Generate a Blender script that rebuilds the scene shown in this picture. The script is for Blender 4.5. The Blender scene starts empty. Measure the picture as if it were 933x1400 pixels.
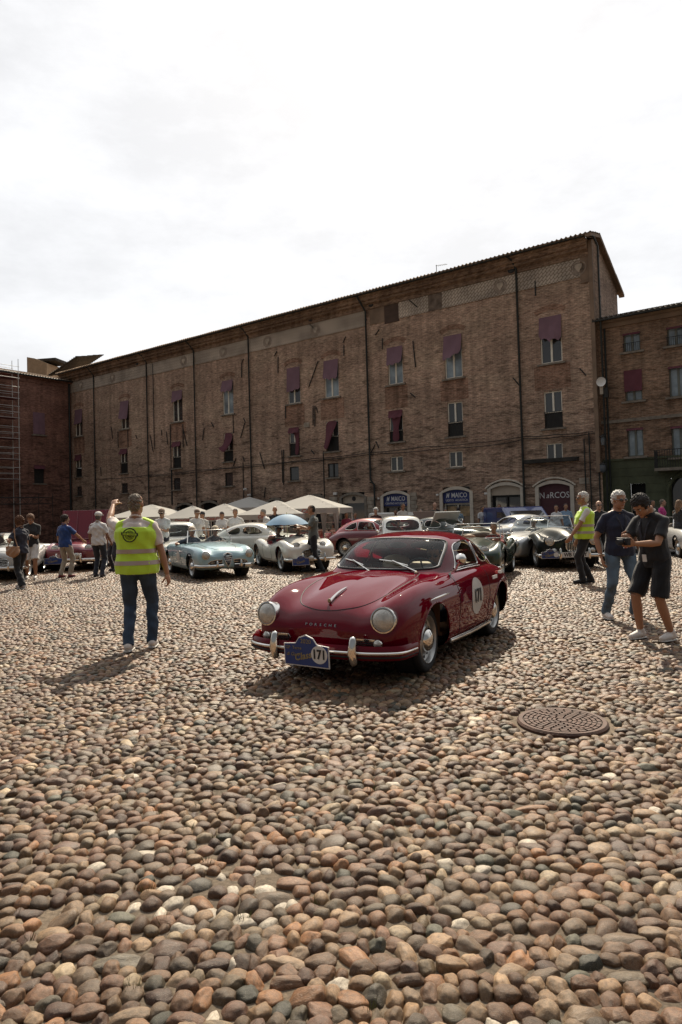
import bpy, math, random
import numpy as np
from mathutils import Vector, Matrix
from mathutils.bvhtree import BVHTree
random.seed(7); np.random.seed(7)
S = bpy.context.scene
COL = S.collection
R = math.radians
# ---------------------------------------------------------------- camera
PITCH, ROLL, CY, CX, FPX, CAMH = 0.0301, 0.0282, 670.4, 466.5, 933.33, 1.6
_X = Vector((1, 0, 0)); _F = Vector((0, math.cos(PITCH), math.sin(PITCH))); _U = Vector((0, -math.sin(PITCH), math.cos(PITCH)))
CR = math.cos(ROLL) * _X - math.sin(ROLL) * _U
CU = math.sin(ROLL) * _X + math.cos(ROLL) * _U
CP = Vector((0, 0, CAMH))
cd = bpy.data.cameras.new('camera'); cam = bpy.data.objects.new('camera', cd); COL.objects.link(cam)
cd.sensor_fit = 'VERTICAL'; cd.sensor_height = 36; cd.sensor_width = 24; cd.lens = 24
cd.shift_y = -(700 - CY) / 1400; cd.clip_end = 3000; cd.clip_start = .05
m = Matrix((CR, CU, -_F)).transposed().to_4x4(); m.translation = CP; cam.matrix_world = m
S.camera = cam
# ---------------------------------------------------------------- light
SUN_EL, SUN_AZ = R(45), R(6)        # azimuth from +Y towards +X
SD = Vector((math.sin(SUN_AZ) * math.cos(SUN_EL), math.cos(SUN_AZ) * math.cos(SUN_EL), math.sin(SUN_EL)))
sl = bpy.data.lights.new('sun', 'SUN'); so = bpy.data.objects.new('sun', sl); COL.objects.link(so)
sl.energy = 5.0; sl.angle = R(.6); sl.color = (1, .88, .70)
so.rotation_euler = SD.to_track_quat('Z', 'Y').to_euler(); so.location = (0, 0, 40)
W_ = bpy.data.worlds.new('World'); S.world = W_; W_.use_nodes = True
nt = W_.node_tree; nt.nodes.clear()
def nd(nt, t, **k):
    n = nt.nodes.new(t)
    for a, b in k.items():
        if a.startswith('i_'): n.inputs[a[2:].replace('_', ' ')].default_value = b
        else: setattr(n, a, b)
    return n
sky = nd(nt, 'ShaderNodeTexSky', sky_type='NISHITA', sun_disc=False, sun_elevation=SUN_EL, sun_rotation=SUN_AZ, dust_density=2.5)
skm = nd(nt, 'ShaderNodeVectorMath', operation='SCALE'); skm.inputs['Scale'].default_value = .05
tc = nd(nt, 'ShaderNodeTexCoord')
dot = nd(nt, 'ShaderNodeVectorMath', operation='DOT_PRODUCT'); dot.inputs[1].default_value = SD
mr = nd(nt, 'ShaderNodeMapRange'); mr.inputs['From Min'].default_value = .0; mr.inputs['From Max'].default_value = .66
mr.inputs['To Min'].default_value = .14; mr.inputs['To Max'].default_value = .805  # unseen sky dimmed away from the sun, level shaped for facade and shadow light
mp = nd(nt, 'ShaderNodeMapping'); mp.inputs['Scale'].default_value = (1.1, 1.1, 2.6)
no = nd(nt, 'ShaderNodeTexNoise'); no.inputs['Scale'].default_value = 3.4; no.inputs['Detail'].default_value = 9; no.inputs['Roughness'].default_value = .62
cr = nd(nt, 'ShaderNodeMapRange'); cr.inputs['From Min'].default_value = .38; cr.inputs['From Max'].default_value = .62; cr.inputs['To Min'].default_value = .86; cr.inputs['To Max'].default_value = 1.03
mu = nd(nt, 'ShaderNodeMath', operation='MULTIPLY')
cm = nd(nt, 'ShaderNodeVectorMath', operation='SCALE'); cm.inputs[0].default_value = (.985, .99, 1.0)
mix = nd(nt, 'ShaderNodeMix', data_type='RGBA'); mix.inputs['Factor'].default_value = .84
bg = nd(nt, 'ShaderNodeBackground'); out = nd(nt, 'ShaderNodeOutputWorld')
L = nt.links.new
L(sky.outputs[0], skm.inputs[0]); L(tc.outputs['Generated'], dot.inputs[0]); L(dot.outputs['Value'], mr.inputs['Value'])
L(tc.outputs['Generated'], mp.inputs[0]); L(mp.outputs[0], no.inputs['Vector']); L(no.outputs[0], cr.inputs['Value'])
L(mr.outputs[0], mu.inputs[0]); L(cr.outputs[0], mu.inputs[1]); L(mu.outputs[0], cm.inputs['Scale'])
L(skm.outputs[0], mix.inputs[6]); L(cm.outputs[0], mix.inputs[7]); L(mix.outputs[2], bg.inputs[0]); L(bg.outputs[0], out.inputs[0])
S.view_settings.view_transform = 'Standard'; S.view_settings.look = 'None'
S.view_settings.exposure = .5; S.view_settings.gamma = 1
S.cycles.use_denoising = True; S.cycles.max_bounces = 6; S.cycles.diffuse_bounces = 2; S.cycles.glossy_bounces = 3
S.cycles.transmission_bounces = 4; S.cycles.transparent_max_bounces = 12; S.cycles.caustics_reflective = False; S.cycles.caustics_refractive = False
S.cycles.sample_clamp_indirect = 4; S.cycles.sample_clamp_direct = 12
# ---------------------------------------------------------------- pixel helpers (photo pixels 933x1400)
def ray(px, py): return _F + CR * ((px - CX) / FPX) - CU * ((py - CY) / FPX)
def ssf(a, b, x):
    t = max(0, min(1, (x - a) / (b - a))); return t * t * (3 - 2 * t)
def gz(x, y): return -.9 * ssf(24, 46, y) * ssf(9, -8, x)
def G(px, py, z=0):
    r = ray(px, py); t = (z - CAMH) / r.z; p = CP + r * t; return Vector((p.x, p.y, z))
def atd(px, py, Y):
    r = ray(px, py); return CP + r * (Y / r.y)
YAW = .6506
FO = Vector((6.82, 40, 0)); FD = Vector((math.cos(YAW), -math.sin(YAW), 0)); FN = Vector((math.sin(YAW), math.cos(YAW), 0))
def Wp(px, py, out=0):          # (u, z) on the facade plane, 'out' metres in front of it
    r = ray(px, py); t = ((FO - CP).dot(FN) - out) / r.dot(FN); p = CP + r * t
    return (p - FO).dot(FD), p.z
# ---------------------------------------------------------------- materials
MATS = {}
def mat(name, col, rough=.6, metal=0, coat=0, bump=0, bscale=20, var=0, vscale=3, spec=.5, sheen=0, emit=None, coord='Object', trans=None, detail=4):
    if name in MATS: return MATS[name]
    m = bpy.data.materials.new(name); m.use_nodes = True; n = m.node_tree; b = n.nodes['Principled BSDF']
    b.inputs['Base Color'].default_value = (*col, 1); b.inputs['Roughness'].default_value = rough; b.inputs['Metallic'].default_value = metal
    b.inputs['Coat Weight'].default_value = coat; b.inputs['Coat Roughness'].default_value = .03; b.inputs['Specular IOR Level'].default_value = spec
    if sheen: b.inputs['Sheen Weight'].default_value = sheen
    if emit: b.inputs['Emission Color'].default_value = (*emit[:3], 1); b.inputs['Emission Strength'].default_value = emit[3]
    if var or bump:
        t = nd(n, 'ShaderNodeTexCoord')
    if var:
        q = nd(n, 'ShaderNodeTexNoise'); q.inputs['Scale'].default_value = vscale; q.inputs['Detail'].default_value = detail; n.links.new(t.outputs[coord], q.inputs['Vector'])
        r = nd(n, 'ShaderNodeMapRange'); r.inputs['From Min'].default_value = .3; r.inputs['From Max'].default_value = .7; r.inputs['To Min'].default_value = 1 - var; r.inputs['To Max'].default_value = 1 + var
        v = nd(n, 'ShaderNodeVectorMath', operation='SCALE'); v.inputs[0].default_value = col
        n.links.new(q.outputs[0], r.inputs['Value']); n.links.new(r.outputs[0], v.inputs['Scale']); n.links.new(v.outputs[0], b.inputs['Base Color'])
    if bump:
        q = nd(n, 'ShaderNodeTexNoise'); q.inputs['Scale'].default_value = bscale; q.inputs['Detail'].default_value = 5; n.links.new(t.outputs[coord], q.inputs['Vector'])
        u = nd(n, 'ShaderNodeBump'); u.inputs['Strength'].default_value = bump; u.inputs['Distance'].default_value = .01
        n.links.new(q.outputs[0], u.inputs['Height']); n.links.new(u.outputs[0], b.inputs['Normal'])
    MATS[name] = m; return m
def glassmat(name, tint, refl=.06):
    if name in MATS: return MATS[name]
    m = bpy.data.materials.new(name); m.use_nodes = True; n = m.node_tree; n.nodes.clear()
    t = nd(n, 'ShaderNodeBsdfTransparent'); t.inputs[0].default_value = (*tint, 1)
    g = nd(n, 'ShaderNodeBsdfGlossy'); g.inputs['Roughness'].default_value = .02; g.inputs[0].default_value = (1, 1, 1, 1)
    f = nd(n, 'ShaderNodeFresnel'); f.inputs[0].default_value = 1.28
    x = nd(n, 'ShaderNodeMixShader'); o = nd(n, 'ShaderNodeOutputMaterial')
    n.links.new(f.outputs[0], x.inputs[0]); n.links.new(t.outputs[0], x.inputs[1]); n.links.new(g.outputs[0], x.inputs[2]); n.links.new(x.outputs[0], o.inputs[0])
    MATS[name] = m; return m
def paint(name, col, rough=.35, metal=0):
    m = mat(name, col, rough=rough, metal=metal, coat=1); return m
CHROME = mat('chrome', (.72, .7, .66), rough=.12, metal=1)
BLACK = mat('black_rubber', (.012, .012, .013), rough=.75, bump=.2, bscale=60)
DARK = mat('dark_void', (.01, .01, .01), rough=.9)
GLASS = glassmat('clear_glass', (.86, .9, .88))
LENS = mat('lamp_lens', (.50, .49, .45), rough=.3, coat=1, metal=.45, bump=.6, bscale=70, var=.25, vscale=18)
WHITE = mat('white_enamel', (.78, .77, .74), rough=.4)
INK = mat('black_ink', (.015, .015, .018), rough=.6)
# ---------------------------------------------------------------- mesh builder
class MB:
    def __init__(s): s.v = []; s.f = []
    def add(s, V, F):
        o = len(s.v); s.v += [tuple(p) for p in V]; s.f += [tuple(i + o for i in f) for f in F]; return s
    def box(s, x0, x1, y0, y1, z0, z1, M=None):
        V = [Vector((x, y, z)) for x in (x0, x1) for y in (y0, y1) for z in (z0, z1)]
        if M: V = [M @ p for p in V]
        return s.add(V, [(0, 1, 3, 2), (4, 6, 7, 5), (0, 4, 5, 1), (2, 3, 7, 6), (0, 2, 6, 4), (1, 5, 7, 3)])
    def quad(s, a, b, c, d): return s.add([a, b, c, d], [(0, 1, 2, 3)])
    def tube(s, P, r, n=8, closed=False, cap=True, flat=1.0, up=None):
        P = [Vector(p) for p in P]; k = len(P); rr = r if hasattr(r, '__len__') else [r] * k
        V = []; F = []; prev = None
        for i in range(k):
            a = P[(i - 1) % k] if (i > 0 or closed) else P[0]; b = P[(i + 1) % k] if (i < k - 1 or closed) else P[-1]
            t = (b - a); t = t.normalized() if t.length > 1e-9 else Vector((0, 0, 1))
            if up is not None: ref = Vector(up)
            elif prev is not None: ref = prev
            else: ref = Vector((0, 0, 1)) if abs(t.z) < .9 else Vector((1, 0, 0))
            x = ref - t * ref.dot(t)
            if x.length < 1e-6: x = t.orthogonal()
            x.normalize(); prev = x; y = t.cross(x)
            for j in range(n):
                q = 2 * math.pi * j / n
                V.append(P[i] + x * math.cos(q) * rr[i] + y * math.sin(q) * rr[i] * flat)
        m = k if closed else k - 1
        for i in range(m):
            for j in range(n):
                a = i * n + j; b = i * n + (j + 1) % n; c = ((i + 1) % k) * n + (j + 1) % n; d = ((i + 1) % k) * n + j
                F.append((a, b, c, d))
        if cap and not closed: F.append(tuple(range(n - 1, -1, -1))); F.append(tuple((k - 1) * n + j for j in range(n)))
        return s.add(V, F)
    def limb(s, P, r, n=10, flat=1.0, up=None):      # round-ended tapered chain
        P = [Vector(p) for p in P]; r = list(r)
        a = (P[0] - P[1]).normalized(); b = (P[-1] - P[-2]).normalized()
        Q = [P[0] + a * r[0] * q for q in (.95, .7, .35)] + P + [P[-1] + b * r[-1] * q for q in (.35, .7, .95)]
        rr = [r[0] * q for q in (.3, .71, .94)] + r + [r[-1] * q for q in (.94, .71, .3)]
        return s.tube(Q, rr, n, flat=flat, up=up)
    def ell(s, c, r, M=None, nu=16, nv=10):
        c = Vector(c); V = []; F = []
        for i in range(nv + 1):
            a = math.pi * i / nv
            for j in range(nu):
                b = 2 * math.pi * j / nu; p = Vector((r[0] * math.sin(a) * math.cos(b), r[1] * math.sin(a) * math.sin(b), r[2] * math.cos(a)))
                if M: p = M @ p
                V.append(c + p)
        for i in range(nv):
            for j in range(nu): F.append((i * nu + j, (i + 1) * nu + j, (i + 1) * nu + (j + 1) % nu, i * nu + (j + 1) % nu))
        return s.add(V, F)
    def lathe(s, prof, c=(0, 0, 0), axis='z', n=24, M=None):      # prof: (radius, height)
        V = []; F = []; c = Vector(c)
        for r, h in prof:
            for j in range(n):
                q = 2 * math.pi * j / n; x, y = r * math.cos(q), r * math.sin(q)
                p = Vector((x, y, h)) if axis == 'z' else Vector((x, h, y)) if axis == 'y' else Vector((h, x, y))
                V.append(c + (M @ p if M else p))
        for i in range(len(prof) - 1):
            for j in range(n): F.append((i * n + j, i * n + (j + 1) % n, (i + 1) * n + (j + 1) % n, (i + 1) * n + j))
        return s.add(V, F)
    def prism(s, poly, y0, y1, M=None):               # polygon in x,z extruded along y
        n = len(poly); V = [Vector((p[0], y0, p[1])) for p in poly] + [Vector((p[0], y1, p[1])) for p in poly]
        if M: V = [M @ p for p in V]
        return s.add(V, [tuple(range(n)), tuple(range(2 * n - 1, n - 1, -1))] + [(i, n + i, n + (i + 1) % n, (i + 1) % n) for i in range(n)])
    def mesh(s, name, mt=None, smooth=False):
        me = bpy.data.meshes.new(name); me.from_pydata([tuple(p) for p in s.v], [], s.f)
        if mt: me.materials.append(mt)
        if smooth: me.polygons.foreach_set('use_smooth', [True] * len(me.polygons))
        me.update(); return me
    def build(s, name, mt, parent=None, smooth=False, loc=None, bevel=0, fix=True):
        me = s.mesh(name, mt, smooth)
        if fix:
            import bmesh
            b = bmesh.new(); b.from_mesh(me); bmesh.ops.recalc_face_normals(b, faces=b.faces); b.to_mesh(me); b.free()
            if smooth: me.set_sharp_from_angle(angle=R(50))
        o = bpy.data.objects.new(name, me); COL.objects.link(o); o.parent = parent
        if loc: o.location = loc
        if bevel:
            md = o.modifiers.new('bevel', 'BEVEL'); md.width = bevel; md.segments = 2; md.limit_method = 'ANGLE'
        return o
def thing(name, label, cat, loc=(0, 0, 0), rz=0, group=None):
    o = bpy.data.objects.new(name, None); COL.objects.link(o); o.location = loc; o.rotation_euler = (0, 0, rz); o.empty_display_size = .1
    return tag(o, label, cat, group)
def tag(o, label, cat, group=None):
    o['label'] = label; o['category'] = cat
    if group: o['group'] = group
    return o
def struct(o): o['kind'] = 'structure'; return o
def inst(o, parent, name=None, loc=None):
    c = o.copy(); COL.objects.link(c); c.parent = parent
    if loc: c.location = loc
    return c
BENCH = bpy.data.scenes.new('workbench')      # small side scene, so evaluating one modifier stack stays fast
def evalmesh(o):
    BENCH.collection.objects.link(o); vl = BENCH.view_layers[0]; vl.update(); return bpy.data.meshes.new_from_object(o.evaluated_get(vl.depsgraph))
def text(body, size, mt, parent, M, name='lettering', extrude=.002, shear=0, xs=1, bold=0, align='CENTER'):
    c = bpy.data.curves.new(name, 'FONT'); c.body = body; c.size = size; c.extrude = extrude; c.align_x = align; c.align_y = 'CENTER'; c.shear = shear; c.offset = bold
    c.resolution_u = 3; q = bpy.data.objects.new(name, c)
    me = evalmesh(q); me.materials.clear(); me.materials.append(mt); me.name = name
    bpy.data.objects.remove(q); bpy.data.curves.remove(c); o = bpy.data.objects.new(name, me); COL.objects.link(o); o.parent = parent
    o.matrix_local = M @ Matrix.Diagonal((xs, 1, 1, 1)); return o
def front(u, y, z, rz=0): return Matrix.Translation((u, y, z)) @ Matrix.Rotation(rz, 4, 'Z') @ Matrix.Rotation(R(90), 4, 'X')
# ================================================================ buildings
def brickmat(name, cols, mortar, patch, grime=.5, scale=1.0, lowdark=0, bump=.6):
    m = bpy.data.materials.new(name); m.use_nodes = True; n = m.node_tree; L = n.links.new; b = n.nodes['Principled BSDF']
    b.inputs['Roughness'].default_value = .9; b.inputs['Specular IOR Level'].default_value = .15
    tc = nd(n, 'ShaderNodeTexCoord'); sp = nd(n, 'ShaderNodeSeparateXYZ'); ad = nd(n, 'ShaderNodeMath', operation='ADD'); cb = nd(n, 'ShaderNodeCombineXYZ')
    L(tc.outputs['Object'], sp.inputs[0]); L(sp.outputs[0], ad.inputs[0]); L(sp.outputs[1], ad.inputs[1]); L(ad.outputs[0], cb.inputs[0]); L(sp.outputs[2], cb.inputs[1])
    w = nd(n, 'ShaderNodeTexNoise'); w.inputs['Scale'].default_value = .9; w.inputs['Detail'].default_value = 3
    wa = nd(n, 'ShaderNodeVectorMath', operation='MULTIPLY_ADD'); wa.inputs[1].default_value = (.0, .10, 0); L(cb.outputs[0], w.inputs['Vector']); L(w.outputs['Color'], wa.inputs[0]); L(cb.outputs[0], wa.inputs[2])
    br = nd(n, 'ShaderNodeTexBrick'); br.inputs['Scale'].default_value = scale; br.inputs['Brick Width'].default_value = .27; br.inputs['Row Height'].default_value = .085
    br.inputs['Mortar Size'].default_value = .009; br.inputs['Mortar Smooth'].default_value = .3; br.inputs['Bias'].default_value = -.1
    br.inputs['Color1'].default_value = (*cols[0], 1); br.inputs['Color2'].default_value = (*cols[1], 1); br.inputs['Mortar'].default_value = (*mortar, 1)
    L(wa.outputs[0], br.inputs['Vector'])
    # blotches: re-laid courses, eroded bricks
    sc = nd(n, 'ShaderNodeMapping'); sc.inputs['Scale'].default_value = (.55, 1.3, 1); L(cb.outputs[0], sc.inputs[0])
    n1 = nd(n, 'ShaderNodeTexNoise'); n1.inputs['Scale'].default_value = .5; n1.inputs['Detail'].default_value = 9; n1.inputs['Roughness'].default_value = .68; L(sc.outputs[0], n1.inputs['Vector'])
    r1 = nd(n, 'ShaderNodeMapRange'); r1.inputs['From Min'].default_value = .46; r1.inputs['From Max'].default_value = .62; L(n1.outputs[0], r1.inputs['Value'])
    m1 = nd(n, 'ShaderNodeMix', data_type='RGBA', blend_type='MIX'); m1.inputs[7].default_value = (*patch, 1)
    k = nd(n, 'ShaderNodeMath', operation='MULTIPLY'); k.inputs[1].default_value = .4; L(r1.outputs[0], k.inputs[0]); L(k.outputs[0], m1.inputs[0]); L(br.outputs[0], m1.inputs[6])
    # fine per-brick variation
    s2 = nd(n, 'ShaderNodeMapping'); s2.inputs['Scale'].default_value = (3.2, 11, 1); L(wa.outputs[0], s2.inputs[0])
    n2 = nd(n, 'ShaderNodeTexNoise'); n2.inputs['Scale'].default_value = 1.0; n2.inputs['Detail'].default_value = 6; n2.inputs['Roughness'].default_value = .8; L(s2.outputs[0], n2.inputs['Vector'])
    r2 = nd(n, 'ShaderNodeMapRange'); r2.inputs['From Min'].default_value = .34; r2.inputs['From Max'].default_value = .66; r2.inputs['To Min'].default_value = .4; r2.inputs['To Max'].default_value = 1.7; L(n2.outputs[0], r2.inputs['Value'])
    # vertical grime streaks
    s3 = nd(n, 'ShaderNodeMapping'); s3.inputs['Scale'].default_value = (1.6, .12, 1); L(cb.outputs[0], s3.inputs[0])
    n3 = nd(n, 'ShaderNodeTexNoise'); n3.inputs['Scale'].default_value = 1.4; n3.inputs['Detail'].default_value = 6; L(s3.outputs[0], n3.inputs['Vector'])
    r3 = nd(n, 'ShaderNodeMapRange'); r3.inputs['From Min'].default_value = .35; r3.inputs['From Max'].default_value = .6; r3.inputs['To Min'].default_value = 1 - grime; r3.inputs['To Max'].default_value = 1.08; L(n3.outputs[0], r3.inputs['Value'])
    n4 = nd(n, 'ShaderNodeTexNoise'); n4.inputs['Scale'].default_value = .28; n4.inputs['Detail'].default_value = 8; n4.inputs['Roughness'].default_value = .7; L(sc.outputs[0], n4.inputs['Vector'])
    r4 = nd(n, 'ShaderNodeMapRange'); r4.inputs['From Min'].default_value = .4; r4.inputs['From Max'].default_value = .62; r4.inputs['To Min'].default_value = .74; r4.inputs['To Max'].default_value = 1.2; L(n4.outputs[0], r4.inputs['Value'])
    f = nd(n, 'ShaderNodeMath', operation='MULTIPLY'); L(r2.outputs[0], f.inputs[0]); L(r3.outputs[0], f.inputs[1])
    f2 = nd(n, 'ShaderNodeMath', operation='MULTIPLY'); L(f.outputs[0], f2.inputs[0]); L(r4.outputs[0], f2.inputs[1])
    s5 = nd(n, 'ShaderNodeMapping'); s5.inputs['Scale'].default_value = (.8, 3.2, 1); L(cb.outputs[0], s5.inputs[0])
    n5 = nd(n, 'ShaderNodeTexNoise'); n5.inputs['Scale'].default_value = .9; n5.inputs['Detail'].default_value = 10; n5.inputs['Roughness'].default_value = .75; L(s5.outputs[0], n5.inputs['Vector'])
    zz5 = nd(n, 'ShaderNodeMapRange'); zz5.inputs['From Min'].default_value = 2; zz5.inputs['From Max'].default_value = 13; zz5.inputs['To Min'].default_value = .07; zz5.inputs['To Max'].default_value = -.05; L(sp.outputs[2], zz5.inputs['Value'])
    a5 = nd(n, 'ShaderNodeMath', operation='ADD'); L(n5.outputs[0], a5.inputs[0]); L(zz5.outputs[0], a5.inputs[1])
    r5 = nd(n, 'ShaderNodeMapRange'); r5.inputs['From Min'].default_value = .54; r5.inputs['From Max'].default_value = .64; r5.inputs['To Min'].default_value = 1; r5.inputs['To Max'].default_value = .42; L(a5.outputs[0], r5.inputs['Value'])
    f3 = nd(n, 'ShaderNodeMath', operation='MULTIPLY'); L(f2.outputs[0], f3.inputs[0]); L(r5.outputs[0], f3.inputs[1])
    v = nd(n, 'ShaderNodeVectorMath', operation='SCALE'); L(m1.outputs[2], v.inputs[0]); L(f3.outputs[0], v.inputs['Scale']); L(v.outputs[0], b.inputs['Base Color'])
    bu = nd(n, 'ShaderNodeBump'); bu.inputs['Strength'].default_value = bump; bu.inputs['Distance'].default_value = .03; L(n2.outputs[0], bu.inputs['Height']); L(bu.outputs[0], b.inputs['Normal'])
    MATS[name] = m; return m
BRICK = brickmat('old_brick', ((.43, .28, .205), (.31, .203, .153)), (.50, .41, .32), (.50, .39, .285), grime=.22)
BRICK2 = brickmat('brown_brick', ((.30, .185, .125), (.22, .145, .10)), (.3, .23, .17), (.28, .20, .14), grime=.2)
BRICKR = brickmat('red_brick', ((.28, .15, .115), (.22, .12, .092)), (.25, .14, .105), (.19, .09, .07), grime=.2, bump=.2)
PLINTHM = mat('painted_stone', (.62, .56, .47), rough=.75, var=.12, bump=.3)
GREYST = mat('grey_stone', (.22, .19, .155), rough=.85, var=.3, bump=.5, vscale=5)
CURT = mat('plum_canvas', (.20, .115, .145), rough=.9, var=.12, vscale=1.5)
CURTD = mat('dark_red_canvas', (.13, .04, .055), rough=.9, var=.15)
FRAMEW = mat('cream_window_paint', (.85, .81, .70), rough=.55, var=.1)
IRON = mat('dark_iron', (.02, .02, .019), rough=.65, var=.3)
PIPE = mat('dark_pipe', (.022, .026, .024), rough=.5, var=.3, metal=.2)
PANE = mat('window_pane', (.045, .045, .045), rough=.06, spec=.9, coat=1)
PANEB = mat('window_pane_bluish', (.25, .31, .35), rough=.08, spec=.9, coat=.6, var=.5, vscale=1.4)  # blue-grey sky reflection painted into the pane's base colour
TILE = mat('roof_tile', (.17, .115, .075), rough=.95, var=.5, vscale=7, bump=.4)
TILED = mat('dark_roof_tile', (.06, .05, .04), rough=.95, var=.5, vscale=6)
PLASTER = mat('dull_plaster', (.24, .17, .12), rough=.9, var=.25, vscale=1.2, bump=.3)
GREENP = mat('green_render', (.085, .095, .055), rough=.9, var=.3, vscale=1.5, bump=.3)
# lattice frieze paint
FRZ = bpy.data.materials.new('sgraffito_frieze'); FRZ.use_nodes = True; n = FRZ.node_tree; L = n.links.new
b = n.nodes['Principled BSDF']; b.inputs['Roughness'].default_value = .9
tc = nd(n, 'ShaderNodeTexCoord'); mp = nd(n, 'ShaderNodeMapping'); mp.inputs['Rotation'].default_value = (0, R(45), 0); mp.inputs['Location'].default_value = (150, 0, 150)
sp = nd(n, 'ShaderNodeSeparateXYZ'); cb = nd(n, 'ShaderNodeCombineXYZ'); ck = nd(n, 'ShaderNodeTexBrick')
ck.inputs['Scale'].default_value = 1; ck.inputs['Brick Width'].default_value = .30; ck.inputs['Row Height'].default_value = .15; ck.inputs['Mortar Size'].default_value = .024
ck.inputs['Color1'].default_value = (.62, .54, .45, 1); ck.inputs['Color2'].default_value = (.56, .485, .405, 1); ck.inputs['Mortar'].default_value = (.30, .24, .19, 1)
no = nd(n, 'ShaderNodeTexNoise'); no.inputs['Scale'].default_value = .7; no.inputs['Detail'].default_value = 8
mr = nd(n, 'ShaderNodeMapRange'); mr.inputs['From Min'].default_value = .35; mr.inputs['From Max'].default_value = .65; mr.inputs['To Min'].default_value = .62; mr.inputs['To Max'].default_value = 1.12
v = nd(n, 'ShaderNodeVectorMath', operation='SCALE')
L(tc.outputs['Object'], mp.inputs[0]); L(mp.outputs[0], sp.inputs[0]); L(sp.outputs[0], cb.inputs[0]); L(sp.outputs[2], cb.inputs[1]); L(cb.outputs[0], ck.inputs['Vector'])
L(tc.outputs['Object'], no.inputs['Vector']); L(no.outputs[0], mr.inputs['Value']); L(ck.outputs[0], v.inputs[0]); L(mr.outputs[0], v.inputs['Scale']); L(v.outputs[0], b.inputs['Base Color'])

def wall_mesh(u0, u1, z0, z1, holes, depth=.28, arches=(), ztop=None, tol=.02):
    """wall in the plane y=0 with rectangular holes (u0,u1,z0,z1) and their reveals; arches: (ua,ub,zspring,rise) fill hole corners"""
    us = sorted({u0, u1} | {q for h in holes for q in h[:2]}); zs = sorted({z0, z1} | {q for h in holes for q in h[2:]})
    mb = MB()
    for i in range(len(us) - 1):
        if us[i + 1] - us[i] < 1e-4: continue
        j = 0
        while j < len(zs) - 1:
            cu = (us[i] + us[i + 1]) / 2
            def inh(k): cz = (zs[k] + zs[k + 1]) / 2; return any(h[0] < cu < h[1] and h[2] < cz < h[3] for h in holes)
            if inh(j): j += 1; continue
            k = j
            while k < len(zs) - 1 and not inh(k): k += 1
            mb.quad((us[i], 0, zs[j]), (us[i + 1], 0, zs[j]), (us[i + 1], 0, zs[k]), (us[i], 0, zs[k])); j = k
    for a, b_, c, d in holes:
        mb.quad((a, 0, c), (a, depth, c), (a, depth, d), (a, 0, d)); mb.quad((b_, 0, c), (b_, 0, d), (b_, depth, d), (b_, depth, c))
        mb.quad((a, 0, d), (a, depth, d), (b_, depth, d), (b_, 0, d)); mb.quad((a, 0, c), (b_, 0, c), (b_, depth, c), (a, depth, c))
    return mb
def arcpts(ua, ub, zs, rise, n=12, g=0):
    w = (ub - ua) / 2; Rr = (w * w + rise * rise) / (2 * rise); c = ((ua + ub) / 2, zs + rise - Rr); a0 = math.asin(w / Rr)
    return [(c[0] + (Rr + g) * math.sin(-a0 + 2 * a0 * i / n), c[1] + (Rr + g) * math.cos(-a0 + 2 * a0 * i / n)) for i in range(n + 1)]
def swag(mb, u0, u1, z0, z1, y, bulge, drop=.1, n=8, skew=0, wob=0):
    V = []; F = []; m_ = 7
    for i in range(n + 1):
        s = i / n; uu = u0 + (u1 - u0) * s
        zb = z0 - drop * math.sin(math.pi * s) * .6 - drop * (.5 if 0 < i < n and i % 3 == 1 else 0) + skew * (s - .5)
        for j in range(m_ + 1):
            t = j / m_; V.append((uu + wob * math.sin(3 * t) * s, y - bulge * (t ** 1.5) * (.6 + .4 * math.sin(math.pi * s)) - .03 * math.sin(9 * s + 3 * t + u0) * t - .02 * math.sin(17 * s + u0 * 3) * t, z1 + (zb - z1) * t))
    for i in range(n):
        for j in range(m_): a = i * (m_ + 1) + j; F.append((a, a + m_ + 1, a + m_ + 2, a + 1))
    mb.add(V, F)
def window(parent, u0, u1, z0, z1, depth=.13, cols=2, pane=PANE, fr=FRAMEW, w=.07, glz0=None, curtain=None, sill=True, panel=0, frame=True, cmat=None, bulge=.18, swg=.12, skew=0, litter=False):
    zb = z0 + panel
    mb = MB()
    if frame:
        y0, y1 = depth - .06, depth
        mb.box(u0, u0 + w, y0, y1, zb, z1); mb.box(u1 - w, u1, y0, y1, zb, z1); mb.box(u0 + w, u1 - w, y0, y1, z1 - w, z1); mb.box(u0 + w, u1 - w, y0, y1, zb, zb + w)
        for k in range(1, cols):
            c = u0 + (u1 - u0) * k / cols; mb.box(c - w * .75, c + w * .75, y0 - .015, y1, zb + w, z1 - w)
    else: mb.box(u0, u1, depth, depth + .02, zb, z1)
    o = mb.build('window', fr if frame else IRON, parent)
    if frame:
        for k in range(cols):
            a = u0 + (u1 - u0) * k / cols; c = u0 + (u1 - u0) * (k + 1) / cols
            MB().box(a + w * .7, c - w * .7, depth - .03, depth - .022, zb + w * .7, z1 - w * .7).build('pane', pane, o)
    if panel > .05:
        p = MB(); p.box(u0, u1, depth - .02, depth + .02, z0, zb - .01)
        k = int((u1 - u0) / .13)
        for i in range(k + 1): q = u0 + .03 + (u1 - u0 - .06) * i / k; p.box(q - .008, q + .008, -.02, -.004, z0 + .05, zb + .02)
        p.box(u0 - .02, u1 + .02, -.024, -.004, zb + .02, zb + .05); p.box(u0 - .02, u1 + .02, -.024, -.004, z0 + .03, z0 + .05)
        p.build('railing', IRON, o)
    if curtain is not None and curtain < z1:
        c = MB(); swag(c, u0 - .02, u1 + .02, curtain, z1 - .01, -.03, bulge, swg, skew=skew)
        c.build('curtain', cmat or CURT, o, smooth=True, fix=False)
    if sill: MB().box(u0 - .18, u1 + .18, -.12, .03, z0 - .10, z0 - .002).build('sill', GREYST, o)
    return o

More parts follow.
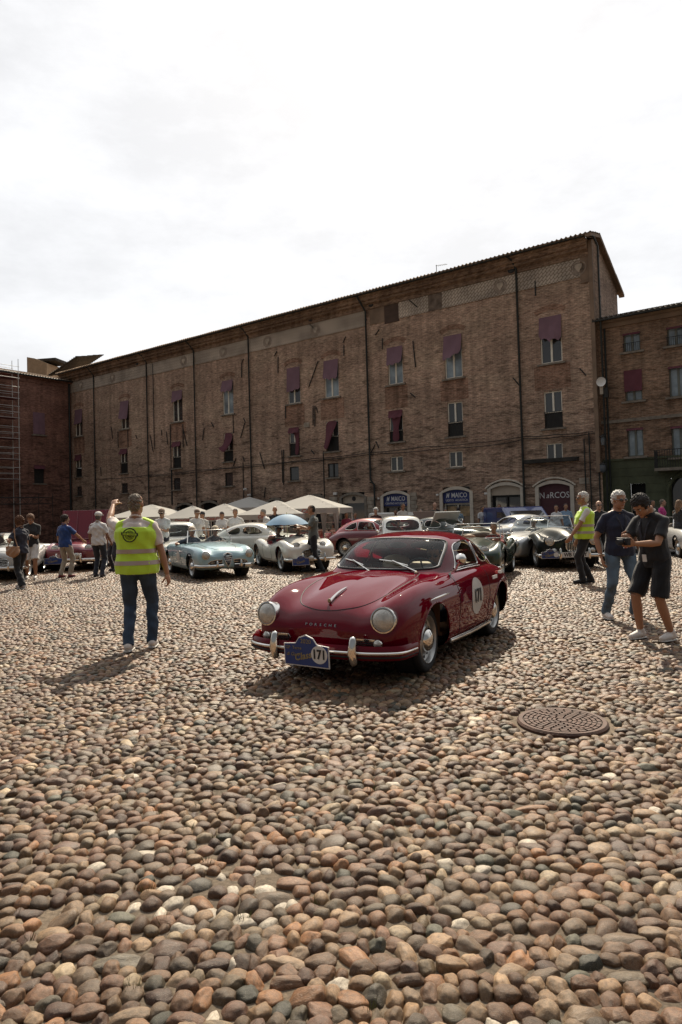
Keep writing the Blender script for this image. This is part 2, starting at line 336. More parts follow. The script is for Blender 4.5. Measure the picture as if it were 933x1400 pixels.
FB = thing('brick_palazzo', 'long four storey brown brick palazzo with frieze, purple window curtains and arched shops', 'building', FO, -YAW)
UL = Wp(98, 600)[0]; UR = Wp(813, 480)[0]
ZE = 14.35   # springing of the cornice
zfr0 = 13.45
WIN = [  # upper: l, r, top, curtain, sill / middle: l, r, top, curtain, framebottom, sill / low: l, r, top, sill
 ((103.2,113.1,559.5,579,596.4),(103.7,112,621.7,629,640,652),(105.4,112.2,665,678)),
 ((165.4,176.4,548,572,586.6),(165,174.7,613.5,620,633,647),(166.6,175,660.6,674)),
 ((236.3,249.7,533.8,547.7,576.7),(236.5,247.7,603.8,609.8,625,640),(237.7,246.8,653.5,669.5)),
 ((304.6,319.2,519.8,533.8,566.4),(306.3,318.8,591.8,None,616.3,631),(308,318.8,646.3,664.3)),
 ((393.4,410.5,502,533,551.8),(395.8,409.5,584.4,591,606,623),(396.4,409,638,657)),
 ((443.8,463.2,491.8,515.8,543.2),(446,463.2,575.3,None,597,617),(448.5,463,633.3,652.6)),
 ((530.5,551,473.8,496.4,525.5),(532.6,551,560.7,570,589,604),(534,551.3,624,644)),
 ((608,632,457.8,486,517),(612.3,633,549.5,None,577.8,596.7),(614,632.6,617,638.7)),
 ((738.7,768.3,432,460.4,496.4),(744.3,769.2,534.6,None,563.7,585.2),(747.2,769.5,605.8,628))]
def rect(l, r, t, s):
    mid = (l + r) / 2; ym = (t + s) / 2
    return [Wp(l, ym)[0], Wp(r, ym)[0], Wp(mid, s)[1], Wp(mid, t)[1]]
ARCH = [ # outer l, r, top py, kind
 (213,228,693,'plain'),(240.5,266,687,'plain'),(273,300,684,'plain'),(366,388,680,'plain'),(419,445,675,'plain'),
 (465,502.6,672.6,'cafe'),(521.5,562,670.5,'blue1'),(602.3,647.8,665,'blue2'),(667.8,717.7,659,'cream'),(733.2,786.3,656.3,'red')]
holes = []; wr = []
for up, mi, lo in WIN:
    a = rect(up[0], up[1], up[2], up[4]); b_ = rect(mi[0], mi[1], mi[2], mi[5]); c = rect(*lo); wr.append((a, b_, c)); holes += [a, b_, c]
ar = []
for l, r_, t, k in ARCH:
    u0, u1 = Wp(l, 700)[0], Wp(r_, 700)[0]; zt = Wp((l + r_) / 2, t)[1]; rise = (u1 - u0) * .16; w = .20
    ar.append((u0, u1, zt, rise, w, k)); holes.append([u0 + w, u1 - w, -1.2, zt - .02])
for h in holes: h[2] = max(h[2], -1.2)
wall_mesh(UL - 1, UR + .02, -1.2, ZE, holes, depth=.30).build('wall', BRICK, FB)
# windows
for i, (up, mi, lo) in enumerate(WIN):
    a, b_, c = wr[i]; mid = (up[0] + up[1]) / 2
    window(FB, *a, pane=PANEB if i in (3, 5, 6, 7) else PANE, curtain=Wp(mid, up[3])[1], bulge=(.2, .34, .15, .28, .12, .24, .3, .36, .2)[i], swg=(.1, .16, .07, .2, .12, .22, .18, .2, .3)[i], skew=(.1, -.12, .16, -.05, .14, -.1, .12, .38, -.22)[i], cmat=CURT)
    mid = (mi[0] + mi[1]) / 2; pan = Wp(mid, mi[4])[1] - b_[2]
    window(FB, *b_, panel=pan, curtain=Wp(mid, mi[3])[1] if mi[3] else None, cmat=CURTD, w=.065)
    window(FB, *c, w=.06, cols=2 if i > 4 else 1, fr=FRAMEW if i > 5 else IRON)
PATCHM = brickmat('relaid_brick', ((.36, .20, .14), (.27, .155, .11)), (.36, .28, .21), (.30, .2, .14), grime=.35)
for i in range(9):
    a, b_, c = wr[i]; e_ = .28 + .06 * (i % 3)
    if i not in (3,): MB().box(a[0] - e_, a[1] + e_, -.006, .02, b_[3] + .12, a[2] - .11).build('relaid_panel', PATCHM, FB)
    am = MB(); po_ = arcpts(a[0] - .15, a[1] + .15, a[3] + .12, .22, 8); po2_ = arcpts(a[0] - .15, a[1] + .15, a[3] + .12, .22, 8, g=.30)
    for q in range(8): am.add([(po_[q][0], -.012, po_[q][1]), (po_[q + 1][0], -.012, po_[q + 1][1]), (po2_[q + 1][0], -.012, po2_[q + 1][1]), (po2_[q][0], -.012, po2_[q][1])], [(0, 1, 2, 3)])
    am.build('relieving_arch', PATCHM, FB)
# wind-blown and twisted curtains of the middle row
def loose(i, pts, name='curtain'):
    V = []; F = []
    rows = [[Wp(x, y, o)[0:2] + (-o,) for x, y, o in r_] for r_ in pts]
    k = len(rows[0])
    for r_ in rows:
        for u, z, y in r_: V.append((u, y, z))
    for a in range(len(rows) - 1):
        for b_ in range(k - 1): F.append((a * k + b_, a * k + b_ + 1, (a + 1) * k + b_ + 1, (a + 1) * k + b_))
    o = MB().add(V, F).build(name, CURTD, FB, smooth=True, fix=False); md = o.modifiers.new('subdivide', 'SUBSURF'); md.levels = md.render_levels = 2
loose(3, [[(307, 592, .03), (313, 592, .05), (318.5, 592, .03)], [(308, 600, .1), (312, 602, .16), (318, 598, .1)], [(304, 612, .3), (309, 610, .42), (316, 605, .3)], [(297, 611, .55), (303, 618, .6), (308, 618.5, .5)]])
loose(5, [[(446, 576, .03), (455, 575.5, .06), (462, 575, .03)], [(446, 590, .06), (452, 590, .2), (459, 583, .1)], [(445, 604, .1), (449, 604, .3), (454, 594, .2)], [(442, 612, .25), (445.5, 615, .3), (449, 613, .25)]])
loose(6, [[(533, 562, .03), (541, 562, .07), (550.5, 561, .03)], [(536, 575, .08), (541, 577, .14), (548, 574, .08)], [(539, 584, .12), (541.5, 586, .18), (544, 584, .12)], [(536, 603, .05), (541.5, 604, .12), (548, 602, .05)]])
loose(4, [[(396, 585, .03), (402, 584.5, .06), (409, 584, .03)], [(403, 592, .06), (406, 594, .12), (409, 592, .06)], [(405, 606, .06), (407, 607, .1), (409, 606, .06)], [(403, 621, .06), (406, 622, .1), (409, 621, .06)]])
# arched openings
SIGNB = mat('navy_sign', (.02, .035, .15), rough=.5); SIGNR = mat('dark_red_sign', (.075, .02, .028), rough=.6, var=.1); BEIGE = mat('beige_panel', (.5, .42, .33), rough=.7, var=.08)
LETW = mat('white_lettering', (.75, .75, .75), rough=.6); LITP = mat('shop_interior_paper', (.42, .3, .17), rough=.8, var=.5, vscale=4)
for u0, u1, zt, rise, w, k in ar:
    zs = zt - rise; gm = PLINTHM if k in ('blue1', 'blue2', 'cream', 'red') else GREYST
    po = arcpts(u0, u1, zs, rise); pi_ = arcpts(u0 + w, u1 - w, zs - .02, rise - .16)
    A = MB(); n_ = len(po)
    poly = [(u0, -1.2)] + po + [(u1, -1.2), (u1 - w, -1.2)] + pi_[::-1] + [(u0 + w, -1.2)]
    V = []; F = []
    outer = [(u0, -1.2)] + po + [(u1, -1.2)]; inner = [(u0 + w, -1.2)] + pi_ + [(u1 - w, -1.2)]
    for (a, b_) in zip(outer, inner): V += [(a[0], -.06, a[1]), (b_[0], -.06, b_[1]), (b_[0], .2, b_[1]), (a[0], .02, a[1])]
    for i in range(len(outer) - 1):
        for j in range(4): F.append((4 * i + j, 4 * i + (j + 1) % 4, 4 * i + 4 + (j + 1) % 4, 4 * i + 4 + j))
    A.add(V, F); A.build('arch_surround', gm, FB)
    if k in ('cream', 'red'):
        po2 = arcpts(u0 - .1, u1 + .1, zs, rise + .1); mo = MB(); mo.tube([(p[0], -.06, p[1] + .02) for p in po2], .05, 6); mo.build('arch_moulding', gm, FB)
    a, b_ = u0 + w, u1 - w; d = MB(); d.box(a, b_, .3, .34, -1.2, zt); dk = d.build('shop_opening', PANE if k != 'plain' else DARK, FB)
    top = zs + rise - .2
    uc = (u0 + u1) / 2; W_u = b_ - a
    if k in ('blue1', 'blue2'):
        zb = zs - .62; seg = [p for p in pi_]; P = [(a, zb)] + seg + [(b_, zb)]
        sg = MB().prism(P, .05, .09).build('shop_sign', SIGNB, FB)
        text('MAICO', .40, LETW, sg, front(uc + .17, .045, zs - .18), bold=.004, xs=.80); text('M', .40, LETW, sg, front(uc - .60, .044, zs - .18), shear=.3, bold=.010, name='logo_letter', xs=.62)
        text('CENTRO ACUSTICO' if k == 'blue1' else 'UDITO  AUDIKA'[:5] + '  ACUSTICA', .17, LETW, sg, front(uc, .045, zs - .46))
        fm = MB(); fm.box(a, b_, .2, .26, zb - .1, zb - .02)
        for q in (a, uc - .04, b_ - .08): fm.box(q, q + .08, .2, .26, -.2, zb - .1)
        fm.build('shopfront_frame', FRAMEW if k == 'blue2' else GREYST, FB)
        if k == 'blue2': MB().box(a + .15, uc - .1, .27, .29, .9, zb - .2).build('shop_poster', LITP, FB); MB().box(uc + .1, b_ - .15, .27, .29, 1.1, zb - .2).build('shop_poster', LITP, FB)
    elif k == 'cafe':
        zb = zs - .38; sg = MB().prism([(a, zb)] + pi_ + [(b_, zb)], .1, .13).build('shop_sign', BEIGE, FB)
        MB().lathe([(0, 0), (.15, 0), (.15, .02), (0, .02)], (uc, .08, zs - .08), 'y', 20).build('round_logo', INK, sg)
    elif k == 'cream':
        MB().prism([(a, zs - .38)] + pi_ + [(b_, zs - .38)], .08, .12).build('lintel_panel', BEIGE, FB)
        fm = MB(); fm.box(a, b_, .2, .26, zs - .5, zs - .4)
        for q in (a, uc - .05, b_ - .1): fm.box(q, q + .1, .2, .26, -.2, zs - .5)
        fm.build('shopfront_frame', IRON, FB)
    elif k == 'red':
        sg = MB().prism([(a, 0)] + pi_ + [(b_, 0)], .1, .14).build('shop_sign', SIGNR, FB)
        text('N', .46, LETW, sg, front(uc - .72, .095, zs - .48), xs=.9); text('RCOS', .46, LETW, sg, front(uc + .24, .095, zs - .48), xs=.9); text('a', .40, LETW, sg, front(uc - .42, .094, zs - .49), shear=.3, name='lettering')
        for q, s_ in ((uc - .45, '2'), (uc + .45, 'N')):
            text(s_, .5, LETW, sg, front(q, .095, zs - 1.9)); 
# grey stone jambs beside the openings
def px_block(x0, x1, y0, y1, m_, d=.05, name='jamb_stone', n=1):
    u0, u1 = Wp(x0, (y0 + y1) / 2)[0], Wp(x1, (y0 + y1) / 2)[0]; za, zb = Wp((x0 + x1) / 2, y1)[1], Wp((x0 + x1) / 2, y0)[1]
    o = None
    for k in range(n):
        q = (zb - za) / n; j = random.uniform(-.05, .05) if n > 1 else 0
        o = MB().box(u0 + j, u1 + j, -d, .01, za + q * k + .012, za + q * (k + 1) - .012).build(name, m_, FB, bevel=.012)
    return o
LSTONE = mat('weathered_limestone', (.36, .31, .25), rough=.85, var=.35, vscale=3, bump=.6)
px_block(503.5, 512.5, 679, 706, LSTONE, n=5); px_block(562.8, 571, 673, 706, LSTONE, n=6); px_block(451.5, 462.5, 679, 706, LSTONE, n=5)
px_block(792.3, 805.8, 653, 662, LSTONE, name='wall_plaque', d=.04)
px_block(416, 423.5, 577.5, 584.5, LSTONE, name='wall_plaque', d=.03)
px_block(457, 461.5, 673, 677, WHITE, name='alarm_box', d=.12); px_block(596.5, 600, 675, 678, WHITE, name='house_number', d=.03); px_block(662.5, 666.5, 673, 676.5, WHITE, name='house_number', d=.03)
px_block(516.5, 519, 680, 683, WHITE, name='house_number', d=.03)
# ledge above the red shop
px_block(719, 792, 626.5, 632.5, mat('mossy_ledge', (.035, .032, .028), rough=.95, var=.4), d=.3, name='ledge')
# frieze
zA = [Wp(x, y)[1] for x, y in ((120, 531.6), (460, 454.7), (800, 380))]; fz0 = sum(zA) / 3
zB = [Wp(x, y)[1] for x, y in ((120, 516.7), (460, 435), (800, 353.7))]; fz1 = sum(zB) / 3
def uat(px, py): return Wp(px, py)[0]
ua_, ub_ = uat(526, 430), uat(546, 430); uc_, ud_ = uat(586, 412), uat(605, 410)
def strip(u0, u1, z0, z1, m_, name, d=.03): return MB().box(u0, u1, -d, .001, z0, z1).build(name, m_, FB)
strip(UL - .5, uat(500, 440), fz0, fz1, FRZ, 'frieze', .045); strip(ub_, uc_, fz0, fz1, FRZ, 'frieze', .045); strip(ud_, UR - .55, fz0, fz1, FRZ, 'frieze', .045); strip(uat(506, 438), ua_, fz0, fz1, PLASTER, 'frieze')
strip(ua_, ub_, fz0 - .15, fz1, mat('brown_patch', (.085, .055, .042), rough=.9, var=.15), 'frieze_patch'); strip(uc_, ud_, fz0, fz1, mat('stained_patch', (.15, .115, .09), rough=.9, var=.6, vscale=2.5), 'frieze_patch')
strip(UR - .55, UR - .05, fz0 - .35, fz1 + .1, PLASTER, 'frieze_end', .05)
MED = mat('medallion_plaster', (.48, .41, .33), rough=.9, var=.3, vscale=3); MEDD = mat('medallion_ring', (.27, .22, .18), rough=.9, var=.4)
for x, y in ((111.4, 526), (154.6, 517), (252, 493), (306, 482), (366.4, 466.6), (432, 452), (684.4, 392.6), (791.5, 368.6)):
    u, z = Wp(x, y); z = (fz0 + fz1) / 2; r_ = (fz1 - fz0) * .40
    o = MB().lathe([(0, -.05), (r_ * .8, -.05), (r_ * .82, -.04), (r_, -.06), (r_ * 1.05, -.028)], (u, 0, z), 'y', 20).build('medallion', MEDD, FB)
    MB().prism([(u - r_ * .42, z + r_ * .5), (u - r_ * .5, z + .05), (u, z - r_ * .6), (u + r_ * .5, z + .05), (u + r_ * .42, z + r_ * .5)], -.075, -.03).build('shield', MED, o)
# cornice and roof
CORN = brickmat('cornice_brick', ((.28, .18, .125), (.22, .145, .10)), (.3, .23, .17), (.3, .21, .15), grime=.3)
zc0 = ZE - .02
def cyl_profile(prof, u0, u1, name, m_, parent=FB, closed=True):
    n_ = len(prof); V = [(u0, y, z) for y, z in prof] + [(u1, y, z) for y, z in prof]
    F = [(i, (i + 1) % n_, n_ + (i + 1) % n_, n_ + i) for i in range(n_ if closed else n_ - 1)]
    if closed: F += [tuple(range(n_)), tuple(range(2 * n_ - 1, n_ - 1, -1))]
    return MB().add(V, F).build(name, m_, parent)
zr = sum(Wp(x, y, .7)[1] for x, y in ((240, 468.5), (500, 400), (680, 352.5))) / 3   # gutter line
prof = [(.02, fz1 + .02), (-.08, fz1 + .02), (-.08, fz1 + .25), (-.16, fz1 + .3), (-.16, zr - .62), (-.30, zr - .55), (-.30, zr - .42), (-.42, zr - .38), (-.46, zr - .2), (-.6, zr - .14), (-.6, zr - .06), (.02, zr - .06)]
cyl_profile(prof, UL - 1.2, UR - .1, 'cornice', CORN)
MB().box(UL - 1, UR, .0, .02, ZE - .3, zr - .1).build('wall_head', CORN, FB)
gut = MB(); gut.tube([(UL - 1.3, -.7, zr - .02), (UR + .1, -.7, zr - .02)], .075, 8); gut.build('gutter', PIPE, FB, smooth=True)
def roof(name, P00, P10, P11, P01, n, m_, parent, rows=4):   # corrugated roman-tile sheet, tiles running P00->P01
    P00, P10, P11, P01 = map(Vector, (P00, P10, P11, P01)); V = []; F = []; k = n * 4
    for j in range(rows * 2 + 1):
        t = (j // 2 + (j % 2) * .98) / rows if j < rows * 2 else 1
        lift = .035 * (0 if j % 2 else 1)
        for i in range(k + 1):
            s = i / k; a = P00.lerp(P10, s); b_ = P01.lerp(P11, s); p = a.lerp(b_, t)
            p.z += .055 * max(-.35, math.cos(i * math.pi / 2)) + lift + .012 * math.sin(i * 1.7 + j); V.append(p)
    for j in range(rows * 2):
        for i in range(k): a = j * (k + 1) + i; F.append((a, a + 1, a + k + 2, a + k + 1))
    V2 = [Vector(p) - Vector((0, 0, .09)) for p in V]
    mb = MB().add(V, F); o2 = len(V)
    k1 = k + 1; base = [(i, i + 1, o2 + i + 1, o2 + i) for i in range(k)]
    mb.v += [tuple(p) for p in V2[:k1]]; mb.f += base
    return mb.build(name, m_, parent, smooth=True, fix=False)
ridge_y, rise_ = .9, .42
nt_ = int((UR - UL) / .24)
rf = roof('roof_tiles', (UL - 1.3, -.78, zr + .03), (UR + .25, -.78, zr + .03), (UR + .25, ridge_y, zr + rise_), (UL - 1.3, ridge_y, zr + rise_), nt_, TILE, FB, 4)
roof('roof_tiles', (UL - 1.3, ridge_y, zr + rise_), (UR + .25, ridge_y, zr + rise_), (UR + .25, 5.2, zr - 1.75), (UL - 1.3, 5.2, zr - 1.75), nt_ // 2, TILE, FB, 3)
# gable side wall at the right end with its sloping verge
sidew = MB(); sidew.add([(UR, 0, -1.2), (UR, 4.7, -1.2), (UR, 4.7, zr - 1.62), (UR, ridge_y, zr + rise_ - .12), (UR, 0, zr - .1)], [(0, 1, 2, 3, 4)])
sidew.add([(UR, 4.7, -1.2), (UL, 4.7, -1.2), (UL, 4.7, zr - 1.62), (UR, 4.7, zr - 1.62)], [(0, 1, 2, 3)]); sidew.build('gable_wall', BRICK, FB, fix=False)
vg = MB()
for (ya, za, yb, zb) in ((-.8, zr - .02, ridge_y, zr + rise_ - .04), (ridge_y, zr + rise_ - .04, 5.2, zr - 1.78)):
    vg.add([(UR + x, y, z + dz) for (y, z) in ((ya, za), (yb, zb)) for x in (-.02, .27) for dz in (-.14, .02)], [(0, 1, 3, 2), (4, 6, 7, 5), (0, 4, 5, 1), (2, 3, 7, 6), (0, 2, 6, 4), (1, 5, 7, 3)])
vg.build('verge', PLASTER, FB)
# corner pilaster with drain pipe and loudspeaker
up0, up1 = Wp(812, 480)[0], Wp(826, 480)[0]
MB().box(up0 - .05, UR + .12, -.18, .0, 3.2, zr - .12).build('corner_pilaster', PLASTER, FB, bevel=.02)
MB().box(UR + .0, UR + .1, .001, .9, 3.2, zr - .3).build('corner_pilaster', BRICK2, FB)
# drain pipes (px, top py, bottom py)
for x0, yt, x1, yb_, r_ in ((131, 512, 131, 700, .05), (203, 493, 204, 700, .05), (268.5, 478, 268.5, 690, .05), (342, 459, 345, 690, .055), (502, 424, 508, 690, .06), (708, 366, 717, 690, .06), (824.3, 333, 826, 690, .05)):
    u1, z1 = Wp(x0, yt); u2, _ = Wp((x0 + x1) / 2, (yt + yb_) / 2)
    pb = MB(); pts = [(u2 - .25, -.68, zr - .08), (u2 - .12, -.42, z1 + .35), (u2, -.12, z1 - .1), (u2, -.10, -1)]
    if x0 == 502: pts = pts[:3] + [(u2, -.1, Wp(505, 656)[1]), (u2 + .28, -.1, Wp(508, 663)[1]), (u2 + .28, -.1, -1)]
    pb.tube(pts, r_, 8)
    for k in range(6): q = z1 - .6 - k * 2.1; pb.tube([(u2, -.1, q), (u2, -.1, q - .06)], r_ * 1.35, 8)
    pb.build('drain_pipe', PIPE, FB, smooth=True)
pb = MB(); u2 = Wp(211, 560)[0]; pb.tube([(u2, -.06, Wp(211, 497)[1]), (u2, -.06, Wp(211, 614)[1])], .03, 6); pb.build('drain_pipe', PIPE, FB)
# dark little vents under the cornice
for x, y, w_ in ((189, 497, 6), (313, 463, 16), (426, 436.5, 8), (508.5, 416.5, 8.5), (700, 370, 9)):
    u, z = Wp(x, y); ww = w_ / 23 * .6
    MB().lathe([(0, -.14), (.2, -.14), (.24, -.05), (.24, .0)], (u, 0, z), 'y', 12, Matrix.Diagonal((ww / .24, 1, .75))).build('cornice_vent', IRON, FB)
# iron wall anchors
AN = [(435.7,493.5,422.9,529.5),(428.9,555,428.9,581),(431.4,555,431.4,583),(473.5,460,470,468.6),(471,472,471,486.6),(422.9,442,433.2,452.3),(519,450.6,513.8,458.4),(523.6,462.6,523.6,478),(433.2,557,435.2,564),
 (565.2,466.4,569.1,502.4),(559.2,409.7,571.2,420),(561.7,537.5,568.6,543.5),(333.8,490.6,331.2,496.6),(331.2,496.6,331.2,516.3),(379.3,480.3,375.8,487.2),(381,488,381,510.3),(333.8,572,336.3,577.3),(335.5,578,329.8,598.7),
 (289.7,577.7,293.1,584),(280,585,277.7,602),(251.4,587.5,256.6,609.8),(356,618.4,362.4,641),(323.5,626,320,637.3),(333,624.4,335,630.5),(363.8,666.4,362,680),(388.6,615,388.6,663),(206,594.7,210.3,617.8),(228.4,590.4,230,607.5),
 (221.5,587.8,222,595.5),(138.3,638.4,139.2,650.4),(186.4,594.7,188.4,599.8),(732.3,384,732.8,404.6),(702.3,517,711.8,528.2),(793.2,504,801.8,513.6),(513.8,607.5,507.8,619.5),(514.6,603.3,519,612.7),(426.3,615.2,430.6,621.3),(153,584,155,600)]
for x0, y0, x1, y1 in AN:
    a = Wp(x0, y0); c = Wp(x1, y1); MB().tube([(a[0], -.05, a[1]), (c[0], -.05, c[1])], .035, 5).build('wall_anchor', IRON, FB)
# sagging cables across the wall
cb_ = MB()
for pts in (((130, 655.5), (203, 650), (268, 643), (345, 636), (430, 627), (506, 619), (580, 611), (650, 606), (717, 597), (760, 594.5), (812, 590)), ((203, 652), (300, 641.5), (400, 632), (506, 621.5), (610, 613), (680, 608), (717, 600), (770, 597), (815, 592))):
    P = []
    for i in range(len(pts) - 1):
        (xa, ya), (xb, yb2) = pts[i], pts[i + 1]
        for t in (0, .25, .5, .75):
            u, z = Wp(xa + (xb - xa) * t, ya + (yb2 - ya) * t + 2.2 * 4 * t * (1 - t) * .5); P.append((u, -.09, z))
    u, z = Wp(*pts[-1]); P.append((u, -.09, z)); cb_.tube(P, .022, 5)
cb_.build('wall_cable', IRON, FB)
for x, y0, y1 in ((808, 592, 690), (801, 600, 690), (820, 690, 600)):
    u = Wp(x, 640)[0]; MB().tube([(u, -.1, Wp(x, min(y0, y1))[1]), (u, -.1, -1)], .035, 6).build('conduit', PIPE, FB)
# stains / runs below sills: dull downpipes beside windows
for x, y0, y1 in ((234.5, 580, 690), (251, 580, 612), (175.5, 588, 612), (162, 590, 612), (391, 555, 572), (443.5, 617, 690), (386.5, 615, 660), (319.5, 567, 592), (333.5, 632, 690), (236, 640, 690)):
    u = Wp(x, (y0 + y1) / 2)[0]; MB().tube([(u, -.03, Wp(x, y0)[1]), (u, -.03, Wp(x, y1)[1])], .035, 5).build('conduit', PIPE, FB)
# antenna on ridge
ua = Wp(598, 365, -1)[0]; an = MB(); z_ = zr + rise_
an.tube([(ua, ridge_y, z_ - .1), (ua, ridge_y, z_ + .75)], .02, 5); an.tube([(ua - .05, ridge_y, z_ + .7), (ua + .75, ridge_y, z_ + .62)], .012, 5)
for k in range(5): an.tube([(ua + .1 + k * .14, ridge_y - .15, z_ + .68 - k * .012), (ua + .1 + k * .14, ridge_y + .15, z_ + .68 - k * .012)], .008, 4)
tag(an.build('roof_antenna', IRON), 'thin rod antenna on the palazzo roof ridge', 'antenna').matrix_world = FB.matrix_basis.copy()
FM = Matrix.Translation(FO) @ Matrix.Rotation(-YAW, 4, 'Z')
bpy.data.objects['roof_antenna'].matrix_world = FM
def facade_thing(name, label, cat, px, py, outd=0, group=None):
    u, z = Wp(px, py, outd); p = FM @ Vector((u, -outd, z)); return thing(name, label, cat, p, -YAW, group)
# satellite dish
t = facade_thing('satellite_dish', 'round white satellite dish on the palazzo corner above a pale bracket', 'satellite dish', 822, 522, .35)
MB().lathe([(0, .05), (.1, .045), (.18, .025), (.235, -.01), (.24, -.005), (.18, .04), (0, .065)], (0, 0, 0), 'y', 24).build('dish', WHITE, t, smooth=True)
k = MB(); k.box(-.1, .06, .08, .2, -.62, -.22); k.tube([(0, .05, 0), (0, .3, -.05)], .02, 6); k.build('bracket', LSTONE, t)
k = MB(); k.box(.1, .28, .1, .3, -.8, -.3); k.build('camera_box', IRON, t)
for i, (x, y, lb) in enumerate(((824.5, 640, 'grey glass wall lantern below the satellite dish'), (824.5, 602, 'small grey floodlight on the palazzo corner above the lantern'))):
    t = facade_thing('wall_lantern' if i == 0 else 'floodlight', lb, 'lantern' if i == 0 else 'floodlight', x, y, .4)
    k = MB(); k.lathe([(.03, .26), (.14, .2), (.15, .1), (.15, -.12), (.1, -.2), (.02, -.24)] if i == 0 else [(.0, .2), (.09, .2), (.11, 0), (.07, -.25), (0, -.25)], n=10); k.build('lamp_body', mat('dull_lamp_glass', (.12, .14, .16), rough=.2), t, smooth=True)
    MB().tube([(0, 0, .24), (0, .2, .34), (0, .42, .3)], .02, 6).build('arm', IRON, t); MB().lathe([(0, .3), (.17, .2), (.17, .17)], n=10).build('cap', IRON, t)
for x, y, lb in ((335, 669, 'upper white spotlight on the wall above the market tents'), (340.5, 677, 'lower white spotlight on the wall above the market tents')):
    t = facade_thing('spotlight', lb, 'spotlight', x, y, .3); MB().lathe([(0, -.12), (.07, -.1), (.1, .12), (0, .12)], axis='y', n=12).build('lamp_body', WHITE, t, smooth=True); MB().tube([(0, .1, 0), (0, .3, .1)], .02, 6).build('arm', IRON, t)

# ---------------- right building
RB = thing('green_base_house', 'lower brown brick house with green rendered ground floor and dark tiled roof', 'building', FO + FD * (UR + .1) + FN * .35, -YAW)
def Wr(px, py):
    u, z = Wp(px, py, -.35); return u - UR - .1, z
def rrect(l, r_, t_, s_): m_ = (l + r_) / 2; y = (t_ + s_) / 2; return [Wr(l, y)[0], Wr(r_, y)[0], Wr(m_, s_)[1], Wr(m_, t_)[1]]
zt = Wr(870, 434)[1]; zg = Wr(870, 628)[1]
RW = [(852.5,875.5,454.5,480.5,'b'),(912,936,446,472,'b'),(854.5,878,505.5,548,'c'),(915,940,500,542,'f'),(858,880,585,624,'f'),(918.5,943,582,625,'f')]
h2 = [rrect(*w_[:4]) for w_ in RW]
door = [Wr(862, 690)[0], Wr(884, 690)[0], -.6, Wr(873, 661)[1]]
ad0, ad1 = Wr(915, 700)[0], Wr(915, 700)[0] + 2.1; adz = Wr(925, 645)[1]
wall_mesh(-.05, 14, zg, zt, h2).build('wall', BRICK2, RB)
wall_mesh(-.05, 14, -1.2, zg, [door, [ad0 + .1, ad1 - .1, -1.2, adz - .3]]).build('ground_floor_wall', GREENP, RB)
for kk in range(6):     # channelled courses of the rendered ground floor
    z_ = zg - .42 - kk * .42
    a = [(-.05, door[0] - .05), (door[1] + .05, ad0 - .1)] if z_ < door[3] else [(-.05, ad0 - .1)] if z_ < adz else [(-.05, 14)]
    for p, q in a: MB().box(p, q, -.012, .0, z_, z_ + .38).build('render_course', GREENP, RB, bevel=.006)
MB().box(-.05, 14, -.06, 0, zg - .02, zg + .08).build('string_course', GREENP, RB)
MB().box(-.05, 14, -.07, 0, Wr(845, 576)[1] - .08, Wr(845, 576)[1] + .08).build('string_course', GREYST, RB)
MB().box(door[0], door[1], .3, .34, -.6, door[3]).build('door', DARK, RB)
po = arcpts(ad0, ad1, adz - .9, .9, 14); MB().prism([(ad0 + .1, -1.2)] + po + [(ad1 - .1, -1.2)], .29, .33).build('arched_doorway', PANE, RB)
mb = MB(); mb.tube([(p[0], -.03, p[1]) for p in [(ad0, -.5)] + po + [(ad1, -.5)]], .09, 6); mb.build('arch_surround', GREENP, RB)
for i, w_ in enumerate(RW):
    o = window(RB, *h2[i], pane=PANEB, fr=mat('grey_window_paint', (.16, .17, .15), rough=.6), curtain=Wr(866, 535)[1] if w_[4] == 'c' else h2[i][3] - .12, cmat=CURTD, bulge=.06, swg=.0, depth=.18)
    if w_[4] == 'b':
        q = MB(); u0, u1, z0, z1 = h2[i]
        for k in range(9): x = u0 + (u1 - u0) * k / 8; q.box(x - .008, x + .008, -.06, -.045, z0, z0 + .42)
        q.box(u0 - .05, u1 + .05, -.065, -.04, z0 + .42, z0 + .45); q.build('railing', IRON, o)
t = thing('iron_balcony', 'dark iron balcony at the right edge above the arched green doorway', 'balcony', FO + FD * (UR + .1) + FN * .35, -YAW)
u0 = Wr(899, 630)[0]; z0 = Wr(915, 640)[1]; MB().box(u0, u0 + 3, -.7, -.002, z0 - .14, z0).build('slab', GREYST, t)
q = MB()
for k in range(26): x = u0 + .02 + 2.9 * k / 25; q.box(x - .01, x + .01, -.68, -.66, z0, z0 + .85)
for k in range(6): y = -.66 * k / 6; q.box(u0 + .01, u0 + .03, y - .02, y, z0, z0 + .85)
q.box(u0, u0 + 2.95, -.69, -.65, z0 + .85, z0 + .89); q.build('railing', IRON, t)
cyl_profile([(.02, zt - .3), (-.1, zt - .3), (-.14, zt - .1), (-.3, zt - .05), (-.34, zt + .05), (.02, zt + .05)], -.05, 14, 'cornice', PLASTER, RB)
MB().tube([(-.1, -.5, zt + .06), (14, -.5, zt + .06)], .06, 8).build('gutter', PIPE, RB, smooth=True)
roof('roof_tiles', (-.1, -.55, zt + .1), (14, -.55, zt + .1), (14, 6.5, zt + 2.0), (-.1, 6.5, zt + 2.0), 58, TILED, RB, 16)
px_t = MB(); k = MB(); k.tube([(.35, -.04, zt), (.35, -.04, -1)], .05, 8); k.build('drain_pipe', PIPE, RB, smooth=True)

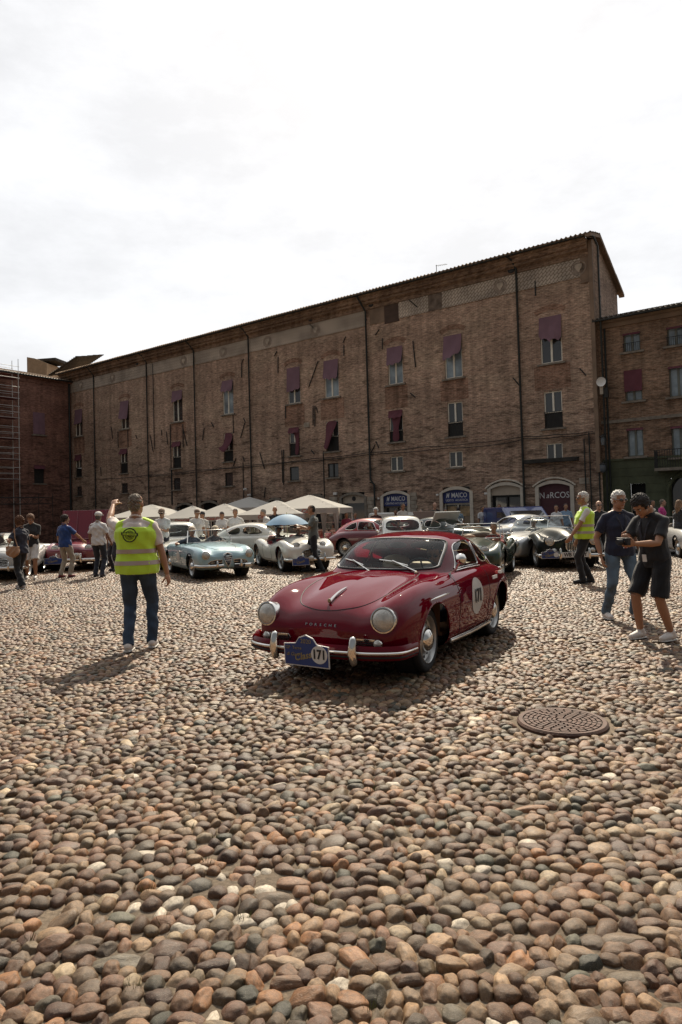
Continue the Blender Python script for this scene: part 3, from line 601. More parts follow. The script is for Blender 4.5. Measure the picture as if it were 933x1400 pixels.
# ---------------- left building (runs towards the camera, square to the palazzo)
ZL = sum(Wp(101, 523)[1:2]) 
LB = thing('red_brick_wing', 'dark red brick wing at the left with two curtained windows behind the scaffold', 'building', FO + FD * UL, R(90) - YAW + R(2))
LM = Matrix.Translation(LB.location) @ Matrix.Rotation(R(90) - YAW + R(2), 4, 'Z')
# local +x runs back along FN, so the visible wall is at x<0, plane y=0, outward = -y (towards +FD)
ld = (LM.to_3x3() @ Vector((1, 0, 0))); ln = (LM.to_3x3() @ Vector((0, 1, 0)))
def Wl(px, py):
    r_ = ray(px, py); tt = (LB.location - CP).dot(ln) / r_.dot(ln); p = CP + r_ * tt; return (p - LB.location).dot(ld), p.z
ZL = Wl(100, 524)[1]
def lrect(l, r_, t_, s_): m_ = (l + r_) / 2; y = (t_ + s_) / 2; a, c = Wl(l, y)[0], Wl(r_, y)[0]; return [min(a, c), max(a, c), Wl(m_, s_)[1], Wl(m_, t_)[1]]
lw = [lrect(45.5, 61, 564, 594.5), lrect(47, 61, 636, 661)]
wall_mesh(-26, 0.0, -1.5, ZL, lw).build('wall', BRICKR, LB)
window(LB, *lw[0], pane=PANE, curtain=lw[0][2] + .05, cmat=CURT, bulge=.05, swg=.0); window(LB, *lw[1], pane=PANE, curtain=lw[1][3] - .35, cmat=CURTD, frame=False, swg=.02)
cyl_profile([(.02, ZL - .5), (-.06, ZL - .5), (-.06, ZL - .2), (-.35, ZL - .1), (-.35, ZL), (.02, ZL)], -26, -.0, 'cornice', BRICKR, LB)
MB().tube([(-26, -.45, ZL + .02), (0.2, -.45, ZL + .02)], .08, 8).build('gutter', PIPE, LB, smooth=True)
roof('roof_tiles', (-26, -.5, ZL + .05), (.3, -.5, ZL + .05), (.3, 5, ZL + 1.45), (-26, 5, ZL + 1.45), 100, TILE, LB, 12)
MB().tube([(-.25, -.12, ZL), (-.25, -.12, -1.2)], .09, 8).build('drain_pipe', PIPE, LB, smooth=True)
# roofs peeping over at the far left
BG = mat('tan_render', (.42, .3, .19), rough=.9, var=.15)
p = atd(50, 500, 72); t = thing('rooftop_block', 'small tan rendered gable peeping above the left tiled roof', 'building', (p.x, p.y, p.z), R(-10))
MB().prism([(-1.1, -2.5), (-1.1, 1.0), (-.2, .8), (1.2, 0.2), (1.2, -2.5)], 0, 3).build('wall', BG, t); MB().box(-.9, 1.9, .5, 3.2, .55, .85).build('roof', TILED, t)
p = atd(106, 497, 70); t = thing('rear_roof', 'brown tiled roof ridge rising behind the corner of the palazzo', 'roof', (p.x, p.y, p.z), R(-37))
roof('roof_tiles', (-3.5, -1.5, -1.1), (2.1, -1.5, .1), (2.5, 1.5, .75), (-2.5, 1.5, -.4), 16, TILED, t, 5); MB().box(-3, 2, -.9, 2, -3, -1.2).build('wall', BG, t)

# ---------------- scaffold on the far left
STEEL = mat('galvanised_steel', (.60, .60, .58), rough=.55, metal=.1, var=.2)
t = thing('scaffold', 'steel tube scaffold with red decks against the dark red brick wing', 'scaffold', LB.location, R(90) - YAW + R(2))
us = Wl(15, 600)[0]; 
for k in range(4):
    for yy in (-.35, -1.35):
        MB().tube([(us - k * 2.4, yy, -.9), (us - k * 2.4, yy, ZL + 1.1)], .028, 6).build('standard', STEEL, t)
for j, py in enumerate((519, 546.5, 573, 601, 629, 656)):
    z_ = Wl(8, py)[1]; mb = MB(); 
    MB().box(us - 7.3, us + .05, -1.3, -.4, z_ - .05, z_).build('deck', mat('dark_red_deck', (.16, .05, .05), rough=.7), t)
    for dz in (0, .5, 1.0):
        for yy in (-.35, -1.35): mb.tube([(us - 7.3, yy, z_ + dz), (us + .1, yy, z_ + dz)], .02, 5)
    mb.build('ledger', STEEL, t)
t = thing('scaffold_canopy', 'low horizontal lattice scaffold canopy at the left foot of the wing', 'scaffold', LB.location, R(90) - YAW + R(2))
z_ = Wl(25, 690)[1]; ue = Wl(48, 690)[0]; mb = MB()
for dz in (0, .55):
    for yy in (-1.4, -2.8): mb.tube([(us - 8, yy, z_ + dz), (ue, yy, z_ + dz)], .025, 5)
k = 0; x = us - 8
while x < ue - .5:
    for yy in (-1.4, -2.8): mb.tube([(x, yy, z_ + (.55 if k % 2 else 0)), (x + .55, yy, z_ + (0 if k % 2 else .55))], .016, 4)
    x += .55; k += 1
mb.build('lattice_girder', IRON, t)
for x in (ue, ue - 1.3, ue - 5, ue - 9): MB().tube([(x, -2.8, -.9), (x, -2.8, z_ + .9)], .028, 6).build('standard', IRON, t)
# ================================================================ ground
GRIT = bpy.data.materials.new('pale_grit'); GRIT.use_nodes = True; n = GRIT.node_tree; L = n.links.new; b = n.nodes['Principled BSDF']; b.inputs['Roughness'].default_value = .95
tc = nd(n, 'ShaderNodeTexCoord'); no = nd(n, 'ShaderNodeTexNoise'); no.inputs['Scale'].default_value = 45; no.inputs['Detail'].default_value = 6; no.inputs['Roughness'].default_value = .75
no2 = nd(n, 'ShaderNodeTexNoise'); no2.inputs['Scale'].default_value = .8; no2.inputs['Detail'].default_value = 5
ra = nd(n, 'ShaderNodeValToRGB'); ra.color_ramp.elements[0].position = .3; ra.color_ramp.elements[0].color = (.055, .040, .027, 1); ra.color_ramp.elements[1].position = .7; ra.color_ramp.elements[1].color = (.23, .175, .12, 1)
mr = nd(n, 'ShaderNodeMapRange'); mr.inputs['From Min'].default_value = .35; mr.inputs['From Max'].default_value = .65; mr.inputs['To Min'].default_value = .6; mr.inputs['To Max'].default_value = 1.2
v = nd(n, 'ShaderNodeVectorMath', operation='SCALE'); bu = nd(n, 'ShaderNodeBump'); bu.inputs['Distance'].default_value = .01; bu.inputs['Strength'].default_value = .8
L(tc.outputs['Object'], no.inputs['Vector']); L(tc.outputs['Object'], no2.inputs['Vector']); L(no.outputs[0], ra.inputs[0]); L(no2.outputs[0], mr.inputs['Value']); L(ra.outputs[0], v.inputs[0]); L(mr.outputs[0], v.inputs['Scale']); L(v.outputs[0], b.inputs['Base Color']); L(no.outputs[0], bu.inputs['Height']); L(bu.outputs[0], b.inputs['Normal'])
# one terrain sheet out to the horizon
gx = sorted(set([-1500, -400, -150, -80, -50] + list(range(-40, 42, 2)) + [50, 80, 150, 400, 1500])); gy = sorted(set([-600, -100, -30, -10, -2] + list(range(0, 82, 2)) + [100, 200, 500, 1600]))
V = [(x, y, gz(x, y) + .002) for y in gy for x in gx]; nx = len(gx)
F = [(j * nx + i, j * nx + i + 1, (j + 1) * nx + i + 1, (j + 1) * nx + i) for j in range(len(gy) - 1) for i in range(nx - 1)]
ground = struct(MB().add(V, F).build('piazza_ground', GRIT, None, smooth=True, fix=False))
# asphalt strip in front of the buildings (shaded road)
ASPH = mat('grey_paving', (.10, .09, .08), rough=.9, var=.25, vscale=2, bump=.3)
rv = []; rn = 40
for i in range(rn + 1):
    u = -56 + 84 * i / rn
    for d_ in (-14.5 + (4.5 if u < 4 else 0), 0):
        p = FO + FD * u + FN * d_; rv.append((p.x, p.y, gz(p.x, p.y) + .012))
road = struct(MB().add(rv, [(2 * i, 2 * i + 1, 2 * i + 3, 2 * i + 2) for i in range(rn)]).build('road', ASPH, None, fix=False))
# ---------------- cobbles
COB = bpy.data.materials.new('river_cobble'); COB.use_nodes = True; n = COB.node_tree; L = n.links.new; b = n.nodes['Principled BSDF']; b.inputs['Roughness'].default_value = .46; b.inputs['Specular IOR Level'].default_value = .32
at = nd(n, 'ShaderNodeAttribute', attribute_type='INSTANCER', attribute_name='tint'); tc = nd(n, 'ShaderNodeTexCoord')
ofs = nd(n, 'ShaderNodeVectorMath', operation='MULTIPLY_ADD'); ofs.inputs[1].default_value = (90, 70, 50); L(at.outputs['Color'], ofs.inputs[0]); L(tc.outputs['Object'], ofs.inputs[2])
no = nd(n, 'ShaderNodeTexNoise'); no.inputs['Scale'].default_value = 3.0; no.inputs['Detail'].default_value = 8; no.inputs['Roughness'].default_value = .7; L(ofs.outputs[0], no.inputs['Vector'])
mr = nd(n, 'ShaderNodeMapRange'); mr.inputs['From Min'].default_value = .3; mr.inputs['From Max'].default_value = .7; mr.inputs['To Min'].default_value = .5; mr.inputs['To Max'].default_value = 1.5; L(no.outputs[0], mr.inputs['Value'])
no3 = nd(n, 'ShaderNodeTexNoise'); no3.inputs['Scale'].default_value = 14; no3.inputs['Detail'].default_value = 4; L(ofs.outputs[0], no3.inputs['Vector'])
mr3 = nd(n, 'ShaderNodeMapRange'); mr3.inputs['From Min'].default_value = .55; mr3.inputs['From Max'].default_value = .72; mr3.inputs['To Max'].default_value = .4; L(no3.outputs[0], mr3.inputs['Value'])
v = nd(n, 'ShaderNodeVectorMath', operation='SCALE'); L(at.outputs['Color'], v.inputs[0]); L(mr.outputs[0], v.inputs['Scale'])
mx = nd(n, 'ShaderNodeMix', data_type='RGBA'); mx.inputs[7].default_value = (.30, .26, .2, 1); L(mr3.outputs[0], mx.inputs[0]); L(v.outputs[0], mx.inputs[6]); L(mx.outputs[2], b.inputs['Base Color'])
bu = nd(n, 'ShaderNodeBump'); bu.inputs['Distance'].default_value = .004; bu.inputs['Strength'].default_value = .7; L(no3.outputs[0], bu.inputs['Height']); L(bu.outputs[0], b.inputs['Normal'])
import bmesh
from mathutils import noise
def stone_mesh(k, sub):
    bm = bmesh.new(); bmesh.ops.create_icosphere(bm, subdivisions=sub, radius=1)
    rs = random.Random(k); e = rs.uniform(.72, 1.0); cuts = [(Vector((rs.uniform(-1, 1), rs.uniform(-1, 1), rs.uniform(-.2, .7))).normalized(), rs.uniform(.72, .93)) for _ in range(4 if k % 3 else 7)]
    for vv in bm.verts:
        p = vv.co.copy()
        p = Vector([math.copysign(abs(c) ** e, c) for c in p])
        for nn, d_ in cuts:
            q = p.dot(nn)
            if q > d_: p -= nn * (q - d_) * .75
        p *= 1 + .13 * noise.noise(vv.co * 1.3 + Vector((k * 7.1, 0, 0))) + .04 * noise.noise(vv.co * 4 + Vector((k * 3.1, 5, 0)))
        vv.co = p
    me = bpy.data.meshes.new('cobblestone'); bm.to_mesh(me); bm.free(); me.materials.append(COB)
    me.polygons.foreach_set('use_smooth', [True] * len(me.polygons)); return me
NV = 14
SM = [stone_mesh(k, 4) for k in range(NV)]; SL = [stone_mesh(k, 2) for k in range(NV)]
mh = G(769, 990); MHR = .32
PAL = .66 * np.array([1.10, .93, .74]) * np.array([(.20, .13, .085), (.15, .095, .065), (.25, .18, .12), (.13, .10, .075), (.185, .115, .08), (.165, .098, .068), (.22, .17, .125), (.10, .095, .08), (.095, .105, .09), (.30, .23, .165), (.27, .155, .088), (.42, .37, .29), (.17, .14, .10), (.12, .075, .06)])
PW = np.array([13, 11, 11, 8, 11, 9, 9, 5, 3.5, 7, 8, 3.2, 9, 7]); PW = PW / PW.sum()
rng = np.random.default_rng(5)
pts = []; y = 1.5
rowp = .068
while y < 34:
    hw = y * .60 + 1.6
    cy_ = max(y * .985, 0)
    x = -hw + rng.uniform(0, .1); rh = rowp * rng.uniform(.85, 1.2)
    while x < hw:
        w = float(np.clip(rng.lognormal(math.log(.075), .28), .05, .20))
        wav = .05 * math.sin(x * 1.3 + y * .4) + .035 * math.sin(x * 3.1 - y * 1.7) + .02 * math.sin(x * 7 + y * 5)
        pts.append((x + w / 2, y + wav + rng.normal(0, .012), w, rh)); x += w * .93
    y += rh * .93
P = np.array(pts); N = len(P)
px, py, w, h = P.T
rel = (px - FO.x) * FN.x + (py - FO.y) * FN.y; uu = (px - FO.x) * FD.x + (py - FO.y) * FD.y
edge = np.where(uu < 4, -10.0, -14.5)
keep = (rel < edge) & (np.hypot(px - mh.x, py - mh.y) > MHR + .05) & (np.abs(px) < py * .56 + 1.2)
pn = np.array([noise.noise(Vector((a * .9, c * .9, 3))) for a, c in zip(px, py)])
pc = G(285, 1235); pc2 = G(640, 1165); pd = np.minimum(np.hypot((px - pc.x) * .8, py - pc.y), np.hypot(px - pc2.x, py - pc2.y) + .12) + .12 * pn
gap = (rng.random(N) < np.where(pd < .30, .16, .003)); keep &= ~gap
px, py, w, h, pn = px[keep], py[keep], w[keep], h[keep], pd[keep]; N = len(px)
rot = rng.normal(0, .33, N); big = rng.random(N) < .04
sx = w * .53 * np.where(big, 1.25, 1); sy = h * .58 * rng.uniform(.85, 1.2, N) * np.where(big, 1.3, 1)
sq = rng.random(N) < .18; rot = np.where(sq, rng.uniform(-1.2, 1.2, N), rot)
sz = np.clip(rng.normal(.031, .004, N), .022, .042)
sink = rng.uniform(-.008, .004, N)
ci = rng.choice(len(PAL), N, p=PW); tint = PAL[ci] * rng.uniform(.5, 1.5, (N, 1)); tint = tint * np.array([.98, .98, .97])
pale = (pn < .30) & (rng.random(N) < .22) | (rng.random(N) < .012); tint[pale] = np.array([.42, .36, .28]) * rng.uniform(.8, 1.1, (pale.sum(), 1)); sz[pale] *= .8; sink[pale] -= .006
tx = rng.normal(0, .16, N); ty = rng.normal(0, .16, N); var = rng.integers(0, NV, N)
zz = np.array([gz(a, c) for a, c in zip(px, py)]) + sink
order = np.argsort((px ** 2) * .15 + py ** 2)
ccx = np.abs((px) / py) < .53
vis = [i for i in order if ccx[i] and py[i] > 2.05][:300]
vs = set(vis)
first = {}
for i in vis:
    o = bpy.data.objects.new('cobblestone', SM[var[i]]); COL.objects.link(o); o.parent = ground
    o.location = (px[i], py[i], zz[i]); o.rotation_euler = (tx[i], ty[i], rot[i]); o.scale = (sx[i], sy[i], sz[i]); o['tint'] = [float(q) for q in tint[i]]
    first.setdefault(int(var[i]), o)
def instancer(name, idx, meshes, parent=None):
    me = bpy.data.meshes.new(name); n_ = len(idx); me.vertices.add(n_)
    me.vertices.foreach_set('co', np.stack([px[idx], py[idx], zz[idx]], 1).astype('f4').ravel())
    for nm, arr in (('rot', np.stack([tx[idx], ty[idx], rot[idx]], 1)), ('scl', np.stack([sx[idx], sy[idx], sz[idx]], 1))):
        a = me.attributes.new(nm, 'FLOAT_VECTOR', 'POINT'); a.data.foreach_set('vector', arr.astype('f4').ravel())
    a = me.attributes.new('tint', 'FLOAT_COLOR', 'POINT'); a.data.foreach_set('color', np.concatenate([tint[idx], np.ones((n_, 1))], 1).astype('f4').ravel())
    a = me.attributes.new('kindex', 'INT', 'POINT'); a.data.foreach_set('value', var[idx].astype('i4'))
    me.update(); me.materials.append(COB)
    o = bpy.data.objects.new(name, me); COL.objects.link(o); o.parent = parent; o['kind'] = 'stuff'
    g = bpy.data.node_groups.new(name, 'GeometryNodeTree'); g.interface.new_socket('Geometry', in_out='INPUT', socket_type='NodeSocketGeometry'); g.interface.new_socket('Geometry', in_out='OUTPUT', socket_type='NodeSocketGeometry')
    N_ = g.nodes.new; gi = N_('NodeGroupInput'); go = N_('NodeGroupOutput'); iop = N_('GeometryNodeInstanceOnPoints'); jn = N_('GeometryNodeJoinGeometry')
    for me_ in reversed(meshes):
        src = bpy.data.objects.new('cobblestone_source', me_)
        oi = N_('GeometryNodeObjectInfo'); oi.inputs['Object'].default_value = src; oi.inputs['As Instance'].default_value = True; g.links.new(oi.outputs['Geometry'], jn.inputs[0])
    def na(nm, ty_):
        q = N_('GeometryNodeInputNamedAttribute'); q.data_type = ty_; q.inputs[0].default_value = nm; return q
    r_ = na('rot', 'FLOAT_VECTOR'); s_ = na('scl', 'FLOAT_VECTOR'); k_ = na('kindex', 'INT'); e2 = N_('FunctionNodeEulerToRotation')
    g.links.new(gi.outputs[0], iop.inputs['Points']); g.links.new(jn.outputs[0], iop.inputs['Instance']); iop.inputs['Pick Instance'].default_value = True
    g.links.new(k_.outputs['Attribute'], iop.inputs['Instance Index']); g.links.new(r_.outputs['Attribute'], e2.inputs[0]); g.links.new(e2.outputs[0], iop.inputs['Rotation']); g.links.new(s_.outputs['Attribute'], iop.inputs['Scale'])
    g.links.new(iop.outputs[0], go.inputs[0]); md = o.modifiers.new('scatter', 'NODES'); md.node_group = g; return o
rest = np.array([i for i in range(N) if i not in vs])
near = rest[py[rest] < 9]; far = rest[py[rest] >= 9]
SN = [stone_mesh(k, 3) for k in range(NV)]
instancer('cobblestones', near, SN, ground); instancer('cobblestones', far, SL, ground)
# grass tufts between stones
GR = mat('dry_grass', (.09, .10, .03), rough=.8, var=.3)
mb = MB()
for k in range(46):
    y_ = random.uniform(2.2, 6); x_ = random.uniform(-.5, .5) * y_
    for j in range(14):
        a = random.uniform(0, 6.28); r_ = random.uniform(0, .02); bx, by = x_ + r_ * math.cos(a), y_ + r_ * math.sin(a); hh = random.uniform(.03, .06)
        mb.add([(bx - .002, by, 0), (bx + .002, by, 0), (bx + .02 * math.cos(a), by + .02 * math.sin(a), hh)], [(0, 1, 2)])
go_ = mb.build('grass', GR, None, fix=False); go_['kind'] = 'stuff'
# ---------------- manhole cover
RUST = mat('rusty_cast_iron', (.062, .028, .018), rough=.7, metal=.25, var=.35, vscale=14, bump=.4, bscale=60)
RUSTD = mat('dirt_filled_iron', (.045, .03, .022), rough=.9, var=.3)
MHO = thing('manhole_cover', 'round rusty cast iron manhole cover with ringed block relief in the cobbles', 'manhole cover', (mh.x, mh.y, .018))
MB().lathe([(0, .0), (.30, .0), (.30, .012), (.330, .014), (.345, .0), (.345, -.06)], n=64).build('frame_ring', RUST, MHO)
MB().lathe([(0, .003), (.3, .003)], n=48).build('cover_plate', RUSTD, MHO)
mb = MB(); blocks = []
for q, (r0, r1, nn) in enumerate(((.262, .288, 26), (.226, .252, 24), (.19, .216, 20), (.154, .18, 16), (.118, .144, 12), (.082, .108, 9), (.05, .072, 6))):
    for k in range(nn):
        a0 = 2 * math.pi * (k + .12 + .5 * (q % 2)) / nn; a1 = a0 + 2 * math.pi * .78 / nn; V = []
        for z_ in (.003, .013):
            for r_ in (r0, r1):
                for s_ in range(4): a = a0 + (a1 - a0) * s_ / 3; V.append((r_ * math.cos(a), r_ * math.sin(a), z_))
        F = [(8, 9, 13, 12), (9, 10, 14, 13), (10, 11, 15, 14), (0, 1, 9, 8), (1, 2, 10, 9), (2, 3, 11, 10), (4, 12, 13, 5), (5, 13, 14, 6), (6, 14, 15, 7), (0, 8, 12, 4), (3, 7, 15, 11)]
        blocks.append((V, F))
for V, F in blocks: mb.add(V, F)
mb.lathe([(0, .014), (.035, .014), (.04, .004)], n=16); mb.build('relief_blocks', RUST, MHO)
MHO.scale = (.93, .93, 1)
# ================================================================ vehicles
def crom(K, n):
    """Catmull-Rom through rows K (k x d) sampled at n points, chord-length free"""
    K = np.asarray(K, float); k = len(K); T = np.linspace(0, k - 1, n); i = np.clip(T.astype(int), 0, k - 2); t = (T - i)[:, None]
    p0 = K[np.clip(i - 1, 0, k - 1)]; p1 = K[i]; p2 = K[i + 1]; p3 = K[np.clip(i + 2, 0, k - 1)]
    p0 = np.where((i == 0)[:, None], 2 * p1 - p2, p0); p3 = np.where((i == k - 2)[:, None], 2 * p2 - p1, p3)
    return .5 * ((2 * p1) + (-p0 + p2) * t + (2 * p0 - 5 * p1 + 4 * p2 - p3) * t * t + (-p0 + 3 * p1 - 3 * p2 + p3) * t ** 3)
def chaikin(P, it=2):
    P = [np.array(p, float) for p in P]
    for _ in range(it):
        Q = []
        for i in range(len(P)): a, b_ = P[i], P[(i + 1) % len(P)]; Q += [a * .75 + b_ * .25, a * .25 + b_ * .75]
        P = Q
    return P
class Shell:
    """dense surface from cross-section rows; half sections are mirrored in y"""
    def __init__(s, rows, nx, nj):
        # rows: list of (x, [(y,z)...]) ; interpolate across stations then along each section
        m_ = len(rows[0][1]); K = np.array([[r_[0]] + [c for p in r_[1] for c in p] for r_ in rows])
        D = crom(K, nx); V = []
        for d in D:
            h = crom(d[1:].reshape(m_, 2), nj); x = d[0]
            full = [(x, max(a, 0.0), c) for a, c in h]; V += full + [(x, -max(a, 0.0), c) for a, c in h[::-1][1:]]
        w = 2 * nj - 1; s.V = np.array(V); s.F = [(i * w + j, i * w + j + 1, (i + 1) * w + j + 1, (i + 1) * w + j) for i in range(nx - 1) for j in range(w - 1)]
        s.F.append(tuple(range(w - 1, -1, -1))); s.F.append(tuple((nx - 1) * w + j for j in range(w)))
        s.Fa = np.array(s.F[:-2]); s.alive = np.ones(len(s.Fa), bool)
        s.bvh = BVHTree.FromPolygons([tuple(v) for v in s.V], s.F); s.ring = w
    def hit(s, o, d): h = s.bvh.ray_cast(Vector(o), Vector(d)); return h[0], h[1]
    def proj(s, ax, a, b_, side=1):
        """point on shell whose coords (without axis ax) are a,b ; side: from + or - of the axis"""
        o = [0, 0, 0]; q = [i for i in range(3) if i != ax]; o[q[0]] = a; o[q[1]] = b_; o[ax] = 6 * side; d = [0, 0, 0]; d[ax] = -side
        return s.hit(o, d)
    def cut(s, ax, poly, cond, glass=False, side=1):
        q = [i for i in range(3) if i != ax]; P = np.array(poly, float); C = s.V[s.Fa].mean(1)
        x, y = C[:, q[0]], C[:, q[1]]; ins = np.zeros(len(C), bool)
        for i in range(len(P)):
            (xa, ya), (xb, yb) = P[i], P[(i + 1) % len(P)]
            c = ((ya > y) != (yb > y)); t = np.where(c, (y - ya) / ((yb - ya) if yb != ya else 1e-9), 0); ins ^= c & (x < xa + t * (xb - xa))
        ins &= cond(C) & s.alive
        if not ins.any(): return None
        vi = set(s.Fa[ins].ravel()); vo = set(s.Fa[s.alive & ~ins].ravel()) 
        old = s.V.copy()
        for v in vi & vo:
            p = s.V[v]; a = np.array([p[q[0]], p[q[1]]]); best = None
            for i in range(len(P)):
                u, w = P[i], P[(i + 1) % len(P)]; e = w - u; t = np.clip(np.dot(a - u, e) / max(np.dot(e, e), 1e-12), 0, 1); c = u + e * t; d = np.linalg.norm(c - a)
                if best is None or d < best[0]: best = (d, c)
            if best[0] > .12: continue
            c = best[1]; sd = 1 if old[v][ax] > 0 else -1
            if ax == 2: sd = 1
            if ax == 0: sd = side
            o = [0, 0, 0]; o[q[0]], o[q[1]] = c; o[ax] = old[v][ax] + .12 * sd; d = [0, 0, 0]; d[ax] = -sd
            h = s.bvh.ray_cast(Vector(o), Vector(d), .4)[0]
            n_ = old[v].copy(); n_[q[0]], n_[q[1]] = c
            if h is not None: n_[ax] = h[ax]
            s.V[v] = n_
        s.alive &= ~ins
        return s.sub(ins) if glass else None
    def sub(s, mask):
        F = s.Fa[mask]; u, inv = np.unique(F, return_inverse=True); return s.V[u].copy(), inv.reshape(F.shape)
    def build(s, name, m_, parent):
        V, F = s.sub(s.alive); mb = MB(); mb.v = [tuple(v) for v in V]; mb.f = [tuple(int(i) for i in f) for f in F]
        for i0 in (0, len(s.V) - s.ring):
            R_ = s.V[i0:i0 + s.ring]; h_ = s.ring // 2; o = len(mb.v); mb.v += [tuple(v) for v in R_]; mb.f += [(o + k, o + k + 1, o + s.ring - 2 - k, o + s.ring - 1 - k) for k in range(h_ - 1)] + [(o + h_ - 1, o + h_, o + h_ + 1)]
        # tapering end caps
        return mb.build(name, m_, parent, smooth=True)
def glasspart(g, name, m_, parent, inset=.006):
    if g is None: return None
    V, F = g; c = V.mean(0); V = V.copy(); 
    mb = MB(); mb.v = [tuple(v) for v in V]; mb.f = [tuple(int(i) for i in f) for f in F]; return mb.build(name, m_, parent, smooth=True)
def row(x, yb, zb, w, zw, ys, zs, yf, zf, yv, zv, zc): return (x, [(0, zb), (yb, zb), (w, zw), (ys, zs), (yf, zf), (yv, zv), (yv * .5, (zv * .25 + zc * .75)), (0, zc)])
def crow(x, yb, zb, y1, z1, y2, z2, y3, z3, zc): return (x, [(yb, zb), (y1, z1), (y2, z2), (y3, z3), (0, zc)])
R356 = [row(.785, .14, .36, .22, .40, .20, .44, .15, .46, .08, .47, .475),
 row(.78, .42, .29, .52, .37, .50, .46, .42, .50, .25, .51, .53), row(.745, .55, .25, .655, .40, .64, .52, .55, .58, .36, .575, .60), row(.67, .61, .235, .715, .42, .705, .60, .60, .68, .39, .645, .675),
 row(.53, .65, .22, .755, .44, .75, .66, .63, .765, .41, .71, .74), row(.30, .68, .21, .785, .46, .775, .70, .66, .825, .42, .775, .805), row(0, .69, .20, .805, .48, .79, .735, .67, .86, .44, .835, .865),
 row(-.35, .70, .19, .815, .50, .80, .75, .68, .875, .46, .885, .915), row(-.70, .70, .185, .822, .50, .81, .755, .70, .885, .50, .915, .945), row(-1.1, .70, .185, .825, .50, .815, .76, .72, .885, .52, .92, .95),
 row(-1.6, .70, .185, .83, .50, .82, .76, .73, .88, .52, .92, .95), row(-2.05, .70, .20, .83, .50, .815, .745, .72, .865, .5, .91, .95), row(-2.4, .68, .22, .805, .50, .79, .71, .69, .82, .46, .865, .90),
 row(-2.7, .62, .26, .73, .48, .715, .64, .61, .73, .40, .765, .79), row(-2.88, .52, .30, .61, .46, .59, .58, .50, .64, .32, .66, .67), row(-2.95, .34, .35, .42, .46, .40, .54, .34, .57, .22, .58, .58), row(-2.97, .1, .42, .14, .46, .13, .50, .1, .51, .06, .515, .515)]
C356 = [crow(-.46, .60, .885, .52, .895, .38, .905, .2, .912, .916), crow(-.56, .645, .885, .56, .93, .42, .965, .25, .985, .995), crow(-.72, .675, .885, .605, .99, .50, 1.06, .3, 1.105, 1.12), crow(-.90, .695, .885, .635, 1.04, .53, 1.145, .33, 1.195, 1.212),
 crow(-1.08, .705, .885, .65, 1.06, .55, 1.19, .36, 1.25, 1.27), crow(-1.35, .715, .885, .655, 1.07, .555, 1.21, .36, 1.285, 1.305), crow(-1.65, .715, .88, .65, 1.06, .545, 1.205, .35, 1.285, 1.305), crow(-1.95, .70, .87, .63, 1.03, .52, 1.165, .33, 1.24, 1.26),
 crow(-2.2, .675, .855, .595, .985, .48, 1.09, .30, 1.155, 1.175), crow(-2.45, .62, .82, .54, .915, .42, .99, .26, 1.035, 1.05), crow(-2.66, .54, .75, .46, .815, .34, .86, .2, .885, .89)]
RSP = [row(.70, .16, .34, .26, .40, .24, .46, .18, .50, .10, .51, .52), row(.69, .44, .29, .56, .38, .55, .52, .49, .58, .30, .56, .58), row(.64, .56, .26, .68, .40, .675, .58, .58, .66, .38, .62, .66), row(.50, .60, .24, .72, .42, .72, .64, .60, .735, .42, .70, .74),
 row(.2, .63, .22, .75, .44, .745, .68, .64, .785, .44, .76, .80), row(-.3, .65, .20, .765, .46, .76, .70, .67, .80, .46, .81, .845), row(-.8, .65, .19, .77, .46, .765, .70, .69, .80, .50, .835, .86), row(-1.4, .65, .19, .77, .46, .765, .70, .69, .80, .50, .83, .85),
 row(-2.0, .65, .2, .77, .46, .76, .70, .67, .80, .48, .82, .84), row(-2.5, .62, .24, .74, .46, .73, .67, .63, .77, .44, .77, .79), row(-2.85, .54, .30, .66, .46, .64, .60, .55, .67, .36, .67, .68), row(-3.0, .3, .38, .4, .46, .38, .54, .32, .58, .2, .58, .58), row(-3.02, .1, .42, .14, .46, .13, .5, .1, .52, .06, .52, .52)]
RTR = [row(.66, .14, .38, .22, .42, .20, .50, .16, .54, .09, .56, .57), row(.65, .42, .33, .56, .42, .56, .54, .52, .60, .26, .63, .66), row(.56, .52, .28, .66, .42, .665, .62, .58, .70, .36, .68, .76), row(.36, .55, .25, .69, .44, .695, .70, .60, .80, .40, .72, .83),
 row(.05, .56, .24, .70, .46, .70, .74, .60, .845, .42, .75, .87), row(-.35, .56, .22, .69, .46, .69, .70, .60, .80, .44, .79, .895), row(-.75, .58, .21, .68, .44, .68, .63, .62, .72, .46, .80, .90), row(-1.2, .58, .21, .68, .44, .68, .58, .63, .66, .48, .74, .80),
 row(-1.65, .58, .21, .69, .46, .69, .64, .63, .74, .48, .76, .80), row(-2.05, .56, .24, .71, .48, .71, .74, .61, .83, .42, .76, .80), row(-2.45, .54, .28, .70, .48, .69, .70, .58, .78, .38, .72, .76), row(-2.78, .46, .34, .60, .48, .58, .60, .48, .66, .3, .62, .64), row(-2.9, .14, .42, .2, .48, .18, .54, .14, .56, .08, .56, .56)]
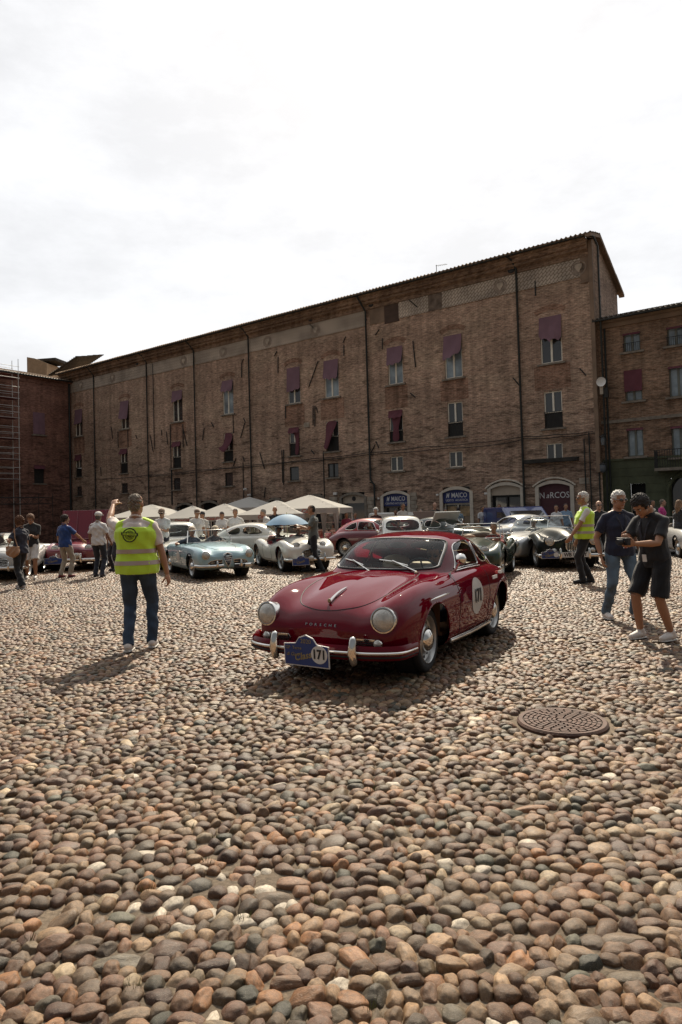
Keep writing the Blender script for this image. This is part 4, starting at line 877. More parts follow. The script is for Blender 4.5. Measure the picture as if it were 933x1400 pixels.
RXK = [row(.72, .1, .40, .14, .46, .13, .54, .10, .62, .06, .70, .74), row(.70, .24, .36, .34, .46, .30, .58, .22, .68, .14, .76, .80), row(.58, .56, .30, .72, .44, .73, .58, .64, .68, .30, .66, .86), row(.34, .62, .26, .78, .46, .79, .68, .68, .80, .36, .68, .92),
 row(0, .64, .24, .80, .48, .80, .74, .68, .87, .38, .72, .96), row(-.5, .64, .22, .80, .48, .80, .72, .68, .83, .42, .80, .98), row(-1.1, .64, .21, .80, .46, .795, .66, .70, .76, .50, .86, .98), row(-1.7, .64, .21, .80, .46, .795, .66, .70, .76, .52, .84, .90),
 row(-2.4, .62, .24, .82, .48, .81, .74, .68, .84, .48, .84, .88), row(-2.9, .58, .28, .80, .48, .78, .68, .64, .77, .42, .76, .79), row(-3.3, .46, .34, .62, .46, .6, .58, .48, .64, .3, .62, .63), row(-3.42, .1, .42, .14, .46, .13, .5, .1, .52, .06, .52, .52)]
RSE = [row(.72, .2, .34, .3, .42, .28, .52, .24, .58, .12, .60, .61), row(.71, .48, .28, .62, .40, .62, .56, .56, .64, .3, .66, .68), row(.64, .58, .25, .72, .42, .725, .64, .63, .74, .40, .74, .76), row(.35, .62, .22, .76, .44, .76, .72, .66, .82, .44, .83, .86), row(-.2, .64, .2, .79, .46, .785, .76, .68, .86, .48, .89, .92),
 row(-.8, .65, .19, .80, .46, .795, .78, .70, .88, .52, .92, .95), row(-1.5, .65, .19, .80, .46, .795, .78, .70, .88, .52, .92, .95), row(-2.1, .65, .2, .80, .46, .79, .77, .69, .87, .50, .90, .93), row(-2.7, .62, .24, .77, .46, .76, .73, .65, .82, .45, .84, .86), row(-3.1, .54, .3, .68, .46, .67, .64, .57, .71, .36, .72, .73), row(-3.28, .3, .36, .4, .46, .38, .54, .32, .6, .2, .6, .6), row(-3.3, .1, .42, .14, .46, .13, .5, .1, .52, .06, .52, .52)]
CGT = [crow(-.45, .62, .88, .54, .89, .4, .90, .2, .905, .908), crow(-.62, .66, .88, .58, .95, .46, 1.0, .28, 1.03, 1.04), crow(-.85, .68, .88, .62, 1.02, .52, 1.12, .32, 1.17, 1.185), crow(-1.1, .69, .88, .63, 1.05, .54, 1.19, .36, 1.25, 1.265), crow(-1.5, .69, .88, .63, 1.05, .54, 1.20, .36, 1.27, 1.29),
 crow(-1.9, .68, .87, .62, 1.02, .52, 1.15, .34, 1.21, 1.23), crow(-2.25, .65, .86, .57, .96, .46, 1.04, .28, 1.08, 1.095), crow(-2.6, .58, .82, .5, .86, .38, .90, .22, .915, .92), crow(-2.85, .5, .76, .42, .78, .3, .79, .18, .80, .80)]
CSE = [crow(-.40, .62, .89, .54, .90, .4, .91, .2, .92, .925), crow(-.55, .66, .89, .6, 1.0, .5, 1.06, .3, 1.09, 1.10), crow(-.80, .68, .89, .63, 1.10, .56, 1.26, .36, 1.32, 1.335), crow(-1.0, .69, .89, .64, 1.12, .58, 1.33, .4, 1.40, 1.42), crow(-1.6, .69, .89, .64, 1.12, .58, 1.35, .4, 1.43, 1.45),
 crow(-2.0, .68, .88, .63, 1.11, .56, 1.32, .38, 1.40, 1.42), crow(-2.3, .66, .87, .60, 1.06, .52, 1.20, .34, 1.26, 1.275), crow(-2.5, .62, .85, .56, .95, .46, 1.0, .3, 1.03, 1.04), crow(-2.65, .56, .82, .48, .86, .36, .88, .2, .885, .89)]
TYRE_PROF = [(.235, -.07), (.27, -.078), (.300, -.072), (.318, -.05), (.322, 0), (.318, .05), (.300, .072), (.27, .078), (.235, .07)]
ALLOY = mat('wheel_silver', (.42, .42, .41), rough=.35, metal=.7); WIREM = mat('wire_wheel', (.5, .5, .48), rough=.3, metal=.9)
def wheel(parent, x, y, side, r=.32, kind='disc', steer=0, rimm=None):
    k = r / .322; M = Matrix.Rotation(steer, 3, 'Z')
    t = MB().lathe([(a * k, b_ * .95) for a, b_ in TYRE_PROF], n=40, axis='y', M=M).build('tyre', BLACK, None, smooth=True); t.parent = parent; t.location = (x, y, r); t.name = 'wheel'
    o = side
    rm = rimm or ALLOY
    if kind == 'wire':
        m_ = MB().lathe([(.235 * k, .068 * o), (.215 * k, .05 * o), (.205 * k, .0), (.215 * k, -.05 * o)], n=32, axis='y', M=M); m_.lathe([(0, .085 * o), (.03, .085 * o), (.045, .05 * o), (.045, -.02 * o)], n=14, axis='y', M=M)
        for j in range(22):
            a = 2 * math.pi * j / 22; c = a + (.35 if j % 2 else -.35)
            m_.tube([M @ Vector((.04 * math.cos(a), .04 * o, .04 * math.sin(a))), M @ Vector((.21 * k * math.cos(c), .01 * o, .21 * k * math.sin(c)))], .004, 3, cap=False)
    else:
        m_ = MB().lathe([(.238 * k, .066 * o), (.228 * k, .074 * o), (.215 * k, .062 * o), (.205 * k, .03 * o), (.17 * k, .018 * o), (.13 * k, .045 * o), (.115 * k, .055 * o)], n=36, axis='y', M=M)
    rim = m_.build('rim', rm, t, smooth=True)
    if kind == 'disc':
        MB().lathe([(.12 * k, .05 * o), (.115 * k, .075 * o), (.09 * k, .095 * o), (.05 * k, .108 * o), (0, .112 * o)], n=28, axis='y', M=M).build('hubcap', CHROME, t, smooth=True)
        s_ = MB()
        for j in range(12):
            a = 2 * math.pi * j / 12; c_ = Vector((.165 * k * math.cos(a), .024 * o, .165 * k * math.sin(a))); s_.ell(M @ c_, (.016, .004, .026), M @ Matrix.Rotation(-a + R(90), 3, 'Y'), 8, 5)
        s_.build('rim_slots', INK, t)
    else: MB().lathe([(.16 * k, -.02 * o), (0, -.02 * o)], n=20, axis='y', M=M).build('brake_drum', IRON, t)
    return t
REFL = mat('lamp_reflector', (.62, .6, .55), rough=.28, metal=1, bump=.4, bscale=60); LGLASS = glassmat('lamp_glass', (.8, .82, .8))
def aim(d):     # matrix turning +X to direction d
    return Vector(d).to_track_quat('X', 'Z').to_matrix()
def headlamp(parent, p, d, r=.095, rim=True, body=None, depth=.1):
    M = aim(d); ch = MB().lathe([(r * .93, .0), (r * .98, .02), (r * 1.08, .018), (r * 1.12, -.005), (r * 1.08, -.03), (r * 1.02, -depth)], n=32, axis='x', M=M).build('headlight', CHROME if rim else body, parent, smooth=True, loc=p)
    MB().lathe([(r * .95, .012), (r * .8, .028), (r * .5, .04), (0, .047)], n=28, axis='x', M=M).build('lens', LENS, ch, smooth=True); return ch
PLD = mat('dusty_white_decal', (.52, .50, .46), rough=.6, var=.08)
def roundel(mb_shell, ax, cx, cz, rx, rz, side, num, parent, off=.004, plate=PLD, ts=.2, rows_=8):
    V = []; F = []; n_ = 28; c, nm = mb_shell.proj(1, cx, cz, side)
    if c is None: return
    V.append(c + nm * off if nm.y * side > 0 else c - nm * off)
    for k in range(1, 4):
        for j in range(n_):
            a = 2 * math.pi * j / n_; h, q = mb_shell.proj(1, cx + rx * k / 3 * math.cos(a), cz + rz * k / 3 * math.sin(a), side); q = q if q.y * side > 0 else -q; V.append(h + q * off)
    for j in range(n_): F.append((0, 1 + j, 1 + (j + 1) % n_))
    for k in range(2):
        for j in range(n_): F.append((1 + k * n_ + j, 1 + (k + 1) * n_ + j, 1 + (k + 1) * n_ + (j + 1) % n_, 1 + k * n_ + (j + 1) % n_))
    o = MB().add(V, F).build('number_roundel', plate, parent, smooth=True, fix=False)
    nm = nm if nm.y * side > 0 else -nm
    zax = Vector((0, nm.y, nm.z)).normalized(); xax = Vector((-side, 0, 0)); yax = zax.cross(xax)
    M = Matrix((xax, yax, zax)).transposed().to_4x4(); M.translation = c + zax * (off + .006)
    text(num, ts, INK, o, M, bold=.004, xs=.85); return o
def seam(shell, ax, pts, parent, r=.0035, side=1, m_=INK, name='panel_gap'):
    mb = MB(); P = []
    for i in range(len(pts) - 1):
        for t in np.linspace(0, 1, 8, endpoint=i == len(pts) - 2):
            a = pts[i][0] + (pts[i + 1][0] - pts[i][0]) * t; b_ = pts[i][1] + (pts[i + 1][1] - pts[i][1]) * t; h, _ = shell.proj(ax, a, b_, side)
            if h is not None: P.append(h)
    if len(P) > 2: mb.tube(P, r, 5); return mb.build(name, m_, parent, smooth=True)
def seat(parent, x, y, z, m_, w=.25, h=.5):
    mb = MB(); mb.limb([(x + .2, y, z), (x - .22, y, z)], [.11, .12], 10, flat=w / .12, up=(0, 0, 1)); mb.limb([(x - .2, y, z + .05), (x - .36, y, z + h)], [.09, .07], 10, flat=w / .09, up=(1, 0, 0)); return mb.build('seat', m_, parent, smooth=True)
def steering(parent, x, y, z, r=.19):
    mb = MB(); T = Matrix.Rotation(R(-62), 3, 'Y'); c = Vector((x, y, z)); mb.tube([c + T @ Vector((r * math.cos(a), r * math.sin(a), 0)) for a in np.linspace(0, 2 * math.pi, 25)[:-1]], .012, 6, closed=True)
    mb.tube([c - T @ Vector((r, 0, 0)), c + T @ Vector((r, 0, 0))], .01, 5); mb.tube([c, c + Vector((.35, 0, -.16))], .014, 5); return mb.build('steering_wheel', INK, parent, smooth=True)
def car(name, label, px, pg, head, rows, col_m, wb, track, r, nx=80, nj=26, cab=None, open_=None, wk='disc', cab_m=None, wins=(), arch_r=None, tub=None, z=None, pos=None, rot=None, interior=None, steer=0, rear_arch=True):
    """px,pg: photo pixel of the front left wheel contact; head: heading vector on the ground"""
    if pos is None:
        g_ = G(px, pg); g_.z = 0
    h = Vector((head[0], head[1], 0)).normalized(); left = Vector((-h.y, h.x, 0))
    if pos is None: pos = g_ - left * track / 2
    pos = Vector((pos[0], pos[1], (gz(pos[0], pos[1]) if z is None else z) + .022))
    t = thing(name, label, 'car', pos, math.atan2(h.y, h.x), 'classic cars gathered on the cobbled piazza')
    ar_ = arch_r or r * 1.12; sh = Shell(rows, nx, nj)
    th = np.linspace(0, 2 * math.pi, 40, endpoint=False)
    for xa in (0, -wb):
        k = 1 if xa == 0 or rear_arch else .93
        sh.cut(1, [(xa + ar_ * math.cos(a), r + .01 + ar_ * k * math.sin(a)) for a in th], lambda C: np.abs(C[:, 1]) > .28)
    body = None; cs = None
    if open_ is not None: sh.cut(2, chaikin(open_, 2), lambda C: C[:, 2] > .55)
    t['_'] = 0; del t['_']
    # wheels, wells, floor
    hw = track / 2
    for xa in (0, -wb):
        for s_ in (1, -1): wheel(t, xa, hw * s_, s_, r, wk, steer=steer if xa == 0 else 0)
    fl = MB(); xr = rows[-1][0]; xf = rows[0][0]
    fl.box(-wb + .1, -.02 - ar_, -hw - .02, hw + .02, .20, .26); fl.box(xr + .35, -wb - ar_, -.4, .4, .28, .34); fl.box(-.3, xf - .2, -.30, .30, .25, .30)
    for xa in (0, -wb):
        for s_ in (1, -1): fl.lathe([(ar_ + .0, s_ * (hw + .03)), (ar_ + .0, s_ * (hw - .16)), (0, s_ * (hw - .17))], (xa, 0, r + .01), 'y', 28)
    fl.tube([(0, -hw, r), (0, hw, r)], .04, 6); fl.tube([(-wb, -hw, r), (-wb, hw, r)], .05, 6)
    fl.build('underbody', DARK, t)
    return t, sh
def finish(t, sh, m_, name='body'): return sh.build(name, m_, t)
def cabin(t, rows, m_, nx, nj, front_poly, side_polys, rear_poly, fx, rx_, trim=True, tr=.009, rubber=False, gm=GLASS, both=True):
    c = Shell(rows, nx, nj); G_ = []
    fp = chaikin(front_poly, 2); G_.append((c.cut(0, fp, lambda C: C[:, 0] > fx, True, 1), 'windscreen', 0, fp, 1, lambda C: C.x > fx))
    for sp_ in side_polys:
        p_ = chaikin(sp_, 2)
        for s_ in (1, -1): G_.append((c.cut(1, p_, lambda C, s_=s_: C[:, 1] * s_ > .3, True), 'side_window', 1, p_, s_, None))
    if rear_poly: p_ = chaikin(rear_poly, 2); G_.append((c.cut(0, p_, lambda C: C[:, 0] < rx_, True, -1), 'rear_window', 0, p_, -1, None))
    o = c.build('roof', m_, t)
    for g, nm, ax, poly, sd, _ in G_:
        w = glasspart(g, nm, gm, t)
        if trim and w is not None:
            P = []
            for a, b_ in poly:
                h, _n = c.proj(ax, a, b_, sd)
                if h is not None: P.append(h)
            if len(P) > 6:
                MB().tube(P, tr * (1.6 if nm == 'windscreen' and rubber else 1), 6, closed=True).build('window_seal' if rubber and nm == 'windscreen' else 'window_trim', INK if rubber and nm == 'windscreen' else CHROME, w, smooth=True)
                if rubber and nm == 'windscreen':
                    c0 = sum(P, Vector()) / len(P); MB().tube([p + (c0 - p).normalized() * .016 + Vector((.008, 0, .003)) for p in P], .006, 6, closed=True).build('window_trim', CHROME, w, smooth=True)
    return c
def bumper(t, x, hw, z, wrap=.25, r=.035, m_=CHROME, bow=.1, name='bumper', flat=.45, back=1):
    P = [(x - (wrap + .12) * back, -hw - .02, z), (x - wrap * .55 * back, -hw + .01, z), (x - wrap * .18 * back, -hw * .86, z)] + [(x + bow * (1 - (k / 6) ** 2) * .5 * back, hw * .8 * k / 6, z) for k in range(-5, 6)] + [(x - wrap * .18 * back, hw * .86, z), (x - wrap * .55 * back, hw - .01, z), (x - (wrap + .12) * back, hw + .02, z)]
    return MB().tube([Vector(p) for p in crom(P, 60)], r, 8, flat=flat, up=(0, 0, 1)).build(name, m_, t, smooth=True)
def screen(t, xb, yb, zb, xt, yt, zt, bow=.12, m_=CHROME, tr=.011, split=False):
    n_ = 14; V = []; F = []
    for i in range(n_ + 1):
        s_ = -1 + 2 * i / n_; V.append((xb - bow * s_ * s_, yb * s_, zb)); V.append((xt - bow * .8 * s_ * s_, yt * s_, zt))
    for i in range(n_): F.append((2 * i, 2 * i + 2, 2 * i + 3, 2 * i + 1))
    w = MB().add(V, F).build('windscreen', GLASS, t, smooth=True, fix=False)
    loop = V[0::2] + V[1::2][::-1]; mb = MB().tube(loop, tr, 6, closed=True)
    mb.tube([V[0], V[1]], tr * 1.2, 6); mb.tube([V[-2], V[-1]], tr * 1.2, 6)
    if split: mb.tube([(xb, 0, zb), (xt, 0, zt)], tr, 6)
    mb.build('window_trim', m_, w, smooth=True); return w
PLATEB = mat('rally_plate_blue', (.018, .05, .20), rough=.4); GOLD = mat('gold_print', (.28, .22, .11), rough=.5); PLW = mat('plate_white', (.7, .7, .68), rough=.5)
def rally_plate(t, M, num='', w=.46, h=.27):
    P = [(-w / 2, -h / 2), (w / 2, -h / 2), (w / 2, h * .22), (w * .24, h * .26), (w * .16, h * .46), (0, h * .56), (-w * .16, h * .46), (-w * .24, h * .26), (-w / 2, h * .22)]
    P = [(w * .5 * x / (w / 2), z) for x, z in P]; B = M @ Matrix.Rotation(R(-90), 4, 'X')   # text matrices have z out of the face
    o = MB().prism(P, -.004, .004, B).build('rally_plate', PLW, t); MB().prism([(x * .955, z * .93) for x, z in P], -.007, -.0045, B).build('plate_face', PLATEB, o)
    Tm = lambda x, y: M @ Matrix.Translation((x, y, .008))
    text('2020', .055, GOLD, o, Tm(.0, h * .34)); text('GP  Terre', .04, GOLD, o, Tm(-w * .28, h * .10)); text('di Canossa'[:2] + ' Gara', .045, GOLD, o, Tm(-w * .3, -h * .12), shear=.3)
    text('Classic', .085, GOLD, o, Tm(-.01, -h * .14) @ Matrix.Rotation(R(14), 4, 'Z'), shear=.3, bold=.002)
    if num:
        MB().lathe([(0, .011), (h * .3, .011), (h * .3, .008)], n=28, M=None).build('number_disc', PLW, o, fix=False).matrix_local = M @ Matrix.Translation((w * .29, -h * .06, 0))
        text(num, .115, INK, o, M @ Matrix.Translation((w * .29, -h * .06, .014)), bold=.003, xs=.8)
    return o
def facing(x, y, z, tilt=0, yaw=0):     # text matrix at a car's nose, readable from the front
    return Matrix.Translation((x, y, z)) @ Matrix.Rotation(yaw, 4, 'Z') @ Matrix.Rotation(R(90), 4, 'Z') @ Matrix.Rotation(R(90) - tilt, 4, 'X')

# ---------------------------------------------------------------- the dark red coupe
MAROON = bpy.data.materials.new('ruby_paint'); MAROON.use_nodes = True; b = MAROON.node_tree.nodes['Principled BSDF']
b.inputs['Base Color'].default_value = (.12, .001, .009, 1); b.inputs['Roughness'].default_value = .5; b.inputs['Metallic'].default_value = .0; b.inputs['Specular IOR Level'].default_value = 0; b.inputs['Coat Weight'].default_value = 1; b.inputs['Coat Roughness'].default_value = .02; b.inputs['Coat IOR'].default_value = 1.4
hd = (-.49, -.872)
t, sh = car('classic_coupe', 'shiny dark red fastback coupe with blue 171 rally plate, nearest car in the piazza', 0, 0, hd, R356, None, 2.1, 1.29, .315, nx=190, nj=70, pos=(.16, 6.99), arch_r=.345, steer=R(3))
HERO = t; t.scale = (1, 1.03, 1)
# front hood lid edge, doors
th = np.linspace(0, 2 * math.pi, 49)
hood = [( -.46, .46), (-.2, .50), (.1, .49), (.36, .44), (.56, .34), (.66, .20), (.695, 0), (.66, -.20), (.56, -.34), (.36, -.44), (.1, -.49), (-.2, -.50), (-.46, -.46)]
hp = [tuple(p) for p in crom(hood, 60)]
seam(sh, 2, hp, t, .005)
for s_ in (1, -1):
    seam(sh, 1, [(-.60, .86), (-.62, .55), (-.63, .26), (-.75, .24), (-1.5, .24), (-1.56, .3), (-1.60, .6), (-1.60, .87)], t, .004, side=s_)
    P = []
    for q in np.linspace(R(8), R(172), 30):
        h, _ = sh.proj(1, .347 * math.cos(q), .325 + .347 * math.sin(q), s_); 
        if h is not None: P.append(h)
    MB().tube(P, .008, 6).build('wheel_arch_lip', MAROON, t, smooth=True)
    P = []
    for q in np.linspace(R(8), R(172), 30):
        h, _ = sh.proj(1, -2.1 + .347 * math.cos(q), .325 + .347 * math.sin(q), s_); 
        if h is not None: P.append(h)
    MB().tube(P, .008, 6).build('wheel_arch_lip', MAROON, t, smooth=True)
    # fender spear and sill strip
    h1 = [sh.proj(1, x, z_, s_)[0] for x, z_ in ((.10, .705), (-.02, .712), (-.12, .715), (-.25, .72), (-.36, .722))]
    MB().tube(h1, [.004, .010, .011, .010, .004], 6, flat=.6).build('fender_spear', CHROME, t, smooth=True)
    MB().tube([(-.40, s_ * .79, .235), (-1.0, s_ * .80, .225), (-1.68, s_ * .80, .235)], .022, 8, flat=.5, up=(0, 0, 1)).build('sill_strip', CHROME, t, smooth=True)
roundel(sh, 1, -1.16, .60, .185, .20, 1, '171', t, ts=.20); roundel(sh, 1, -1.16, .60, .185, .20, -1, '171', t, ts=.20)
# small stickers on the rear quarter
for x, z_, w_, c_ in ((-1.85, .74, .09, PLW), (-1.98, .78, .05, mat('red_sticker', (.5, .02, .02))), (-2.12, .77, .12, PLW)):
    h, nn = sh.proj(1, x, z_, 1); MB().box(-w_, w_, -.002, .002, -.02, .02).build('sticker', c_, t, loc=h + nn * (.004 if nn.y > 0 else -.004))
# nose badge lettering
for i, ch in enumerate('PORSCHE'):
    y_ = -.15 + i * .05; h, nn = sh.proj(0, y_, .535, 1); nn = nn if nn.x > 0 else -nn
    zax = nn.normalized(); xax = Vector((0, 0, 1)).cross(zax).normalized(); yax = zax.cross(xax); M = Matrix((xax, yax, zax)).transposed().to_4x4(); M.translation = h + zax * .004
    text(ch, .034, CHROME, t, M, name='badge_lettering', extrude=.003, xs=1.25)
sh.cut(2, chaikin([(-.70, .56), (-2.15, .54), (-2.3, .40), (-2.3, -.40), (-2.15, -.54), (-.70, -.56), (-.64, 0)], 1), lambda C: C[:, 2] > .7)
body = finish(t, sh, MAROON)
W356 = [(-.60, .945), (-.595, 1.0), (-.575, 1.14), (-.525, 1.215), (-.36, 1.235), (0, 1.25), (.36, 1.235), (.525, 1.215), (.575, 1.14), (.595, 1.0), (.60, .945), (.4, .935), (0, .93), (-.4, .935)]
cab = cabin(t, C356, MAROON, 110, 50, W356, [[(-.84, .92), (-.90, .925), (-.98, 1.06), (-1.06, 1.16), (-1.3, 1.19), (-1.55, 1.195), (-1.60, 1.18), (-1.60, 1.1), (-1.60, .97), (-1.60, .92), (-1.5, .92)], [(-1.66, .925), (-1.66, 1.18), (-1.85, 1.145), (-2.02, 1.05), (-2.18, .93)]],
    [(-.42, 1.0), (-.38, 1.16), (.38, 1.16), (.42, 1.0)], -1.2, -1.7, tr=.009, rubber=True)
# hood handle with crest
P = []
for x in np.linspace(.60, .26, 14): h, nn = sh.proj(2, x, 0, 1); P.append(h + Vector((0, 0, .010 + .010 * math.sin(math.pi * min(1, (.62 - x) / .36)))))
MB().tube(P, [.018, .021, .02, .018, .017, .016, .015, .014, .013, .012, .011, .010, .008, .004], 8, flat=.7).build('hood_handle', CHROME, t, smooth=True)
MB().ell(P[0] + Vector((.012, 0, .012)), (.012, .017, .022), None, 10, 8).build('crest', GOLD, t, smooth=True)
for s_ in (1, -1):
    h, nn = sh.proj(0, s_ * .605, .605, 1); headlamp(t, h + Vector((.012, 0, 0)), (1, .10 * s_, .10), .106, depth=.17)
    h, nn = sh.proj(0, s_ * .50, .405, 1)
    g_ = MB().tube([h + Vector((.004, s_ * a, c)) for a, c in ((-.16, -.028), (.05, -.028), (.07, 0), (.05, .028), (-.16, .028), (-.18, 0))], .008, 6, closed=True); g_.build('horn_grille', CHROME, t, smooth=True)
    g2 = MB()
    g2.box(.0, .004, -.17, .06, -.025, .025)
    g2.build('grille_recess', INK, t, loc=h + Vector((.002, 0 if s_ > 0 else .11, 0)))
    for k in (-.012, .004, .018): MB().box(.0, .008, -.16, .05, -.002, .002).build('grille_bar', CHROME, t, loc=h + Vector((.004, 0 if s_ > 0 else .11, k)))
    o_ = MB().lathe([(.04, 0), (.042, .02), (.036, .03)], n=18, axis='x').build('indicator', CHROME, t, smooth=True, loc=h + Vector((.004, s_ * .075, 0))); MB().lathe([(.036, .028), (.02, .042), (0, .046)], n=16, axis='x').build('lens', LENS, o_, smooth=True)
bm_ = bumper(t, .875, .79, .335, wrap=.26, r=.062, m_=MAROON, bow=.10, flat=.22)
bumper(t, .893, .795, .335, wrap=.26, r=.013, bow=.10, name='bumper_strip', flat=.8); bumper(t, .89, .795, .30, wrap=.26, r=.009, m_=BLACK, bow=.10, name='bumper_rubber', flat=.8)
for s_ in (1, -1):
    MB().limb([(.925, s_ * .40, .26), (.945, s_ * .40, .34), (.925, s_ * .40, .45)], [.036, .043, .032], 12).build('overrider', CHROME, t, smooth=True)
MB().lathe([(0, .04), (.03, .02), (.034, 0), (.03, -.03)], n=14, axis='z').build('red_reflector', mat('red_lens', (.5, .02, .02), rough=.2, coat=1), t, smooth=True, loc=(.70, -.74, .40))
rally_plate(t, facing(.985, -.03, .33, tilt=R(-4)) @ Matrix.Rotation(R(-1), 4, 'Z'), '171')
bumper(t, -3.0, .70, .38, wrap=.3, r=.05, m_=IRON, bow=.08, flat=.25, back=-1)
MB().ell((-2.92, .50, .50), (.035, .04, .04)).build('tail_light', mat('red_lens', (.5, .02, .02)), t, smooth=True); MB().ell((-2.92, -.50, .50), (.035, .04, .04)).build('tail_light', MATS['red_lens'], t, smooth=True)
# wipers
for y0, y1 in ((.42, -.05), (-.12, -.50)):
    a, _ = cab.proj(2, -.50, y0, 1); P = [Vector((-.47, y0, .915)), Vector((-.52, y0 * .8 + y1 * .2, .975)), Vector((-.58, (y0 + y1) / 2, 1.005)), ]
    b1, _ = cab.proj(0, y0 * .35 + y1 * .65 - 0, 1.015, 1)
    k = MB(); k.tube([(-.46, y0, .92), b1 + Vector((.035, 0, .01))], .008, 5); w0, _ = cab.proj(0, (y0 * .75 + y1 * .25), .975, 1); w1, _ = cab.proj(0, y1, 1.03, 1)
    if w0 and w1: k.tube([w0 + Vector((.02, 0, 0)), b1 + Vector((.03, 0, 0)), w1 + Vector((.02, 0, 0))], .007, 5)
    k.lathe([(.02, 0), (.02, .02), (0, .025)], (-.46, y0, .905), n=10); k.build('wiper', CHROME, t, smooth=True)
# mirror
k = MB(); k.tube([(-.70, .70, .90), (-.71, .76, .93), (-.70, .80, 1.0)], .012, 6); k.tube([(-.70, .70, .88), (-.60, .73, .89)], .014, 6); k.build('mirror_stalk', CHROME, t, smooth=True)
MB().lathe([(0, .06), (.03, .048), (.053, .018), (.06, -.01), (.058, -.014)], n=24, axis='x').build('mirror', CHROME, t, smooth=True, loc=(-.70, .815, 1.04))
MB().lathe([(.058, 0), (0, .0)], n=20, axis='x').build('mirror_glass', mat('tan_reflection', (.6, .5, .4), metal=1, rough=.05), t, loc=(-.712, .815, 1.04))
MB().tube([(-.86, .70, .90), (-1.2, .71, .905), (-1.62, .72, .90)], .006, 5).build('belt_trim', CHROME, t)
# interior
LEAT = mat('tan_leather', (.34, .17, .09), rough=.55, var=.1); BEI = mat('beige_trim', (.46, .37, .27), rough=.8); LEATD = mat('grey_brown_cloth', (.14, .11, .085), rough=.8)
k = MB(); k.box(-2.1, -.50, -.66, .66, .26, .30); k.add([(-.5, -.64, .30), (-.5, .64, .30), (-.62, .62, .86), (-.62, -.62, .86)], [(0, 1, 2, 3)])
k.add([(-2.05, -.6, .30), (-2.05, .6, .30), (-2.35, .5, .84), (-2.35, -.5, .84)], [(0, 1, 2, 3)]); k.box(-.8, -.58, -.60, .60, .78, .90); k.build('dashboard', LEAT, t)
hl_ = Shell([(x, [(max(a - .02, 0), c - .02) for a, c in q]) for x, q in C356[4:9]], 30, 16); MB().add([tuple(v) for v in hl_.V], [tuple(int(i) for i in f) for f in hl_.Fa]).build('headliner', BEI, t, smooth=True) if 0 else None
MB().box(-1.7, -1.1, -.42, .42, 1.235, 1.245).build('headliner', BEI, t); MB().box(-2.3, -1.75, -.52, .52, .84, .88).build('rear_shelf', BEI, t)
for s_ in (1, -1): MB().box(-1.62, -.66, s_ * .66, s_ * .68, .32, .88).build('door_card', LEAT, t)
seat(t, -1.35, .36, .42, BEI, .22, .52); seat(t, -1.35, -.36, .42, BEI, .22, .52); steering(t, -.82, .36, .86, .20)
MB().lathe([(0, 0), (.1, .0), (.1, .02), (0, .02)], (0, 0, 0), 'x', 16, Matrix.Diagonal((1, 1, .35))).build('interior_mirror', INK, t, loc=(-.98, 0, 1.17))

# ---------------------------------------------------------------- generic builders for the others
def roadster(name, label, px, pg, head, rows, col, wb, track, r, wk='disc', sc=(-.62, .60, .86, -.86, .52, 1.17), tubm=None, nx=90, nj=30, openp=None, mrough=.3, **kw):
    m_ = col if not isinstance(col, tuple) else paint(name + '_paint_' + str(int(col[0] * 999)), col, mrough)
    op = openp or [(-.72, .52), (-1.1, .60), (-1.75, .56), (-1.86, .30), (-1.86, -.30), (-1.75, -.56), (-1.1, -.60), (-.72, -.52), (-.66, 0)]
    t, sh = car(name, label, px, pg, head, rows, m_, wb, track, r, nx=nx, nj=nj, wk=wk, open_=op, **kw)
    finish(t, sh, m_)
    tm = tubm or LEATD; k = MB(); k.box(-1.85, -.6, -.60, .60, .24, .28); 
    k.add([(-1.9, -.55, .28), (-1.9, .55, .28), (-1.84, .54, .80), (-1.84, -.54, .80)], [(0, 1, 2, 3)]); k.add([(-.62, -.56, .28), (-.62, .56, .28), (-.70, .54, .84), (-.70, -.54, .84)], [(0, 1, 2, 3)])
    for s_ in (1, -1): k.add([(-1.85, s_ * .62, .28), (-.65, s_ * .62, .28), (-.7, s_ * .60, .72), (-1.8, s_ * .60, .72)], [(0, 1, 2, 3)])
    k.build('cockpit_tub', tm, t); seat(t, -1.38, .32, .40, tm, .20, .46); seat(t, -1.38, -.32, .40, tm, .20, .46); steering(t, -.88, .32, .80, .18)
    if sc: screen(t, *sc)
    seam(sh, 2, [(-.55, .40), (.2, .38), (.5, .26), (.55, 0), (.5, -.26), (.2, -.38), (-.55, -.40)], t, .005)
    for s_ in (1, -1): seam(sh, 1, [(-.75, .72), (-.77, .3), (-1.55, .3), (-1.62, .70)], t, .005, side=s_)
    return t, sh
def lamps(t, sh, y, z, r=.085, pod=None, out=.005, ang=.05):
    for s_ in (1, -1):
        h, nn = sh.proj(0, s_ * y, z, 1)
        if h is not None: headlamp(t, h + Vector((out, 0, 0)), (1, ang * s_, .05), r, depth=.14)

